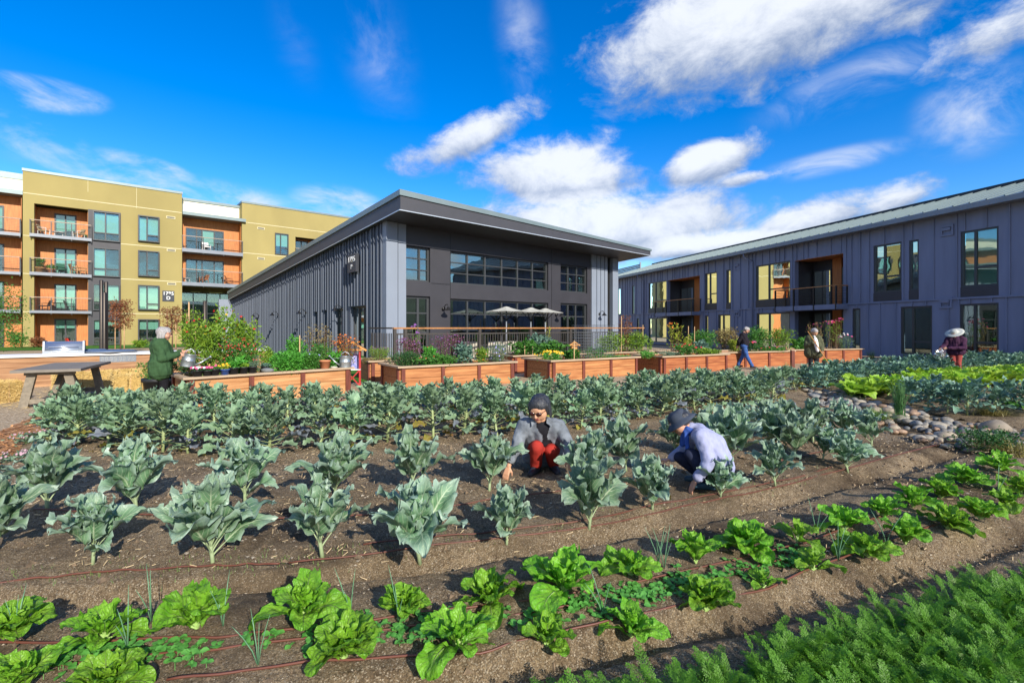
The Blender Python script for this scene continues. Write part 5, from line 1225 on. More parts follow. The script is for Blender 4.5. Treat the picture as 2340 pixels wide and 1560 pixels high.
for i, (px, py, l) in enumerate([(35, 1462, 'onion shoots poking through the leftmost rear lettuce'), (345, 1420, 'onion shoots between the second and third rear lettuces'), (292, 1488, 'onion shoots in front of the second rear lettuce'), (510, 1432, 'onion shoots right of the third rear lettuce'),
                                 (590, 1522, 'onion shoots beside the front lettuce gap on the left'), (800, 1420, 'onion shoots right of the large rear lettuce'), (910, 1424, 'onion shoots in front of the small upright lettuce'), (1378, 1408, 'onion shoots right below the biggest lettuce'), (1505, 1288, 'onion shoots left of the tall leafed lettuce'),
                                 (1518, 1300, 'bent onion shoots by the ninth rear lettuce'), (1865, 1225, 'onion shoots between the rear lettuces near the sparse one'), (2025, 1245, 'onion shoots left of the leaning lettuce'), (1915, 1282, 'onion shoots right of the flat sparse lettuce'), (2280, 1130, 'onion shoots near the right end of the lettuce bed')]):
    o = bpy.data.objects.new('onion_plant', OM[i % 4]); COL.objects.link(o); o.location = gs(px, py); o.rotation_euler.z = i * 1.7; tag(o, l, 'onion', 'onion shoots among the lettuces')
# ================================================================ people
def vec(*a): return Vector(a)
def capsule(mb, a, b, ra, rb, seg=12):
    """closed round-ended tapered limb"""
    a = Vector(a); b = Vector(b); d = b - a
    if d.length < 1e-5: mb.ball(a, ra, seg, 8); return
    d.normalize(); x = d.cross(Vector((0, 0, 1)));
    if x.length < .05: x = d.cross(Vector((1, 0, 0)))
    x.normalize(); y = d.cross(x); V = []; rings = []
    for i in range(1, 4): ph = math.pi / 2 * i / 4; rings.append((a - d * ra * math.cos(ph), ra * math.sin(ph)))
    rings += [(a, ra), ((a + b) / 2, (ra + rb) / 2), (b, rb)]
    for i in range(1, 4): ph = math.pi / 2 * i / 4; rings.append((b + d * rb * math.sin(ph), rb * math.cos(ph)))
    for c, r in rings:
        for k in range(seg): t = 2 * math.pi * k / seg; V.append(c + x * (r * math.cos(t)) + y * (r * math.sin(t)))
    n = len(rings); f = [(i * seg + k, i * seg + (k + 1) % seg, (i + 1) * seg + (k + 1) % seg, (i + 1) * seg + k) for i in range(n - 1) for k in range(seg)]
    V += [a - d * ra, b + d * rb]; A, B = len(V) - 2, len(V) - 1
    f2 = [(A, (k + 1) % seg, k) for k in range(seg)] + [(B, (n - 1) * seg + k, (n - 1) * seg + (k + 1) % seg) for k in range(seg)]
    n0 = mb.n; mb.add([tuple(v) for v in V], f, 0, True); mb.ch.append((np.array(f2) + n0, 0, True, None))
def chain(mb, pts, rad):
    for (a, b), (ra, rb) in zip(zip(pts, pts[1:]), zip(rad, rad[1:])): capsule(mb, a, b, ra, rb)
def fuse(mb, name, mats, parent, voxel=.008, smooth=3, paint=None, folds=0.0, fscale=(9, 9, 4)):
    """one continuous surface out of overlapping closed limbs"""
    me = mb.mesh(name, mats)
    import bmesh
    bm = bmesh.new(); bm.from_mesh(me); bmesh.ops.recalc_face_normals(bm, faces=bm.faces); bm.to_mesh(me); bm.free()
    o = bpy.data.objects.new(name, me); COL.objects.link(o)
    m = o.modifiers.new('r', 'REMESH'); m.mode = 'VOXEL'; m.voxel_size = voxel; m.use_smooth_shade = True
    if smooth: s = o.modifiers.new('s', 'SMOOTH'); s.iterations = smooth; s.factor = .5
    bpy.context.view_layer.update(); dg = bpy.context.evaluated_depsgraph_get(); nm = bpy.data.meshes.new_from_object(o.evaluated_get(dg)); bpy.data.objects.remove(o); bpy.data.meshes.remove(me)
    nm.name = name; n = len(nm.vertices); co = np.empty(n * 3); nm.vertices.foreach_get('co', co); co = co.reshape(-1, 3)
    if folds:
        no = np.empty(n * 3); nm.vertices.foreach_get('normal', no); no = no.reshape(-1, 3)
        h = np.array([mnoise.noise(Vector((c[0] * fscale[0] + c[2] * 3, c[1] * fscale[1], c[2] * fscale[2] + c[0] * 5))) + .5 * mnoise.noise(Vector((c[0] * 25, c[1] * 25, c[2] * 18))) for c in co]); co = co + no * (h * folds)[:, None]
        nm.vertices.foreach_set('co', co.ravel())
    nm.materials.clear()
    for m_ in (mats if isinstance(mats, (list, tuple)) else [mats]): nm.materials.append(m_)
    fn = len(nm.polygons); nm.polygons.foreach_set('use_smooth', np.ones(fn, bool))
    mi = np.zeros(fn, np.int32)
    if paint:
        c = np.empty(fn * 3); nm.polygons.foreach_get('center', c); c = c.reshape(-1, 3)
        for idx, p, r in paint: mi[((c - np.array(p)) ** 2).sum(1) < r * r] = idx
    nm.polygons.foreach_set('material_index', mi); nm.update()
    t = bpy.data.objects.new(name, nm); COL.objects.link(t); t.parent = parent; return t
def skin(name, c): return mat(name, c, .5, .1, 20, spec=.35)
m_skin = skin('fair_skin', (.56, .30, .20)); m_skin2 = skin('tan_skin', (.56, .30, .18)); m_lip = mat('lips', (.42, .12, .10), .5); m_eye = mat('dark_eye', (.03, .022, .02), .3)
def cloth(name, c, var=.14, bump=.2): return mat(name, c, .85, var, 14, bump, 120, spec=.2, bdist=.003)
m_shoe = mat('dark_shoe', (.02, .022, .03), .6, .2, 12)
m_hair_g = mat('silver_hair', (.33, .31, .30), .45, .4, 9, .35, 60, stretch=(7, 7, 1)); m_hair_d = mat('dark_grey_hair', (.012, .013, .016), .4, .5, 9, .35, 60, stretch=(7, 7, 1), col2=(.05, .052, .06))
m_hair_s = mat('grey_hair_strand', (.055, .058, .066), .45); m_metal = mat('galvanised_steel', (.45, .49, .50), .38, .14, 5, .08, 20, metal=.75); m_metal2 = mat('bright_steel', (.72, .74, .75), .25, .08, 5, metal=.85)

def hand(mb, w, d, side, curl=.5, s=1.0):
    """palm, four unequal bent fingers and a thumb from the side of the palm; w wrist, d pointing direction, side = thumb-side direction"""
    w = Vector(w); d = Vector(d).normalized(); side = Vector(side); side = (side - d * side.dot(d)).normalized(); n = d.cross(side).normalized()
    if n.z > 0: n = -n
    for k in (-1.2, -.4, .4, 1.2): capsule(mb, w + side * (k * .009), w + d * (.085 * s) + side * (k * .019 * s), .014 * s, .0125 * s, 8)
    for k, L in ((1.5, .068), (.5, .078), (-.5, .072), (-1.5, .056)):
        p = w + d * (.088 * s) + side * (k * .0175 * s); e = d
        for j in range(3):
            a = curl * (j + .6); e2 = (d * math.cos(a) + n * math.sin(a)); q = p + e2 * (L * s * (.42, .32, .26)[j]); capsule(mb, p, q, (.0088, .0082, .0075)[j] * s, (.0082, .0075, .0065)[j] * s, 8); p = q
    p = w + d * .025 * s + side * .022 * s; q = p + (side * .7 + d * .7 + n * .25).normalized() * .038 * s; capsule(mb, p, q, .0115 * s, .010 * s, 8); capsule(mb, q, q + (d * .9 + side * .2 + n * .4).normalized() * .032 * s, .0095 * s, .0078 * s, 8)

def head(mb, c, f, u, k=1.0):
    c = Vector(c); f = Vector(f).normalized(); u = Vector(u); u = (u - f * u.dot(f)).normalized(); s = f.cross(u)
    P = lambda a, b, d: c + (f * a + s * b + u * d) * k
    capsule(mb, P(-.022, 0, .022), P(.022, 0, .02), .088 * k, .080 * k); capsule(mb, P(.03, -.02, -.035), P(.03, .02, -.035), .062 * k, .062 * k); capsule(mb, P(.045, 0, -.075), P(.05, 0, -.085), .045 * k, .036 * k)
    capsule(mb, P(.078, -.03, .018), P(.078, .03, .018), .022 * k, .022 * k, 8)                      # brow
    capsule(mb, P(.088, 0, .005), P(.108, 0, -.028), .010 * k, .0155 * k, 8); capsule(mb, P(.098, -.010, -.032), P(.098, .010, -.032), .010 * k, .010 * k, 8)   # nose
    for q in (-1, 1):
        capsule(mb, P(.060, q * .042, -.022), P(.058, q * .044, -.036), .028 * k, .024 * k, 8)       # cheek
        capsule(mb, P(-.008, q * .080, .012), P(-.004, q * .078, -.022), .015 * k, .010 * k, 8)      # ear
    capsule(mb, P(.086, -.020, -.062), P(.086, .020, -.062), .0085 * k, .0085 * k, 8)                # lips
    return P
def bob(P, k, length=.10, fringe=True, back=.02):
    mb = MB(); capsule(mb, P(-.030 - back, 0, .030), P(.010, 0, .045), .100 * k, .086 * k)
    for q in (-1, 1):
        for a, l in ((-.06, 1.0), (-.03, 1.0), (-.005, .9)): capsule(mb, P(a, q * .070, .04), P(a + .004, q * .088, .02 - length * l), .034 * k, .022 * k, 8)
        if fringe and q > 0: capsule(mb, P(.052, q * .008, .088), P(.072, q * .060, .040), .024 * k, .016 * k, 8)
    for b in (-.05, 0, .05): capsule(mb, P(-.075, b, .03), P(-.085, b, .01 - length), .045 * k, .03 * k, 8)
    return mb
def shoe(mb, ankle, toe_dir, L=.25):
    a = Vector(ankle); t = Vector((toe_dir[0], toe_dir[1], 0)).normalized(); g = Vector((a.x, a.y, a.z))
    capsule(mb, g - t * .045 + vec(0, 0, -.045), g + t * .06 + vec(0, 0, -.045), .042, .040); capsule(mb, g + t * .06 + vec(0, 0, -.05), g + t * (L - .09) + vec(0, 0, -.058), .040, .032); capsule(mb, g, g - vec(0, 0, .03), .042, .045)

def person(label, loc, J, cols, sk, hair=None, hair_mat=None, head_k=1.0, stout=1.0, extra=None, rz=None):
    """J: joints in a frame whose x runs to the right in the picture, y away from the viewer, z up"""
    x, y, z = loc; rz = -math.atan2(x, y) if rz is None else rz
    root = thing('person', label, 'person', (x, y, z), rz)
    g = {k: Vector(v) for k, v in J.items() if isinstance(v, tuple)}
    f = Vector(J['face']).normalized(); u = Vector(J.get('up', (0, 0, 1)))
    body = MB(); P = head(body, g['head'], f, u, head_k)
    nb = g['neck']; chain(body, [P(-.02, 0, -.06), nb], [.052, .060])
    sl, sr, hl, hr = g['shL'], g['shR'], g['hipL'], g['hipR']; cen = (sl + sr) / 2; pel = (hl + hr) / 2
    k = stout
    def torso(mb, gr, lo=None):
        a = cen * .92 + pel * .08; w = (a + pel) / 2 + g.get('belly', Vector((0, 0, 0)))
        chain(mb, [a, w, pel], [(.115 * k + gr), (.125 * k + gr), (.135 * k + gr)])
        for s_, h_ in ((sl, hl), (sr, hr)):
            i = s_.lerp(cen, .28); j = h_.lerp(pel, .1); m = i.lerp(j, .5) + g.get('belly', Vector((0, 0, 0))) * .8; chain(mb, [i, m, j], [.088 * k + gr, .100 * k + gr, .112 * k + gr])
        chain(mb, [sl, cen, sr], [.062 + gr, .085 + gr, .062 + gr]); chain(mb, [cen, cen.lerp(nb, g.get('collar', Vector((1, 0, 0))).x)], [.08 + gr * .6, .06 + gr * .4])
    torso(body, -.02)
    for sd_ in 'LR':
        chain(body, [g['sh' + sd_], g['el' + sd_], g['wr' + sd_]], [.044, .036, .024]); chain(body, [g['hip' + sd_], g['kn' + sd_], g['an' + sd_]], [.078, .052, .036])
        hd = J.get('hd' + sd_); hs_ = J.get('hs' + sd_, (1, 0, 0)); hand(body, g['wr' + sd_], hd, hs_, J.get('curl' + sd_, .35))
    eyes = [(2, P(.084, q * .030, .002), .0105 * head_k) for q in (-1, 1)] if not J.get('noeyes') else []
    fuse(body, 'body', [sk, m_lip, m_eye], root, .0062, 2, [(1, P(.092, 0, -.062), .020 * head_k), (1, P(.090, -.012, -.062), .014 * head_k), (1, P(.090, .012, -.062), .014 * head_k)] + eyes)
    # clothes
    tp = MB(); gr = cols.get('grow', .016); torso(tp, gr)
    hem = cols.get('hem')
    if hem is not None:            # longer jackets: a skirt of cloth below the hips
        for q in np.linspace(0, 1, 4): c0 = hl.lerp(hr, q); capsule(tp, c0, c0 + Vector(hem), .13 * k + gr, .135 * k + gr)
    for sd_ in 'LR':
        w = g['el' + sd_].lerp(g['wr' + sd_], cols.get('cuff', .93)); chain(tp, [g['sh' + sd_], g['el' + sd_], w], [.060 + gr, .048 + gr, .036 + gr * .8])
    fuse(tp, cols.get('topname', 'jacket'), cols['top'], root, .010, 2, cols.get('paint'), cols.get('folds', .009), cols.get('fs', (9, 9, 5)))
    tr = MB(); capsule(tr, hl, hr, .125 * k, .125 * k)
    for sd_ in 'LR':
        an = g['kn' + sd_].lerp(g['an' + sd_], cols.get('leg', .97)); chain(tr, [g['hip' + sd_], g['kn' + sd_], an], [.100 * (1 + (k - 1) * .6), .070 * (1 + (k - 1) * .5), cols.get('legr', .054)])
    fuse(tr, 'trousers', cols['legs'], root, .010, 2, None, cols.get('lfolds', .007), (7, 7, 9))
    for sd_ in 'LR':
        s_ = MB(); shoe(s_, g['an' + sd_], J['toe' + sd_], .235); fuse(s_, 'shoe', cols.get('shoe', m_shoe), root, .008, 2)
    if hair is not None and cols.get('strands'):
        rr = random.Random(3); sb = MB()
        for i in range(260):
            ph = rr.uniform(-3.14, 3.14); ln = cols['strands'] * rr.uniform(.75, 1.1); fr = abs(ph) < 1.25
            cx, cy = math.cos(ph), math.sin(ph); k2 = head_k
            q = [P(.01, rr.uniform(-.02, .02), .128 * 1), P(-.015 + cx * .062, cy * .060, .112), P(-.022 + cx * .108, cy * .096, .055)]
            if not fr: q += [P(-.022 + cx * .118, cy * .108, -.01), P(-.022 + cx * .114, cy * .108, -ln)]
            elif rr.random() < .5: q[-1] = P(-.02 + cx * .104, cy * .098 + .02, .062)
            sb.tube(q, [.004] * (len(q) - 1) + [.0015], 4, rr.choice([0, 0, 1]), False)
        part(sb, 'hair_strands', [hair_mat, m_hair_s], root, False)
    if hair is not None: fuse(hair(P, head_k), 'hair', hair_mat, root, .008, 2, None, .004, (22, 22, 2))
    if extra: extra(root, g, P)
    return root
def lp(mb, n, m, root): return part(mb, n, m, root, False)

# ---- 1. green jacket, watering the pots
def ex1(root, g, P):
    # collar
    mb = MB(); capsule(mb, g['neck'] + vec(-.07, 0, .0), g['neck'] + vec(.05, 0, -.03), .075, .06); capsule(mb, g['neck'] + vec(-.10, -.05, .00), g['neck'] + vec(-.10, .05, .0), .055, .055); fuse(mb, 'hood', cols1['top'], root, .01, 2, None, .008)
    gl = MB()
    for q in (-1, 1):
        for a in range(10):
            t0, t1 = a * .628, (a + 1) * .628; gl.tube([P(.104, q * .033 + .022 * math.cos(t0), .004 + .017 * math.sin(t0)), P(.104, q * .033 + .022 * math.cos(t1), .004 + .017 * math.sin(t1))], .0018, 4)
        gl.tube([P(.104, q * .055, .008), P(.0, q * .088, .012)], .0018, 4)
    gl.tube([P(.106, -.012, .006), P(.106, .012, .006)], .0018, 4); lp(gl, 'glasses', m_black, root)
cols1 = dict(top=cloth('dark_green_jacket', (.038, .085, .034)), legs=cloth('black_trousers', (.010, .010, .013)), hem=(.01, 0, -.12), grow=.030, folds=.014, legr=.06, cuff=.95)
L1 = gp(374, 925); L1 = (L1[0], L1[1], -.05)
J1 = dict(head=(.02, 0, 1.475), face=(.97, -.12, -.16), neck=(-.03, 0, 1.345), shL=(-.07, .15, 1.26), shR=(-.05, -.16, 1.25), hipL=(-.06, .09, .86), hipR=(-.06, -.09, .86), belly=(.05, 0, .02),
          elL=(.06, .20, 1.00), wrL=(.28, .10, 1.085), elR=(-.03, -.25, .98), wrR=(.24, -.13, 1.06), hdL=(.9, -.35, .18), hdR=(.9, .2, -.15), hsL=(0, 0, 1), hsR=(0, .3, 1), curlL=.35, curlR=.8,
          knL=(.0, .09, .48), knR=(.01, -.09, .48), anL=(-.02, .10, .09), anR=(-.03, -.10, .09), toeL=(1, 0), toeR=(1, -.1))
person('grey haired woman in a dark green jacket and glasses holding a watering can', L1, J1, cols1, m_skin, lambda P, k: bob(P, k, .105, True, .02), m_hair_g, 1.06, 1.28, ex1)
def watering_can(root, r=.105, h=.23, mats=None):
    m1 = mats or m_metal
    lp(MB().lathe([(0, 0), (r, 0), (r * 1.0, .01), (r * .98, h * .5), (r * 1.01, h * .52), (r * .98, h * .54), (r * .96, h), (r * 1.0, h + .008), (r * .93, h + .004), (r * .93, h * .6), (0, h * .6)], (0, 0, 0), 24), 'vessel', m1, root)
    lp(MB().tube([(r * .9, 0, h * .18), (r + .10, 0, h * .52), (r + .21, 0, h * .98)], [.026, .018, .013], 10), 'spout', m1, root)
    lp(MB().lathe([(.012, 0), (.034, .035), (.034, .045), (0, .05)], (r + .21, 0, h * .98), 12, M=Vector((.75, 0, .65)).to_track_quat('Z', 'Y').to_matrix()), 'rose', m1, root)
    lp(MB().tube([(-r * .92, 0, h * .25), (-r - .06, 0, h * .40), (-r - .06, 0, h * .8), (-r * .9, 0, h * .98)], .008, 8), 'rear_handle', m1, root)
    lp(MB().tube([(r * .75, 0, h), (r * .6, 0, h + .07), (0, 0, h + .12), (-r * .6, 0, h + .07), (-r * .75, 0, h)], .008, 8), 'top_handle', m1, root)
    lp(MB().beam((r * .9, 0, h * .86), (r + .165, 0, h * .84), .012, .006), 'spout_brace', m1, root)
wc = thing('watering_can', 'galvanised watering can held by the woman in the green jacket', 'watering can', tuple(Matrix.Rotation(-math.atan2(L1[0], L1[1]), 3, 'Z') @ vec(.385, -.06, .80) + Vector(L1)), -math.atan2(L1[0], L1[1])); watering_can(wc, .125, .25); wc.rotation_euler.x = R(0); wc.rotation_euler.y = R(12)

# ---- 2. denim shirt, squatting and reaching down
def ex2(root, g, P):
    c = MB()
    for q in (-1, 1):
        a = g['neck'] + vec(.01 + q * .05, -.045, .02); c.corners([tuple(a + v) for v in (vec(0, 0, 0), vec(q * .06, -.03, -.03), vec(q * .05, -.055, -.08), vec(-q * .005, -.05, -.045), vec(0, .012, .005), vec(q * .06, -.018, -.025), vec(q * .05, -.043, -.075), vec(-q * .005, -.038, -.04))])
    lp(c, 'collar', cols2['top'][0], root)
    s = MB()
    for q in (-1, 1): s.ball(P(.098, q * .033, .002), (.028, .012, .021), 10, 6, 0, Matrix.Rotation(0, 3, 'Z'))
    s.tube([P(.105, -.012, .008), P(.105, .012, .008)], .003, 5)
    for q in (-1, 1): s.tube([P(.095, q * .06, .008), P(.0, q * .09, .012)], .0028, 5)
    lp(s, 'sunglasses', mat('brown_sunglasses', (.035, .008, .005), .15), root)
    b = MB().lathe([(.030, -.012), (.034, 0), (.030, .012)], g['wrL'] + (g['elL'] - g['wrL']).normalized() * .03, 12, M=(g['elL'] - g['wrL']).to_track_quat('Z', 'Y').to_matrix()); lp(b, 'wristband', m_black, root)
m_tee = cloth('black_tshirt', (.012, .012, .016))
cols2 = dict(strands=.085, paint=[(1, (.025, -.17, .51), .080), (1, (.04, -.20, .46), .085), (1, (.055, -.20, .41), .08), (1, (.065, -.19, .36), .08), (1, (.07, -.17, .31), .08), (1, (.07, -.13, .27), .08)], top=[cloth('grey_denim_shirt', (.17, .19, .215), .3), m_tee], topname='shirt', legs=cloth('red_trousers', (.36, .032, .022)), grow=.012, folds=.014, cuff=.74, leg=.98, legr=.062, hem=(-.0, -.02, -.05))
L2 = gs(1236, 1074)
J2 = dict(collar=(.35, 0, 0), head=(-.02, -.14, .655), face=(-.30, -.86, -.36), up=(-.1, -.3, .9), neck=(.0, -.075, .545), shL=(-.175, -.06, .465), shR=(.185, -.05, .475), hipL=(-.07, .14, .19), hipR=(.12, .14, .19), belly=(0, -.03, 0),
          elL=(-.245, -.16, .27), wrL=(-.315, -.26, .115), hdL=(-.25, -.35, -.8), hsL=(.9, -.3, 0), curlL=.4, elR=(.27, -.12, .30), wrR=(.28, -.27, .20), hdR=(.1, -.75, -.5), hsR=(-1, 0, 0), curlR=.5,
          knL=(-.04, -.20, .285), knR=(.10, -.14, .235), anL=(-.05, -.10, .085), anR=(.13, -.03, .085), toeL=(-.35, -.9), toeR=(.25, -.95), noeyes=True)
person('woman in a grey denim shirt, sunglasses and red trousers crouching to reach a plant', L2, J2, cols2, m_skin2, lambda P, k: bob(P, k, .060, True, .022), m_hair_d, 1.06, .90, ex2)

# ---- 3. bucket hat, lilac sweater, squatting in profile
def brimhat(P, r, brim, hgt, droop, m, root, name='hat', z0=.035, seg=28):
    o = P(0, 0, 0); fz = (P(0, 0, 1) - o).normalized(); M = fz.to_track_quat('Z', 'Y').to_matrix()
    lp(MB().lathe([(0, hgt), (r * .55, hgt * .97), (r * .86, hgt * .86), (r * .97, hgt * .55), (r, z0 + .012), (r * 1.04, z0), (r + brim * .5, z0 - droop * .45), (r + brim, z0 - droop), (r + brim, z0 - droop - .005), (r + brim * .5, z0 - droop * .45 - .006), (r * .98, z0 - .006)], P(-.012, 0, 0), seg, M=M), name, m, root)
m_bhat = cloth('slate_bucket_hat', (.055, .068, .095)); m_scarf = cloth('blue_scarf', (.035, .085, .33), .3)
def ex3(root, g, P):
    brimhat(P, .108, .062, .125, .045, m_bhat, root)
    s = MB(); n = g['neck']
    for a in range(9): t0, t1 = a * .70, (a + 1) * .70; capsule(s, n + vec(.075 * math.cos(t0), .085 * math.sin(t0), .015 * math.sin(t0 * 2)), n + vec(.075 * math.cos(t1), .085 * math.sin(t1), .015 * math.sin(t1 * 2)), .032, .032, 8)
    capsule(s, n + vec(-.07, -.05, -.02), n + vec(-.085, -.06, -.15), .036, .026, 8); capsule(s, n + vec(-.05, -.085, -.02), n + vec(-.035, -.10, -.20), .030, .022, 8); fuse(s, 'scarf', m_scarf, root, .008, 1, None, .012, (30, 30, 6))
    lp(MB().tube([P(.02, .085, -.02), P(.03, .07, -.11), P(.02, .06, -.20)], .003, 5), 'chin_cord', m_black, root)
    w = g['wrR'] + (g['elR'] - g['wrR']).normalized() * .02; lp(MB().lathe([(.029, -.008), (.032, 0), (.029, .008)], w, 14, M=(g['elR'] - g['wrR']).to_track_quat('Z', 'Y').to_matrix()), 'wristwatch', m_metal2, root)
cols3 = dict(top=cloth('lilac_sweater', (.33, .35, .52), .1), topname='sweater', fs=(8, 8, 14), legs=cloth('navy_trousers', (.022, .028, .058)), grow=.016, folds=.012, cuff=.86, leg=.92, legr=.056, shoe=mat('blue_running_shoe', (.028, .075, .115), .6, .3, 25))
L3 = gs(1592, 1110)
J3 = dict(head=(-.165, -.02, .650), face=(-.78, -.25, -.58), up=(-.5, 0, .85), neck=(-.055, .0, .585), shL=(.02, .155, .545), shR=(.035, -.155, .545), hipL=(.24, .09, .235), hipR=(.24, -.08, .235), belly=(.02, 0, .06),
          elR=(.115, -.25, .32), wrR=(-.005, -.25, .135), hdR=(-.45, -.12, -.88), hsR=(-.6, .8, 0), curlR=.25, elL=(-.10, .20, .36), wrL=(-.27, .14, .215), hdL=(-.95, -.05, -.2), hsL=(0, -1, 0), curlL=.5,
          knR=(-.055, -.13, .355), anR=(.10, -.13, .10), knL=(-.17, .08, .26), anL=(.05, .10, .09), toeR=(-1, -.15), toeL=(-1, .05))
person('person in a slate bucket hat and lilac sweater crouching in profile beside the collards', L3, J3, cols3, m_skin, lambda P, k: bob(P, k, .02, False, .0), m_hair_d, 1.04, .84, ex3).scale = (.89, .89, .89)

# ---- 4. black sweater and jeans, walking
cols4 = dict(top=cloth('black_sweater', (.014, .012, .018)), topname='sweater', legs=cloth('blue_jeans', (.045, .105, .30), .3), grow=.020, folds=.012, legr=.066)
L4 = gp(1700, 840, -.06); L4 = (*L4, -.055)
def ex4(root, g, P):
    lp(MB().tube([(-.26, .02, .92), (-.30, .0, .70), (-.31, 0, .52)], [.012, .010, .012], 6), 'tool', m_black, root)
    s = MB()
    for q in (-1, 1): s.ball(P(.098, q * .033, .004), (.016, .014, .016), 8, 5); s.tube([P(.095, q * .05, .008), P(.0, q * .09, .012)], .003, 5)
    lp(s, 'sunglasses', m_black, root)
J4 = dict(head=(.10, 0, 1.50), face=(.88, -.15, -.45), neck=(.0, 0, 1.375), shL=(-.02, .155, 1.29), shR=(-.04, -.165, 1.29), hipL=(.0, .085, .88), hipR=(.0, -.085, .88), belly=(.045, 0, 0),
          elR=(-.19, -.19, 1.06), wrR=(-.21, -.05, .90), elL=(-.17, .18, 1.06), wrL=(-.22, .03, .88), hdR=(-.3, .5, -.7), hdL=(-.3, -.3, -.8), hsR=(1, 0, 0), hsL=(1, 0, 0), curlR=.7, curlL=.7,
          knR=(.10, -.09, .47), anR=(.29, -.09, .09), knL=(-.03, .09, .48), anL=(-.21, .08, .11), toeR=(1, -.1), toeL=(1, 0))
person('grey haired woman in a black sweater and blue jeans walking past the red bed', L4, J4, cols4, m_skin, lambda P, k: bob(P, k, .0, False, .01), m_hair_g, 1.0, 1.10, ex4)

# ---- 5. olive jacket with a rake
L5 = gp(1859, 853, -.05); L5 = (*L5, -.05)
cols5 = dict(top=cloth('olive_jacket', (.085, .088, .050), .2), legs=cloth('charcoal_trousers', (.022, .022, .028)), grow=.032, folds=.018, hem=(0, 0, -.13), legr=.062)
def ex5(root, g, P):
    t = MB(); capsule(t, g['neck'] + vec(.03, -.065, -.03), vec(.075, -.20, 1.05), .06, .072); capsule(t, vec(.07, -.195, 1.05), vec(.12, -.195, .80), .072, .05); fuse(t, 'tshirt', cloth('white_tshirt', (.80, .80, .80), .04), root, .01, 2)
J5 = dict(head=(.035, -.06, 1.435), face=(.45, -.72, -.52), neck=(.0, -.01, 1.31), shL=(-.16, -.02, 1.215), shR=(.17, .0, 1.215), hipL=(-.09, .0, .83), hipR=(.09, .0, .83), belly=(0, -.03, 0),
          elL=(-.22, -.12, .98), wrL=(-.02, -.24, 1.06), elR=(.25, -.04, .96), wrR=(.235, -.20, .79), hdL=(.8, -.25, .35), hdR=(.3, -.55, -.35), hsL=(0, 0, 1), hsR=(0, 0, 1), curlL=1.0, curlR=1.0,
          knL=(-.085, -.02, .46), anL=(-.085, .0, .09), knR=(.09, -.02, .46), anR=(.09, .0, .09), toeL=(-.2, -1), toeR=(.3, -1))
person('grey haired woman in an olive jacket over a white shirt leaning on a rake', L5, J5, cols5, m_skin2, lambda P, k: bob(P, k, .01, False, .012), m_hair_g, 1.04, 1.22, ex5)
M5 = Matrix.Rotation(-math.atan2(L5[0], L5[1]), 3, 'Z')
rk = thing('garden_rake', 'wooden handled green rake held by the woman in the olive jacket', 'rake', tuple(Vector(L5)), -math.atan2(L5[0], L5[1]))
lp(MB().tube([(-.17, -.17, 1.47), (.47, -.42, .32)], .014, 8), 'handle', mat('yellow_wood_handle', (.55, .27, .07), .5, .2, 8), rk); m_grn = mat('green_plastic', (.01, .22, .09), .4)
lp(MB().tube([(.465, -.418, .33), (.60, -.47, .12)], [.020, .016], 8), 'ferrule', m_grn, rk)
mb = MB()
for k in range(9): a = (k - 4) * .055; mb.tube([(.60, -.47, .12), (.66 + .02, -.47 + a * .5, .06), (.70, -.47 + a * 1.0, .0)], .005, 5)
lp(mb, 'rake_head', m_grn, rk)

# ---- 6. wide brimmed hat, watering
L6 = gp(2184, 858, 0); L6 = (*L6, 0.0)
cols6 = dict(top=cloth('plum_sweater', (.050, .017, .045), .3), topname='sweater', legs=cloth('brick_red_trousers', (.34, .065, .055)), grow=.020, folds=.012, legr=.060, hem=(0, 0, -.02))
m_sun = cloth('pale_sun_hat', (.46, .47, .43), .06)
def ex6(root, g, P): brimhat(P, (.100), .145, .125, .012, m_sun, root)
J6 = dict(head=(-.03, -.09, 1.36), face=(-.35, -.72, -.55), up=(-.05, -.2, 1), neck=(.0, -.02, 1.265), shL=(-.18, -.01, 1.17), shR=(.19, .02, 1.17), hipL=(-.075, .02, .80), hipR=(.085, .02, .80),
          elL=(-.28, -.10, .95), wrL=(-.36, -.27, .88), elR=(.20, -.16, .90), wrR=(-.19, -.30, .885), hdL=(-.35, -.7, -.25), hdR=(-.95, -.2, -.2), hsL=(1, 0, .4), hsR=(0, 0, 1), curlL=.8, curlR=.8,
          knL=(-.05, -.02, .44), anL=(-.04, .03, .09), knR=(.07, -.02, .44), anR=(.08, .03, .09), toeL=(-.3, -1), toeR=(0, -1))
person('person in a wide pale sun hat and plum sweater watering the right plot', L6, J6, cols6, m_skin, None, None, 1.0, 1.02, ex6)
M6 = Matrix.Rotation(-math.atan2(L6[0], L6[1]), 3, 'Z')
wc = thing('watering_can', 'shiny tilted watering can held by the person in the sun hat', 'watering can', tuple(M6 @ vec(-.40, -.33, .575) + Vector(L6)), -math.atan2(L6[0], L6[1]) + R(-62)); watering_can(wc, .135, .23, m_metal2); wc.rotation_euler = (0, R(24), wc.rotation_euler.z)
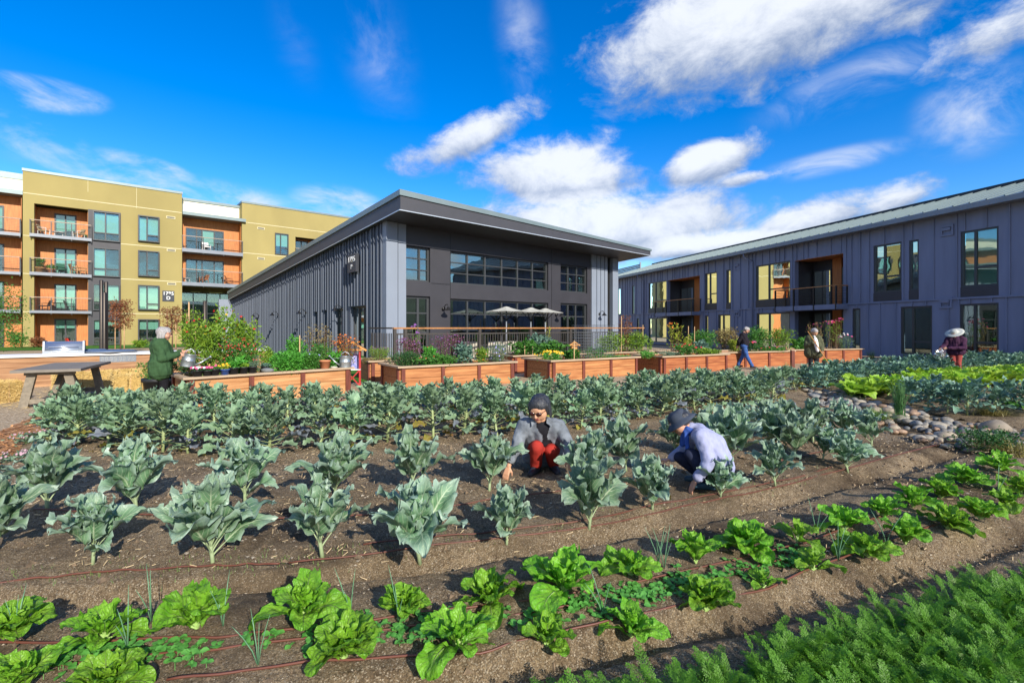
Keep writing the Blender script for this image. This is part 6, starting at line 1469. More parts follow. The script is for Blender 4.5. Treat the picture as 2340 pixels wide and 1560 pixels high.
# ================================================================ bushes and flowers
def fol(name, c1, c2, tr=.3): return mat(name, c1, .5, .1, 7, col2=c2, transl=tr, objrand=.08, spec=.4)
f_lime = fol('lime_foliage', (.13, .28, .022), (.27, .40, .04)); f_green = fol('mid_green_foliage', (.05, .18, .025), (.10, .28, .04)); f_dark = fol('dark_green_foliage', (.022, .085, .022), (.05, .15, .035)); f_bright = fol('bright_parsley_foliage', (.06, .27, .03), (.12, .40, .045))
f_grey = fol('grey_green_foliage', (.12, .20, .13), (.20, .30, .19)); f_rust = fol('rust_foliage', (.20, .055, .025), (.30, .13, .05)); f_brown = fol('dry_brown_foliage', (.24, .19, .07), (.34, .26, .10)); f_yel = fol('yellow_green_foliage', (.28, .36, .03), (.42, .46, .05)); f_maroon = fol('maroon_foliage', (.11, .03, .05), (.19, .07, .09))
f_teal = fol('kale_blue_foliage', (.10, .21, .15), (.19, .31, .24))
m_twig = mat('brown_twig', (.13, .075, .04), .8, .2, 10); m_gstem = mat('green_twig', (.12, .20, .05), .7, .2, 10)
def petal(n, c): return mat(n, c, .6, .12, 20, transl=.2)
p_red = petal('red_petals', (.55, .012, .02)); p_pink = petal('pink_petals', (.75, .10, .28)); p_purp = petal('purple_petals', (.28, .10, .36)); p_mauve = petal('mauve_petals', (.30, .11, .24)); p_lav = petal('lavender_petals', (.42, .40, .80)); p_yel = petal('yellow_petals', (.85, .52, .02)); p_org = petal('orange_petals', (.85, .22, .02)); p_white = petal('white_petals', (.85, .85, .82)); p_pale = petal('pale_pink_petals', (.55, .34, .40)); p_coral = petal('coral_petals', (.62, .06, .07))
def quads(mb, P, A, S, W, mi, r, fold=.25):
    """leaf faces: centres P, axis A (unit), half length S, half width W; folded rhombs"""
    n = len(P); q = r.normal(size=(n, 3)); B = np.cross(A, q); B /= np.linalg.norm(B, axis=1)[:, None] + 1e-9; N = np.cross(A, B)
    S = S[:, None]; W = W[:, None]
    V = np.stack([P - A * S, P + B * W + N * W * fold, P + A * S, P - B * W + N * W * fold], 1)
    b = np.arange(n) * 4; mb.add(V.reshape(-1, 3), np.concatenate([np.stack([b, b + 1, b + 2], 1), np.stack([b, b + 2, b + 3], 1)]), mi)
BN = [0]
def bush(label, loc, w, d, h, leaf_m, n=900, ls=.035, name='garden_shrub', cat='plant', fl=None, stems=9, loose=.5, upright=.3, stem_m=None, droop=0.0, lw=.42, group=None, low=.15):
    """stems fan out of the base; leaves cluster along them; fl = list of (material, count, radius, top-only?)"""
    BN[0] += 1; r = np.random.default_rng(500 + BN[0]); rr = random.Random(500 + BN[0])
    root = thing(name, label, cat, loc, 0, group); st = MB(); Ps = []; As = []; tips = []
    for k in range(stems):
        a = k * 2.399 + rr.uniform(-.5, .5); q = math.sqrt((k + .4) / stems) * rr.uniform(.75, 1.05)
        top = np.array([math.cos(a) * w / 2 * q, math.sin(a) * d / 2 * q, h * (1 - .38 * q * q * (1 - upright)) * rr.uniform(.78, 1.0)])
        b = np.array([math.cos(a) * w * .10 * (1 + upright), math.sin(a) * d * .10 * (1 + upright), -.03]); mid = b * .4 + top * .6; mid[2] = top[2] * (.5 + .1 * (1 - upright)); 
        pts = [(1 - t) ** 2 * b + 2 * t * (1 - t) * mid + t * t * top for t in np.linspace(0, 1, 6)]; rd = max(.004, .010 * h)
        st.tube([tuple(p) for p in pts], [rd * (1 - .75 * t) for t in np.linspace(0, 1, 6)], 5, 0, False); tips.append(top)
        m = n // stems; t = rr.uniform(low, low + .05) + (1 - low) * r.random(m) ** .8; t = np.clip(t, 0, 1.03)
        i = np.clip((t * 5).astype(int), 0, 4); fr = t * 5 - i; pp = np.array(pts); C = pp[i] * (1 - fr)[:, None] + pp[i + 1] * fr[:, None]
        off = r.normal(size=(m, 3)) * np.array([w, d, h * .55]) * (.07 + .10 * loose) * (1.15 - .6 * t)[:, None]; C = C + off; C[:, 2] = np.maximum(C[:, 2], .01)
        A = off / (np.linalg.norm(off, axis=1)[:, None] + 1e-6) + r.normal(size=(m, 3)) * .5 + np.array([0, 0, .35 - droop]); A /= np.linalg.norm(A, axis=1)[:, None]
        Ps.append(C); As.append(A)
    P = np.concatenate(Ps); A = np.concatenate(As); S = ls * r.uniform(.6, 1.25, len(P)); mb = MB()
    quads(mb, P, A, S, S * lw, 0, r); part(st, 'stems', stem_m or m_gstem, root, False); part(mb, 'foliage', leaf_m, root, False)
    for (fm, cnt, rad, topo) in (fl or []):
        fb = MB(); tp = np.array(tips)
        for c in range(cnt):
            if topo: c0 = tp[rr.randrange(len(tp))] + r.normal(size=3) * np.array([w, d, h * .3]) * .07 * topo; c0[2] += rad * .6
            else:
                c0 = P[rr.randrange(len(P))] * np.array([1.05, 1.05, 1.0]) + np.array([0, 0, rad])
            nrm = np.array([c0[0] * .6, c0[1] * .6 - .25, .5 * h + .1]) + r.normal(size=3) * .25 * h; nrm /= np.linalg.norm(nrm) + 1e-9; M = Vector(nrm).to_track_quat('Z', 'Y').to_matrix(); k = 7; V = [tuple(Vector(c0) + M @ Vector((0, 0, rad * .15)))]
            for j in range(k * 2):
                t = math.pi * j / k; q = rad * (1.0 if j % 2 == 0 else .62); V.append(tuple(Vector(c0) + M @ Vector((q * math.cos(t), q * math.sin(t), -rad * .12 if j % 2 == 0 else 0))))
            fb.add(V, [(0, 1 + j, 1 + (j + 1) % (k * 2)) for j in range(k * 2)])
        part(fb, 'blossoms', fm, root, False)
    return root
def inbed(key, px, v):
    M, L, dep, h, _ = BEDS[key]; o = M @ Vector((0, v, 0)); e = M @ Vector((1, v, 0)) - o; k = (px - CX) / F
    u = (k * o.y - o.x) / (e.x - k * e.y); return M @ Vector((u, v, h - .005))
def bb(key, pl, pr, pt, v, label, leaf_m, depth=None, **kw):
    p = inbed(key, (pl + pr) / 2, v); w = (pr - pl) / F * p.y; h = CAMH - (pt - HY) / F * p.y - p.z
    return bush(label, tuple(p), w, depth or min(w, .9), max(h, .08), leaf_m, **kw)
# bed A
bb('A', 424, 505, 724, .80, 'bushy lime green zinnia with red and yellow blooms, nearest the green jacket', f_lime, n=2600, ls=.042, fl=[(p_red, 12, .035, 1.5), (p_yel, 10, .03, 0), (p_pink, 5, .03, 0)], stems=14, upright=.7, loose=.8)
bb('A', 488, 548, 706, .92, 'tallest lime green zinnia spire in the pot bed', f_lime, n=1700, ls=.042, fl=[(p_red, 9, .035, 1.2), (p_yel, 4, .03, 0)], stems=9, upright=.9, loose=.7)
bb('A', 536, 592, 728, .9, 'lime green zinnia at the hall side of the tallest spire', f_lime, n=1500, ls=.042, fl=[(p_red, 8, .035, 1.5)], stems=9, upright=.7, loose=.7)
bb('A', 490, 588, 768, .62, 'wide salvia bush covered in tiny red blooms', f_green, n=2200, ls=.026, fl=[(p_coral, 170, .018, 0), (p_red, 60, .018, 1.5)], stems=18, upright=.3, loose=.9)
bb('A', 520, 572, 808, .45, 'broad dark leaved plant behind the black pots', f_bright, n=160, ls=.10, stems=8, lw=.5)
bb('A', 592, 630, 788, .75, 'pale grey green bush between salvia and parsley', f_lime, n=800, ls=.03, fl=[(p_white, 5, .02, 1)], stems=8)
bb('A', 565, 600, 812, .42, 'low grey lavender clump behind the last black pot', f_grey, n=600, ls=.022, stems=10, lw=.3)
bb('A', 622, 696, 797, .26, 'bright green parsley spilling over the bed edge', f_bright, n=3200, ls=.026, stems=22, loose=.8, upright=.1, droop=.2, lw=.6)
bb('A', 676, 730, 800, .40, 'darker green parsley left of the terracotta pot', f_green, n=2200, ls=.026, fl=[(p_lav, 8, .02, 1)], stems=16, loose=.8, lw=.6)
bb('A', 650, 699, 764, .95, 'yellow green marigold bush with a single white bloom', f_bright, n=1500, ls=.035, fl=[(p_white, 2, .035, 1)], stems=10, upright=.4)
bb('A', 698, 762, 738, .95, 'straggly drying tomato vine by the hall wall', f_brown, n=700, ls=.03, stems=13, upright=.8, loose=1.0, stem_m=m_twig)
bb('A', 705, 760, 775, .7, 'mixed low herbs under the drying tomato vine', f_green, n=900, ls=.03, fl=[(p_lav, 10, .018, 0), (p_red, 6, .018, 0)], stems=10)
bb('A', 758, 822, 765, 1.0, 'orange marigold bush above the roofed bird stand', f_rust, n=900, ls=.03, fl=[(p_org, 46, .028, 1.6), (p_yel, 6, .024, 0)], stems=16, upright=.5, loose=.8)
bb('A', 746, 780, 799, .55, 'round leaved green plant behind the terracotta pot', f_bright, n=320, ls=.055, stems=9, lw=.6)
# bed B
bb('B', 893, 962, 800, .75, 'dark rosemary like mound at the left end of the aster bed', f_dark, n=2400, ls=.028, stems=18, lw=.28, loose=.8)
bb('B', 906, 966, 769, 1.15, 'purple aster bush near the left fence post', f_maroon, n=1200, ls=.025, fl=[(p_mauve, 150, .02, 0), (p_purp, 30, .02, 1.5)], stems=16, upright=.6, loose=.9)
bb('B', 985, 1064, 762, 1.15, 'larger purple aster bush in the middle of the aster bed', f_maroon, n=1500, ls=.025, fl=[(p_mauve, 200, .02, 0), (p_purp, 30, .02, 1.5)], stems=18, upright=.5, loose=.9)
bb('B', 940, 962, 742, 1.2, 'tall thin verbena stalks with purple heads above the rail', f_green, n=60, ls=.03, fl=[(p_purp, 14, .035, .8)], stems=6, upright=1.0)
bb('B', 966, 1000, 788, .7, 'bright yellow green sprig plant with a red bloom', f_bright, n=700, ls=.04, fl=[(p_red, 3, .025, 1)], stems=8, upright=.6)
bb('B', 945, 1050, 807, .40, 'low crinkled green leaves along the front of the aster bed', f_green, n=1500, ls=.035, fl=[(p_red, 3, .02, 1)], stems=22, lw=.55, upright=.1)
bb('B', 1034, 1088, 783, .70, 'blue grey kale clump in the aster bed', f_teal, n=420, ls=.075, stems=12, lw=.5, upright=.5)
bb('B', 1082, 1120, 792, .60, 'pepper plant with orange fruit in the aster bed', f_lime, n=1000, ls=.03, fl=[(p_org, 7, .02, 0)], stems=10)
bb('B', 1108, 1168, 780, .70, 'lavender aster at the right end of the aster bed', f_grey, n=1500, ls=.025, fl=[(p_lav, 42, .024, 0), (p_white, 10, .018, 1.5)], stems=18, lw=.3)
# beds H, C, G
bb('H', 1164, 1238, 774, .7, 'large nasturtium with broad dark green leaves', f_green, n=420, ls=.085, fl=[(p_yel, 3, .03, 0)], stems=16, lw=.6, loose=.9)
bb('H', 1225, 1292, 776, .6, 'second nasturtium, right of the larger one', f_green, n=380, ls=.08, fl=[(p_red, 4, .03, 0)], stems=14, lw=.6, loose=.9)
bb('H', 1205, 1266, 762, 1.1, 'blue grey kale standing above the nasturtiums', f_teal, n=420, ls=.085, stems=12, lw=.5, upright=.7)
bb('H', 1244, 1262, 737, 1.2, 'thin yellowing vine on a stick above the kale', f_yel, n=90, ls=.04, stems=3, upright=1.0, stem_m=m_twig)
bb('C', 1228, 1288, 800, .42, 'yellow marigold border in the trellis bed', f_bright, n=1100, ls=.03, fl=[(p_yel, 50, .035, 1.6)], stems=14, upright=.2)
bb('C', 1283, 1326, 796, .8, 'dark green bean plant left of the wire trellis', f_green, n=700, ls=.05, fl=[(p_org, 4, .03, 0)], stems=10, lw=.6)
bb('C', 1322, 1396, 790, .85, 'thin young vine climbing inside the wire trellis', f_green, n=500, ls=.035, stems=9, upright=.7)
bb('C', 1335, 1452, 808, .6, 'low seedling row at the bare end of the trellis bed', f_bright, n=700, ls=.025, stems=24, upright=.1)
bb('G', 838, 896, 792, .7, 'heather clump with faded pink tips in the corner bed', f_lime, n=1500, ls=.03, fl=[(p_mauve, 40, .014, 1.2)], stems=30, lw=.2, upright=.8, stem_m=m_twig)
bb('G', 824, 852, 815, .3, 'pile of dry straw in the corner bed', f_brown, n=500, ls=.06, stems=12, lw=.08, upright=0)
# beds I, J, D, E, F
bb('I', 1366, 1428, 757, .6, 'yellow green shrub left of the stake at the fence end', f_lime, n=1300, ls=.05, stems=14, lw=.4, loose=.9, droop=.3)
bb('I', 1420, 1480, 754, .8, 'yellow green shrub right of the stake at the fence end', f_lime, n=1300, ls=.05, stems=14, lw=.4, loose=.9, droop=.3)
bb('I', 1408, 1448, 718, 1.0, 'coral leaved sapling rising above the fence end', f_rust, n=420, ls=.045, stems=9, upright=.9, stem_m=m_twig)
bb('I', 1476, 1492, 768, .8, 'small pale shrub at the end of the shrub bed', f_lime, n=260, ls=.04, stems=6)
bb('J', 1522, 1562, 738, .7, 'tall seed stalks with orange tops', f_yel, n=320, ls=.05, fl=[(p_org, 12, .05, .8)], stems=8, upright=1.0, stem_m=m_twig)
bb('J', 1560, 1582, 765, .5, 'round lime bush right of the orange stalks', f_yel, n=500, ls=.035, stems=9)
bb('D', 1456, 1500, 799, .55, 'low bright greens in the left end of the low planted bed', f_bright, n=500, ls=.035, stems=14)
bb('D', 1500, 1548, 800, .8, 'grey thyme mat in the low planted bed', f_grey, n=700, ls=.025, stems=14)
bb('D', 1540, 1592, 783, .9, 'green mound with crimson blooms in the low planted bed', f_green, n=1300, ls=.04, fl=[(p_red, 16, .04, 1.5), (p_coral, 8, .035, 0)], stems=14)
bb('D', 1582, 1645, 795, .6, 'mixed salad greens at the right end of the low planted bed', f_lime, n=900, ls=.045, stems=16)
bb('J', 1580, 1636, 752, 1.1, 'large green tomato bush far left of the woman in jeans', f_green, n=1700, ls=.05, stems=16, loose=.9)
bb('J', 1632, 1690, 748, .9, 'large straw coloured bush left of the woman in jeans', f_brown, n=1700, ls=.045, stems=18, loose=1.0, stem_m=m_twig)
bb('J', 1578, 1625, 776, .3, 'pale blue green leafy plant below the tomato bush', f_teal, n=380, ls=.075, stems=12, lw=.5)
bb('E', 1665, 1692, 772, .5, 'bright lime bush touching the black sweater', f_yel, n=700, ls=.045, stems=10)
bb('E', 1702, 1762, 745, .8, 'leafy green bush right of the black sweater', f_green, n=1700, ls=.05, stems=16, loose=.9)
bb('E', 1706, 1732, 776, .4, 'dark crimson dahlia by the woman in jeans', f_dark, n=260, ls=.04, fl=[(p_mauve, 8, .045, 1), (p_pink, 6, .04, 1), (p_coral, 3, .05, 1)], stems=7)
bb('E', 1756, 1806, 748, .8, 'upright tangled green vine left of the woman with the rake', f_lime, n=1500, ls=.045, stems=14, upright=.7, loose=.9, stem_m=m_twig)
bb('E', 1735, 1800, 791, .3, 'low flowering border of the bed behind the woman in jeans', f_green, n=900, ls=.035, fl=[(p_coral, 10, .03, 1), (p_mauve, 8, .03, 1)], stems=16)
bb('F', 1800, 1848, 770, .6, 'collard like greens left of the olive jacket', f_green, n=420, ls=.08, stems=13, lw=.55)
bb('F', 1884, 1922, 730, .7, 'tall pink cosmos right of the olive jacket', f_lime, n=420, ls=.05, fl=[(p_pink, 22, .06, 1.2), (p_coral, 8, .05, 1)], stems=11, upright=.95, lw=.2, stem_m=m_twig)
bb('F', 1910, 1952, 763, .7, 'white and pink cosmos at the far right bed end', f_grey, n=700, ls=.05, fl=[(p_white, 9, .05, 1.4), (p_pink, 7, .05, 1.4)], stems=14, upright=.6, lw=.2)
bb('F', 1846, 1880, 733, .9, 'arching pink flower stalks behind the olive jacket', f_brown, n=260, ls=.05, fl=[(p_pink, 8, .05, 1)], stems=7, upright=.8, stem_m=m_twig)

# ================================================================ pots and things on bed A
m_bpot = mat('black_plastic_pot', (.018, .020, .024), .5, .1); m_upot = mat('blue_glazed_pot', (.03, .10, .38), .25, .2, 10, coat=.5); m_terra = mat('terracotta', (.56, .22, .10), .8, .15, 6, .1, 30)
def topA(px, v=.05): p = inbed('A', px, v); return (p.x, p.y, p.z + .09)
def pot(label, loc, r, h, m, leaf_m, fl=None, lh=.12, n=200, ls=.03, name='flower_pot'):
    root = thing(name, label, 'flower pot', loc, 0, 'small pots on the bed edge')
    part(MB().lathe([(0, .0), (r * .78, 0), (r * .98, h * .85), (r * 1.07, h * .85), (r * 1.07, h), (r * .95, h), (r * .93, h * .86), (0, h * .84)], (0, 0, 0), 20), 'pot', m, root, False)
    if leaf_m:
        k = bush('x', (0, 0, h * .85), r * 2.4, r * 2.4, lh, leaf_m, n=n, ls=ls, fl=fl, stems=9, upright=.2)
        for c in list(k.children):
            for v in c.data.vertices: v.co.z += h * .85
            c.parent = root
        bpy.data.objects.remove(k)
    return root
pot('black pot of pink and white petunias nearest the watering can spout', topA(451.5), .092, .13, m_bpot, f_dark, [(p_pink, 14, .03, 1.5), (p_white, 8, .03, 1.5)], .07)
pot('black pot with a wooden tag and pink petunias', topA(473), .085, .12, m_bpot, f_dark, [(p_pink, 11, .03, 1.5)], .07)
pot('black pot of cream flowers left of the blue pot', topA(491), .09, .14, m_bpot, f_green, [(p_pink, 4, .025, 1.5), (p_yel, 6, .02, 1.5)], .08)
pot('blue glazed pot of yellow flowers', topA(514), .092, .125, m_upot, f_yel, [(p_yel, 12, .025, 1.5)], .12)
pot('black pot with big green leaves right of the blue pot', topA(534), .098, .15, m_bpot, f_bright, None, .14, 60, .08)
pot('black pot of lime green seedlings', topA(557), .088, .15, m_bpot, f_lime, None, .10)
pot('black pot of grey lavender, last in the pot row', topA(577), .085, .15, m_bpot, f_grey, None, .12, 260, .02)
pot('small dark pot set back behind the grey stone', topA(606, .35), .09, .12, m_bpot, f_teal, None, .08)
pot('plain terracotta pot on the right end of the bed edge', topA(742.6, .10), .125, .20, m_terra, None)
tag_ = thing('plant_tag', 'small wooden plant tag stuck in a petunia pot', 'tag', tuple(Vector(topA(474)) + vec(0, 0, .1)), .4); part(MB().corners([(-.012, -.004, 0), (.012, -.004, 0), (.012, .004, 0), (-.012, .004, 0), (.03, -.004, .15), (.054, -.004, .14), (.054, .004, .14), (.03, .004, .15)]), 'blade', mat('tag_wood', (.5, .26, .1), .7), tag_, False)
def rock(label, loc, s, c):
    mb = MB(); mb.ball((0, 0, 0), 1, 14, 9); v = mb.v[0]
    for j in range(len(v)): v[j] *= 1 + .18 * mnoise.noise(Vector(v[j]) * 1.2 + Vector((loc[0], 0, 0)))
    v *= np.array(s); solo(mb, 'stone', mat('edge_stone', c, .8, .2, 6, .1, 20), label, 'stone', (loc[0], loc[1], loc[2] + s[2] * .8), world=False)
rock('flat dark grey stone on the pot bed edge', topA(611, .07), (.15, .09, .055), (.16, .17, .17)); rock('flat pale stone between terracotta pot and watering can', topA(763, .08), (.09, .06, .025), (.50, .45, .36))
wc2 = thing('watering_can', 'grey galvanised watering can standing on the right end of the pot bed', 'watering can', topA(789, .08), R(180 + 20)); watering_can(wc2, .135, .27)
# roofed bird stand and the small gabled house among the nasturtiums
m_lw = mat('honey_wood', (.55, .25, .06), .6, .2, 6, stretch=(2, 2, 8)); m_redp = mat('red_paint', (.42, .02, .02), .5, .1); m_rooft = mat('brown_shingle', (.14, .07, .04), .8, .3, 20)
def gable(label, loc, rz, w, h0, legs=True, name='bird_feeder'):
    root = thing(name, label, 'bird feeder', loc, rz); q = lambda mb, n, m: part(mb, n, m, root, False)
    rise = w * .42; dp = w * .9
    for s in (-1, 1):
        q(MB().corners([(0, -dp / 2, h0 + rise), (s * w * .75, -dp / 2, h0 - .02), (s * w * .75, dp / 2, h0 - .02), (0, dp / 2, h0 + rise), (0, -dp / 2, h0 + rise + .025), (s * w * .75, -dp / 2, h0 + .005), (s * w * .75, dp / 2, h0 + .005), (0, dp / 2, h0 + rise + .025)]), 'roof_panel', m_rooft, root) if False else part(MB().corners([(0, -dp / 2, h0 + rise), (s * w * .75, -dp / 2, h0 - .02), (s * w * .75, dp / 2, h0 - .02), (0, dp / 2, h0 + rise), (0, -dp / 2, h0 + rise + .025), (s * w * .75, -dp / 2, h0 + .005), (s * w * .75, dp / 2, h0 + .005), (0, dp / 2, h0 + rise + .025)]), 'roof_panel', m_rooft, root, False)
        q(MB().beam((0, -dp / 2 - .012, h0 + rise + .005), (s * w * .74, -dp / 2 - .012, h0 - .01), .02, .05), 'barge_board', m_lw)
    q(MB().box(-w * .5, w * .5, -dp / 2 - .02, -dp / 2, h0 - .01, h0 + .035), 'tie_beam', m_lw)
    if legs:
        for s in (-1, 1):
            for y in (-1, 1): q(MB().box(s * w * .38 - .02, s * w * .38 + .02, y * dp * .35 - .02, y * dp * .35 + .02, 0, h0 - .01), 'post', m_redp)
        q(MB().box(-w * .42, w * .42, -dp * .4, dp * .4, h0 * .45, h0 * .45 + .02), 'tray', m_white)
        q(MB().box(-w * .3, w * .3, dp * .1, dp * .3, h0 * .45 + .03, h0 * .9), 'painted_panel', mat('blue_paint_panel', (.12, .18, .5), .6, .5, 18, col2=(.5, .45, .7)))
        for s in (-1, 1): q(MB().beam((s * w * .36, -dp * .36, .03), (-s * w * .36, -dp * .36, h0 * .44), .02, .03), 'brace', m_redp)
    else: q(MB().box(-w * .38, w * .38, -dp * .4, dp * .4, 0, h0), 'box_body', m_lw)
    return root
p = at(806, 845, 13.3); gable('bird feeder on red posts with a shingled gable roof beside the pot bed', (p.x, p.y, -.05), R(15), .50, .98)
p = inbed('H', 1311, .9); gable('small honey wood gabled bird house among the nasturtiums', tuple(p), R(10), .30, .36, False, 'bird_house')
# wire trellis cage, stakes, rust post
def trellis():
    p = inbed('C', 1356, .75); w = 1.35; d = .6; h = CAMH - (743 - HY) / F * p.y - p.z; root = thing('wire_trellis', 'grey galvanised wire mesh trellis cage in the marigold bed', 'trellis', tuple(p), BEDS['C'][4].rotation_euler.z)
    m = mat('grey_wire', (.22, .24, .26), .4, .1, metal=.5)
    for y in (-d / 2, d / 2):
        mb = MB()
        for k in range(15): x = -w / 2 + w * k / 14; mb.tube([(x, y, 0), (x, y, h)], .0045, 4, 0, False)
        for k in range(12): z = h * (k + .5) / 12; mb.tube([(-w / 2, y, z), (w / 2, y, z)], .0045, 4, 0, False)
        part(mb, 'mesh_panel', m, root, False)
    for x in (-w / 2, w / 2):
        mb = MB()
        for k in range(5): y = -d / 2 + d * k / 4; mb.tube([(x, y, 0), (x, y, h)], .0045, 4, 0, False)
        for k in range(12): z = h * (k + .5) / 12; mb.tube([(x, -d / 2, z), (x, d / 2, z)], .0045, 4, 0, False)
        part(mb, 'mesh_panel', m, root, False)
    mb = MB()
    for k in range(15): x = -w / 2 + w * k / 14; mb.tube([(x, -d / 2, h), (x, d / 2, h)], .0045, 4, 0, False)
    part(mb, 'mesh_top', m, root, False)
trellis()
m_stake = mat('pale_wood_stake', (.52, .33, .17), .8, .2, 8)
for key, px, v, pt, l in (('H', 1199, .35, 790, 'short wooden stake at the left of the nasturtium bed'), ('H', 1217, .35, 792, 'short wooden stake in front of the kale'), ('C', 1312, .3, 778, 'thin stake by the small bird house'), ('I', 1420, .3, 722, 'tall thin stake in the fence end shrubs'), ('I', 1469, .9, 742, 'pale stake at the end of the handrail'),
                          ('J', 1573, .9, 745, 'pale stake left of the tomato bush'), ('J', 1587, .9, 746, 'second pale stake by the tomato bush'), ('A', 685, .6, 766, 'bamboo stick in the marigold bush of the pot bed'), ('A', 432, .9, 690, 'tall bamboo pole in the zinnias')):
    p = inbed(key, px, v); h = CAMH - (pt - HY) / F * p.y - p.z; solo(MB().box(-.012, .012, -.012, .012, -.05, h), 'garden_stake', m_stake, l, 'stake', tuple(p), .3, world=False)
x, y = gp(1811, 857); rp = thing('wooden_post', 'short red brown timber post standing in front of the far beds', 'post', (x, y, -.06)); part(MB().box(-.05, .05, -.05, .05, 0, .86), 'shaft', m_post, rp, False); part(MB().box(-.055, .055, -.055, .055, .86, .88), 'cap', m_top, rp, False)
x, y = gp(1888, 836); pot('grey bucket pot of seedlings behind the rake', (x, y, -.05), .15, .27, mat('grey_bucket', (.10, .11, .11), .6), f_bright, None, .12, name='bucket')

# ================================================================ left: counter wall, grill, table, straw
def counter():
    a = gp(-150, 897, -.05); d = norm2(.78, .625); L = 7.4; rz = math.atan2(d[1], d[0]); a = Vector((-14.2, 12.0)); 
    root = thing('outdoor_counter', 'long low timber clad counter with a white top behind the table', 'counter', (a.x, a.y, -.06), rz); q = lambda mb, n, m: part(mb, n, m, root, False)
    mb = MB()
    for k in range(6): mb.box(0, L, 0 + (k % 2) * .003, .05, k * .135, k * .135 + .131)
    mb.box(0, L, .05, .95, 0, .8); mb.box(L - .05, L, 0, .96, 0, .8)
    q(mb, 'timber_cladding', mat('weathered_cladding', (.24, .11, .048), .8, .4, 1.6, .3, 16, stretch=(.6, 9, 9), col2=(.46, .26, .13), bdist=.005)); q(MB().box(-.05, L + .06, -.06, 1.0, .812, .865), 'countertop', m_white)
    vb = MB(); gx = 3.05
    for r_ in range(3):
        for c in range(4):
            for e in range(2): vb.box(gx + c * .2 + e * .09, gx + c * .2 + e * .09 + .07, -.012, -.002, .62 + r_ * .055, .65 + r_ * .055)
    q(MB().box(gx - .03, gx + .80, -.006, -.001, .60, .80), 'vent_plate', m_greym); q(vb, 'vent_louvres', m_metal2)
    M = Matrix.Translation((a.x, a.y, -.06)) @ Matrix.Rotation(rz, 4, 'Z'); P = lambda x, y, z: tuple(M @ Vector((x, y, z)))
    def ux(px, y):
        o = M @ Vector((0, y, 0)); e = M @ Vector((1, y, 0)) - o; k = (px - CX) / F; return (k * o.y - o.x) / (e.x - k * e.y)
    # grill built into the counter
    g0, g1 = ux(97, .1), ux(193, .1); g = thing('gas_grill', 'stainless steel gas grill with a closed hood set on the white counter', 'grill', P((g0 + g1) / 2, .1, .867), rz); w = (g1 - g0) / 2; gq = lambda mb, n, m: part(mb, n, m, g, False)
    m_ss = mat('brushed_steel', (.50, .54, .60), .32, .08, 3, metal=.8, stretch=(.5, 8, 8))
    mb = MB(); prof = [(0, .10), (.0, .16), (.06, .27), (.16, .33), (.36, .35), (.55, .33), (.60, .10)]
    V = [(x, y, z) for x in (-w + .04, w - .04) for y, z in prof]; n = len(prof); mb.add(V, [(k, k + 1, n + k + 1, n + k) for k in range(n - 1)], 0, True); mb.ch.append((np.array([list(range(n))]), 0, False, None)); mb.ch.append((np.array([list(range(n, 2 * n))[::-1]]), 0, False, None))
    gq(mb, 'hood', m_ss); gq(MB().box(-w, w, -.01, .62, 0, .10), 'firebox', m_ss)
    for s in (-1, 1): gq(MB().corners([(s * w - s * .04, -.02, .10), (s * w, -.02, .10), (s * w, .62, .10), (s * w - s * .04, .62, .10), (s * w - s * .04, .06, .36), (s * w, .06, .36), (s * w, .56, .37), (s * w - s * .04, .56, .37)]), 'hood_end', m_greym)
    gq(MB().tube([(-w + .12, -.05, .20), (w - .12, -.05, .20)], .015, 8), 'handle', m_metal2)
    kb = MB()
    for r_ in range(2):
        for k in range(14): x = -w + .16 + (2 * w - .32) * k / 13 + (r_ * .02); kb.ball((x, -.012, .03 + r_ * .045), (.022, .006, .012), 8, 4)
    gq(kb, 'vent_slots', m_metal2)
    u = ux(252, .5); bl = thing('round_cover', 'flat blue grey round cover lying on the counter right of the grill', 'cover', P(u, .5, .867)); part(MB().lathe([(0, 0), (.60, 0), (.62, .04), (.56, .07), (0, .09)], (0, 0, 0), 32), 'lid', mat('blue_grey_vinyl', (.085, .13, .22), .4, .1, 4), bl, False); part(MB().lathe([(.615, .01), (.64, .012), (.64, .045), (.615, .045)], (0, 0, 0), 32), 'rim', m_greym, bl, False)
    u = ux(215, .75); bl = thing('round_cover', 'second blue grey cover half hidden by the grill hood', 'cover', P(u, .75, .867)); part(MB().lathe([(0, 0), (.30, 0), (.31, .06), (.26, .10), (0, .11)], (0, 0, 0), 24), 'lid', mat('blue_grey_vinyl_small', (.085, .13, .22), .4, .1, 4), bl, False)
counter()
m_bronze = mat('dark_bronze', (.060, .050, .042), .4, .1, 3, metal=.6)
def column(label, px, D, tops, r):
    p = at(px, HY, D); root = thing('light_column', label, 'light post', (p.x, p.y, -.05))
    for k, (dx, dy, pt) in enumerate(tops): h = CAMH - (pt - HY) / F * D + .05; part(MB().lathe([(r * 1.0, 0), (r, h - .02), (r * .8, h), (0, h)], (dx, dy, 0), 14), 'tube', m_bronze, root, False)
    part(MB().box(-.25, .25, -.2, .25, 0, .05), 'base_plate', m_bronze, root, False)
column('tall cluster of three dark bronze tubes behind the grill', 236, 21.5, ((-.085, 0, 640), (.045, .10, 643), (.10, -.06, 668)), .075); column('single slim bronze column behind the zinnias', 468, 31.0, ((0, 0, 687),), .10)
m_tbl = mat('grey_teak', (.225, .19, .14), .8, .2, 3, .15, 20, stretch=(6, 1, 6)); m_tbl2 = mat('grey_concrete_top', (.20, .175, .145), .8, .1, 4, .08, 30)
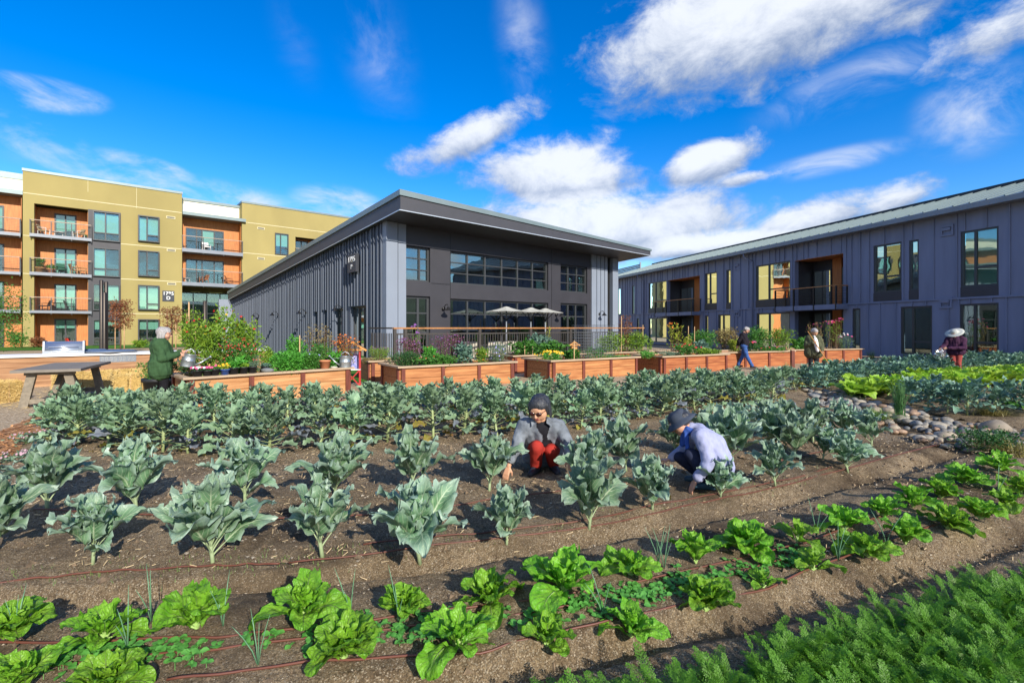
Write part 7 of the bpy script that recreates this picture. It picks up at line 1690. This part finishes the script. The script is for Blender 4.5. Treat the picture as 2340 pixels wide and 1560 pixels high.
def table():
    fl_, fr_, br = Vector((-9.75, 9.42)), Vector((-8.86, 9.9)), Vector((-10.1, 12.0)); w = (fr_ - fl_).length; L = (br - fr_).length; rz = math.atan2((fr_ - fl_).y, (fr_ - fl_).x)
    root = thing('garden_table', 'grey slab topped trestle table standing on the gravel', 'table', (fl_.x, fl_.y, -.06), rz); q = lambda mb, n, m: part(mb, n, m, root, False); h = .77
    w = 1.02; L = 2.4
    q(MB().box(-.02, w + .02, -.02, L, h - .055, h), 'tabletop', m_tbl2)
    for y in (.22, L - .30):
        for s, x0, x1 in ((-1, .24, .10), (1, w - .24, w - .10)): q(MB().beam((x1, y, .0), (x0, y, h - .06), .09, .14, (1, 0, 0)), 'leg', m_tbl)
        q(MB().box(.19, w - .19, y - .035, y + .035, .08, .17), 'stretcher', m_tbl); q(MB().box(.12, w - .12, y - .04, y + .04, h - .12, h - .056), 'top_bearer', m_tbl)
    q(MB().beam((w / 2, .32, .17), (w / 2, 1.0, h - .1), .08, .10, (1, 0, 0)), 'diagonal_brace', m_tbl); q(MB().beam((w / 2, L - .40, .17), (w / 2, L - 1.05, h - .1), .08, .10, (1, 0, 0)), 'diagonal_brace', m_tbl)
    q(MB().box(w / 2 - .04, w / 2 + .04, .26, L - .34, .09, .165), 'long_stretcher', m_tbl)
table()
m_hay = mat('golden_straw', (.40, .26, .075), .9, .3, 8, .6, 40, col2=(.62, .44, .16), stretch=(1, 1, 9)); m_hayd = mat('straw_strands', (.58, .40, .12), .8, .6, 3, col2=(.76, .58, .26))
def bale(label, loc, rz, L, W, H):
    root = thing('straw_bale', label, 'straw bale', loc, rz); r = np.random.default_rng(int(abs(loc[0]) * 100)); q = lambda mb, n, m: part(mb, n, m, root, False)
    mb = MB(); nx = 16
    g = lambda: r.normal(0, .008)
    for k in range(4):      # flakes of the bale
        x0, x1 = -L / 2 + L * k / 4, -L / 2 + L * (k + 1) / 4; c = [(x0 + .006, -W / 2 + g(), 0), (x1 - .006, -W / 2 + g(), 0), (x1 - .006, W / 2 + g(), 0), (x0 + .006, W / 2 + g(), 0), (x0 + .012, -W / 2 + g(), H + g()), (x1 - .012, -W / 2 + g(), H + g()), (x1 - .012, W / 2 + g(), H + g()), (x0 + .012, W / 2 + g(), H + g())]; mb.corners(c)
    q(mb, 'bale', m_hay)
    n = 5200; f = r.integers(0, 5, n); P = r.uniform(-.5, .5, (n, 3)) * np.array([L, W, H]) + np.array([0, 0, H / 2])
    P[f == 0, 1] = -W / 2; P[f == 1, 1] = W / 2; P[f == 2, 0] = L / 2; P[f == 3, 0] = -L / 2; P[f == 4, 2] = H
    P += r.normal(0, .014, (n, 3)); A = r.normal(size=(n, 3)); A /= np.linalg.norm(A, axis=1)[:, None]; sb = MB(); quads(sb, P, A, r.uniform(.03, .10, n), np.full(n, .0048), 0, r, .5); q(sb, 'loose_straw', m_hayd)
    for x in (-L * .2, L * .2): q(MB().box(x - .006, x + .006, -W / 2 - .012, W / 2 + .012, -.0, H + .012), 'twine', m_stake)
x, y = gp(300, 906, -.05); bale('ragged straw bale between the table and the woman in green', (x + .1, y + .25, -.06), R(28), 1.0, .5, .50)
x, y = gp(200, 888, -.05); bale('shaded straw bale behind the table', (x - .2, y + .1, -.06), R(40), 1.1, .5, .42)
x, y = gp(262, 880, -.05); bale('straw bale against the counter behind the ragged one', (x + .2, y + .2, -.06), R(42), .9, .5, .40)
x, y = gp(-6, 920, -.05); bale('straw bale cut by the left picture edge', (x - .15, y, -.06), R(80), .8, .5, .42)
def straw():
    r = np.random.default_rng(12); mb = MB(); P = []
    for (px, py, s, n) in ((300, 908, .5, 420), (200, 900, .8, 420), (250, 905, .6, 300), (20, 925, .4, 120), (120, 915, .9, 200)):
        x, y = gp(px, py, -.05); k = r.normal(size=(n, 2)) * s; P.append(np.stack([x + k[:, 0], y + k[:, 1] * .7, np.full(n, -.05) + r.uniform(.004, .02, n)], 1))
    P = np.concatenate(P); A = np.stack([r.normal(size=len(P)), r.normal(size=len(P)), r.normal(size=len(P)) * .08], 1); A /= np.linalg.norm(A, axis=1)[:, None]; quads(mb, P, A, r.uniform(.02, .08, len(P)), np.full(len(P), .003), 0, r, .2)
    tag(mb.build('loose_straw', m_hayd), 'loose straw strewn on the gravel round the bales', 'straw', kind='stuff')
straw()
def tub(label, px, py, r, lf):
    x, y = gp(px, py, -.05); root = thing('planter_tub', label, 'planter', (x, y, -.06), .3); q = lambda mb, n, m: part(mb, n, m, root, False)
    q(MB().lathe([(0, 0), (r * .8, 0), (r * .98, .38), (r * 1.08, .38), (r * 1.08, .46), (r * .96, .46), (r * .93, .36), (0, .35)], (0, 0, 0), 24), 'tub', m_bpot)
    b = bush('x', (0, 0, 0), r * 2.4, r * 2.2, .55, lf, n=900, ls=.035, stems=12, upright=.5)
    for c in list(b.children):
        for v in c.data.vertices: v.co.z += .36
        c.parent = root
    bpy.data.objects.remove(b)
tub('black tub with a green bush behind the woman\'s legs', 362, 908, .30, f_green); tub('black tub with a dark bush beside the pot bed end', 408, 906, .30, f_dark)

# ================================================================ young trees, lawn edge, patio bits
def sapling(label, px, D, top, w, leaf_m, n, stakes=True, ls=.07, trunk_h=.45):
    p = at(px, HY, D); H = CAMH - (top - HY) / F * D + .05; root = thing('young_tree', label, 'tree', (p.x, p.y, -.05)); q = lambda mb, n_, m: part(mb, n_, m, root, False); rr = random.Random(int(px)); r = np.random.default_rng(abs(int(px)))
    tr = MB(); tr.tube([(0, 0, 0), (.03, 0, H * .3), (-.02, .02, H * .62), (.02, 0, H * .96)], [.045, .038, .026, .008], 8); Ps = []; As = []
    for k in range(22):
        z = H * (trunk_h + (.96 - trunk_h) * k / 22); a = k * 2.399; L = w * .5 * (1.0 - .55 * abs(k / 22 - .35)) * rr.uniform(.6, 1.1); t = np.array([math.cos(a) * L, math.sin(a) * L, z + L * rr.uniform(.25, .8)])
        tr.tube([(0, 0, z), tuple(np.array([0, 0, z]) * .45 + t * .55 + np.array([0, 0, L * .08])), tuple(t)], [.014, .009, .004], 5); m = n // 22; u = r.uniform(.3, 1.05, m); C = np.array([0, 0, z])[None] * (1 - u)[:, None] + t[None] * u[:, None] + r.normal(size=(m, 3)) * .09 * w
        Ps.append(C); A = r.normal(size=(m, 3)) + np.array([0, 0, -.3]); As.append(A / np.linalg.norm(A, axis=1)[:, None])
    q(tr, 'trunk', m_twig); mb = MB(); P = np.concatenate(Ps); S = ls * r.uniform(.6, 1.2, len(P)); quads(mb, P, np.concatenate(As), S, S * .42, 0, r); q(mb, 'crown', leaf_m)
    if stakes:
        for s in (-.28, .28): q(MB().tube([(s, -.05, 0), (s, -.05, H * .68 if s > 0 else H * .98)], .03, 7), 'support_stake', m_stake)
        q(MB().tube([(-.28, -.05, H * .52), (0, .06, H * .52), (.28, -.05, H * .52)], .014, 5), 'tie', m_black)
sapling('red leaved young tree with two pale stakes on the lawn', 275, 30, 688, 1.5, f_rust, 1500); sapling('thin red brown young tree right of the woman in green', 393, 31, 702, 1.5, f_rust, 900); sapling('sparse young tree before the dark entrance', 438, 32, 714, 1.6, f_lime, 420, True)
sapling('feathery green tree cut by the left picture edge', -6, 23, 672, 2.2, f_green, 2200, False, .06, .2)
def shrubs():
    for i, (px, D, w, h, lf, l) in enumerate(((40, 37, 1.3, 1.2, f_green, 'round green shrub on the ground floor patio at the left'), (88, 38, 1.2, .9, f_rust, 'small reddish shrub by the ochre corner'), (320, 38, 1.2, .7, f_lime, 'low shrub under the ochre wall windows'))):
        p = at(px, HY, D); bush(l, (p.x, p.y, -.05), w, w, h, lf, n=700, ls=.08, stems=10)
shrubs()
def tuft(label, px, py, h, n, m, spread=.25, z=0.0, name='grass_tuft'):
    x, y = gp(px, py, z); r = np.random.default_rng(abs(int(px * 7 + py))); mb = MB()
    for k in range(n):
        a = r.uniform(0, 6.28); L = h * r.uniform(.6, 1.1); ln = r.uniform(.05, 1.0) * spread * 2.2; b = np.array([r.normal() * spread * .22, r.normal() * spread * .22, -.02]); H = np.array([math.cos(a), math.sin(a), 0]); w = np.array([-math.sin(a), math.cos(a), 0]) * .0042
        P = [b + H * (ln * t * t) + np.array([0, 0, L * (t - .35 * t * t * min(ln / .5, 1))]) for t in (0, .4, .75, 1)]
        V = []
        for p, s in zip(P, (1, .9, .6, .08)): V += [p - w * s, p + w * s]
        mb.add(np.array(V), [(0, 1, 3, 2), (2, 3, 5, 4), (4, 5, 7, 6)])
    solo(mb, name, m, label, 'grass', (x, y, z), 0, world=False)
g_rush = fol('rush_green', (.07, .19, .06), (.13, .27, .09), .2); g_dry = fol('dry_grass', (.26, .24, .06), (.42, .36, .14), .2); g_mid = fol('tuft_green', (.08, .20, .03), (.20, .30, .06), .2)
tuft('tall upright green rushes growing between the river stones', 2055, 958, .78, 150, g_rush, .13); tuft('arching yellow green grass tuft left of the rushes', 2006, 962, .26, 260, g_mid, .30); tuft('spreading dry grass tuft in front of the right brassicas', 2262, 950, .28, 320, g_dry, .42)
tuft('dry grass tuft in the lower right of the stones', 2318, 1042, .26, 260, g_dry, .32); tuft('short grass tuft at the stone swale start', 1960, 905, .30, 120, g_rush, .12); tuft('small grass tuft against the blue wing', 1992, 818, .55, 90, g_mid, .3); tuft('spiky weed below the lower blue wing window', 2072, 822, .5, 90, g_mid, .3); tuft('wispy dry grass by the short timber post', 1797, 862, .55, 120, g_dry, .2); tuft('thin grass at the mulch border under the blue wing', 1953, 838, .35, 90, g_mid, .3)
x, y = gp(2262, 1032); bush('low dark leaved shrub at the lower edge of the stones', (x, y, -.02), .75, .55, .34, f_dark, n=1500, ls=.022, stems=18, loose=.9); x, y = gp(2330, 940); bush('broad low greens at the right edge above the stones', (x + .1, y, 0), .6, .5, .2, f_green, n=300, ls=.06, stems=10)
x, y = gp(100, 1010, -.03); bush('pale pink sedum at the left end of the broccoli patch', (x - .1, y, -.04), .55, .5, .16, f_grey, n=260, ls=.03, fl=[(p_pale, 30, .016, 1.6)], stems=16)
x, y = gp(40, 1052, -.03); bush('low pink sedum beside the orange mulch', (x, y, -.04), .5, .45, .12, f_grey, n=200, ls=.03, fl=[(p_pale, 26, .016, 1.6)], stems=14)
rock('large rounded boulder at the right end of the stones', (*gp(2275, 985), -.05), (.20, .16, .12), (.24, .20, .15))

# ================================================================ furniture on the balconies
m_fw = mat('white_frame', (.75, .73, .68), .5); m_fc = mat('tan_cushion', (.36, .26, .13), .8); m_fwood = mat('teak_slats', (.48, .25, .09), .6, .2, 8); m_fgreen = mat('dark_green_plastic', (.01, .10, .05), .5); m_fbrown = mat('brown_wicker', (.34, .12, .04), .7, .2, 20); m_fred = mat('red_plastic', (.60, .03, .02), .4)
def seat_(label, px, py, D, fm, cm, rz=0.0, k=1.0, d=0.0, group='balcony furniture'):
    p = at(px, py, D); root = thing('balcony_chair', label, 'chair', tuple(p), rz, group); root.scale = (k, k, k); q = lambda mb, n, m: part(mb, n, m, root, False)
    q(MB().box(-.28, .28, -.26, .26, .36, .44), 'seat', cm); q(MB().corners([(-.28, .20, .44), (.28, .20, .44), (.28, .27, .44), (-.28, .27, .44), (-.28, .36, .9), (.28, .36, .9), (.28, .42, .9), (-.28, .42, .9)]), 'backrest', cm)
    for x in (-.28, .28):
        q(MB().tube([(x, -.28, 0), (x, -.28, .62), (x, .3, .64)], .025, 6), 'armrest', fm)
        for y in (-.26, .26): q(MB().box(x - .02, x + .02, y - .02, y + .02, 0, .37), 'leg', fm)
def zb(px, py, d):   # point on a balcony slab of the ochre block, d in front of (+) or behind (-) the facade
    s = FA.s_(px, d); return s
def on_balc(px, slab_px, slab_py, d=-.55):
    z = FA.z(slab_px, slab_py); s = FA.s_(px, d); p = FA.P(s, d, z); return p
for l, px, sp, sy, fm, cm, rz in (('white framed chair with tan cushion on the top balcony, left', 100, 75, 534, m_fw, m_fc, 1.2), ('white framed chair with tan cushion on the top balcony, right', 180, 75, 534, m_fw, m_fc, -1.0), ('dark green slatted chair on the second balcony', 141, 75, 621.5, m_fgreen, m_fgreen, .3), ('light wooden chair on the second balcony, left of its pair', 172, 75, 621.5, m_fwood, m_fwood, 1.9), ('light wooden chair on the second balcony, near the end rail', 187, 75, 621.5, m_fwood, m_fwood, 1.5),
                                  ('black wire chair on the third balcony, left', 103, 75, 709, m_black, m_black, -1.2), ('black wire chair on the third balcony, right', 160, 75, 709, m_black, m_black, 1.4), ('pale shell chair on the upper entrance balcony', 472, 416, 567, m_fw, m_fw, .2), ('brown wicker armchair on the lower entrance balcony, left', 466, 416, 644, m_fbrown, m_fbrown, -1.2), ('brown wicker armchair on the lower entrance balcony, right', 524, 416, 644, m_fbrown, m_fbrown, 1.2)):
    p = on_balc(px, sp, sy); seat_(l, 0, 0, 1, fm, cm, rz + math.atan2(FA.e[1], FA.e[0])); o = [k for k in COL.objects if k.get('label') == l][0]; o.location = p
def stand(label, loc, r, h, m, name='side_table', cat='table'):
    root = thing(name, label, cat, loc, .4); part(MB().lathe([(0, h - .04), (r, h - .04), (r, h), (0, h)], (0, 0, 0), 16), 'top', m, root, False)
    for k in range(3): a = k * 2.094; part(MB().tube([(r * .8 * math.cos(a), r * .8 * math.sin(a), 0), (r * .6 * math.cos(a), r * .6 * math.sin(a), h - .04)], .02, 6), 'leg', m, root, False)
stand('low white table between the top balcony chairs', on_balc(133, 75, 534), .42, .40, m_fw); stand('round black table on the third balcony', on_balc(130, 75, 709), .40, .70, m_black); stand('small white side table on the lower entrance balcony', on_balc(428, 416, 644), .28, .45, m_fw)
def bpot(label, loc, r, h, m, lf, lh, n, ls): pot(label, loc, r, h, m, lf, None, lh, n, ls, 'balcony_planter')
bpot('wooden half barrel with a tall plant on the second balcony', on_balc(90, 75, 621.5), .40, .45, m_fwood, f_green, 1.0, 260, .10); bpot('terracotta pot of leafy greens on the second balcony', on_balc(117, 75, 621.5), .26, .38, m_terra, f_bright, .5, 200, .08); bpot('tiny pot in the corner of the top balcony', on_balc(198, 75, 534), .16, .2, m_bpot, f_green, .25, 60, .06)
p = FA.P(FA.s_(165, -.6), -.4, -.28); seat_('bright red chair back showing over the grill', 0, 0, 1, m_fred, m_fred, 2.6); o = [k for k in COL.objects if k.get('label') == 'bright red chair back showing over the grill'][0]; o.location = p; o['group'] = 'ground floor patio chairs'
seat_('white slatted chair over the left end of the grill', 0, 0, 1, m_fw, m_fw, 2.2); o = [k for k in COL.objects if k.get('label') == 'white slatted chair over the left end of the grill'][0]; o.location = FA.P(FA.s_(113, -.6), -.4, -.28); o['group'] = 'ground floor patio chairs'
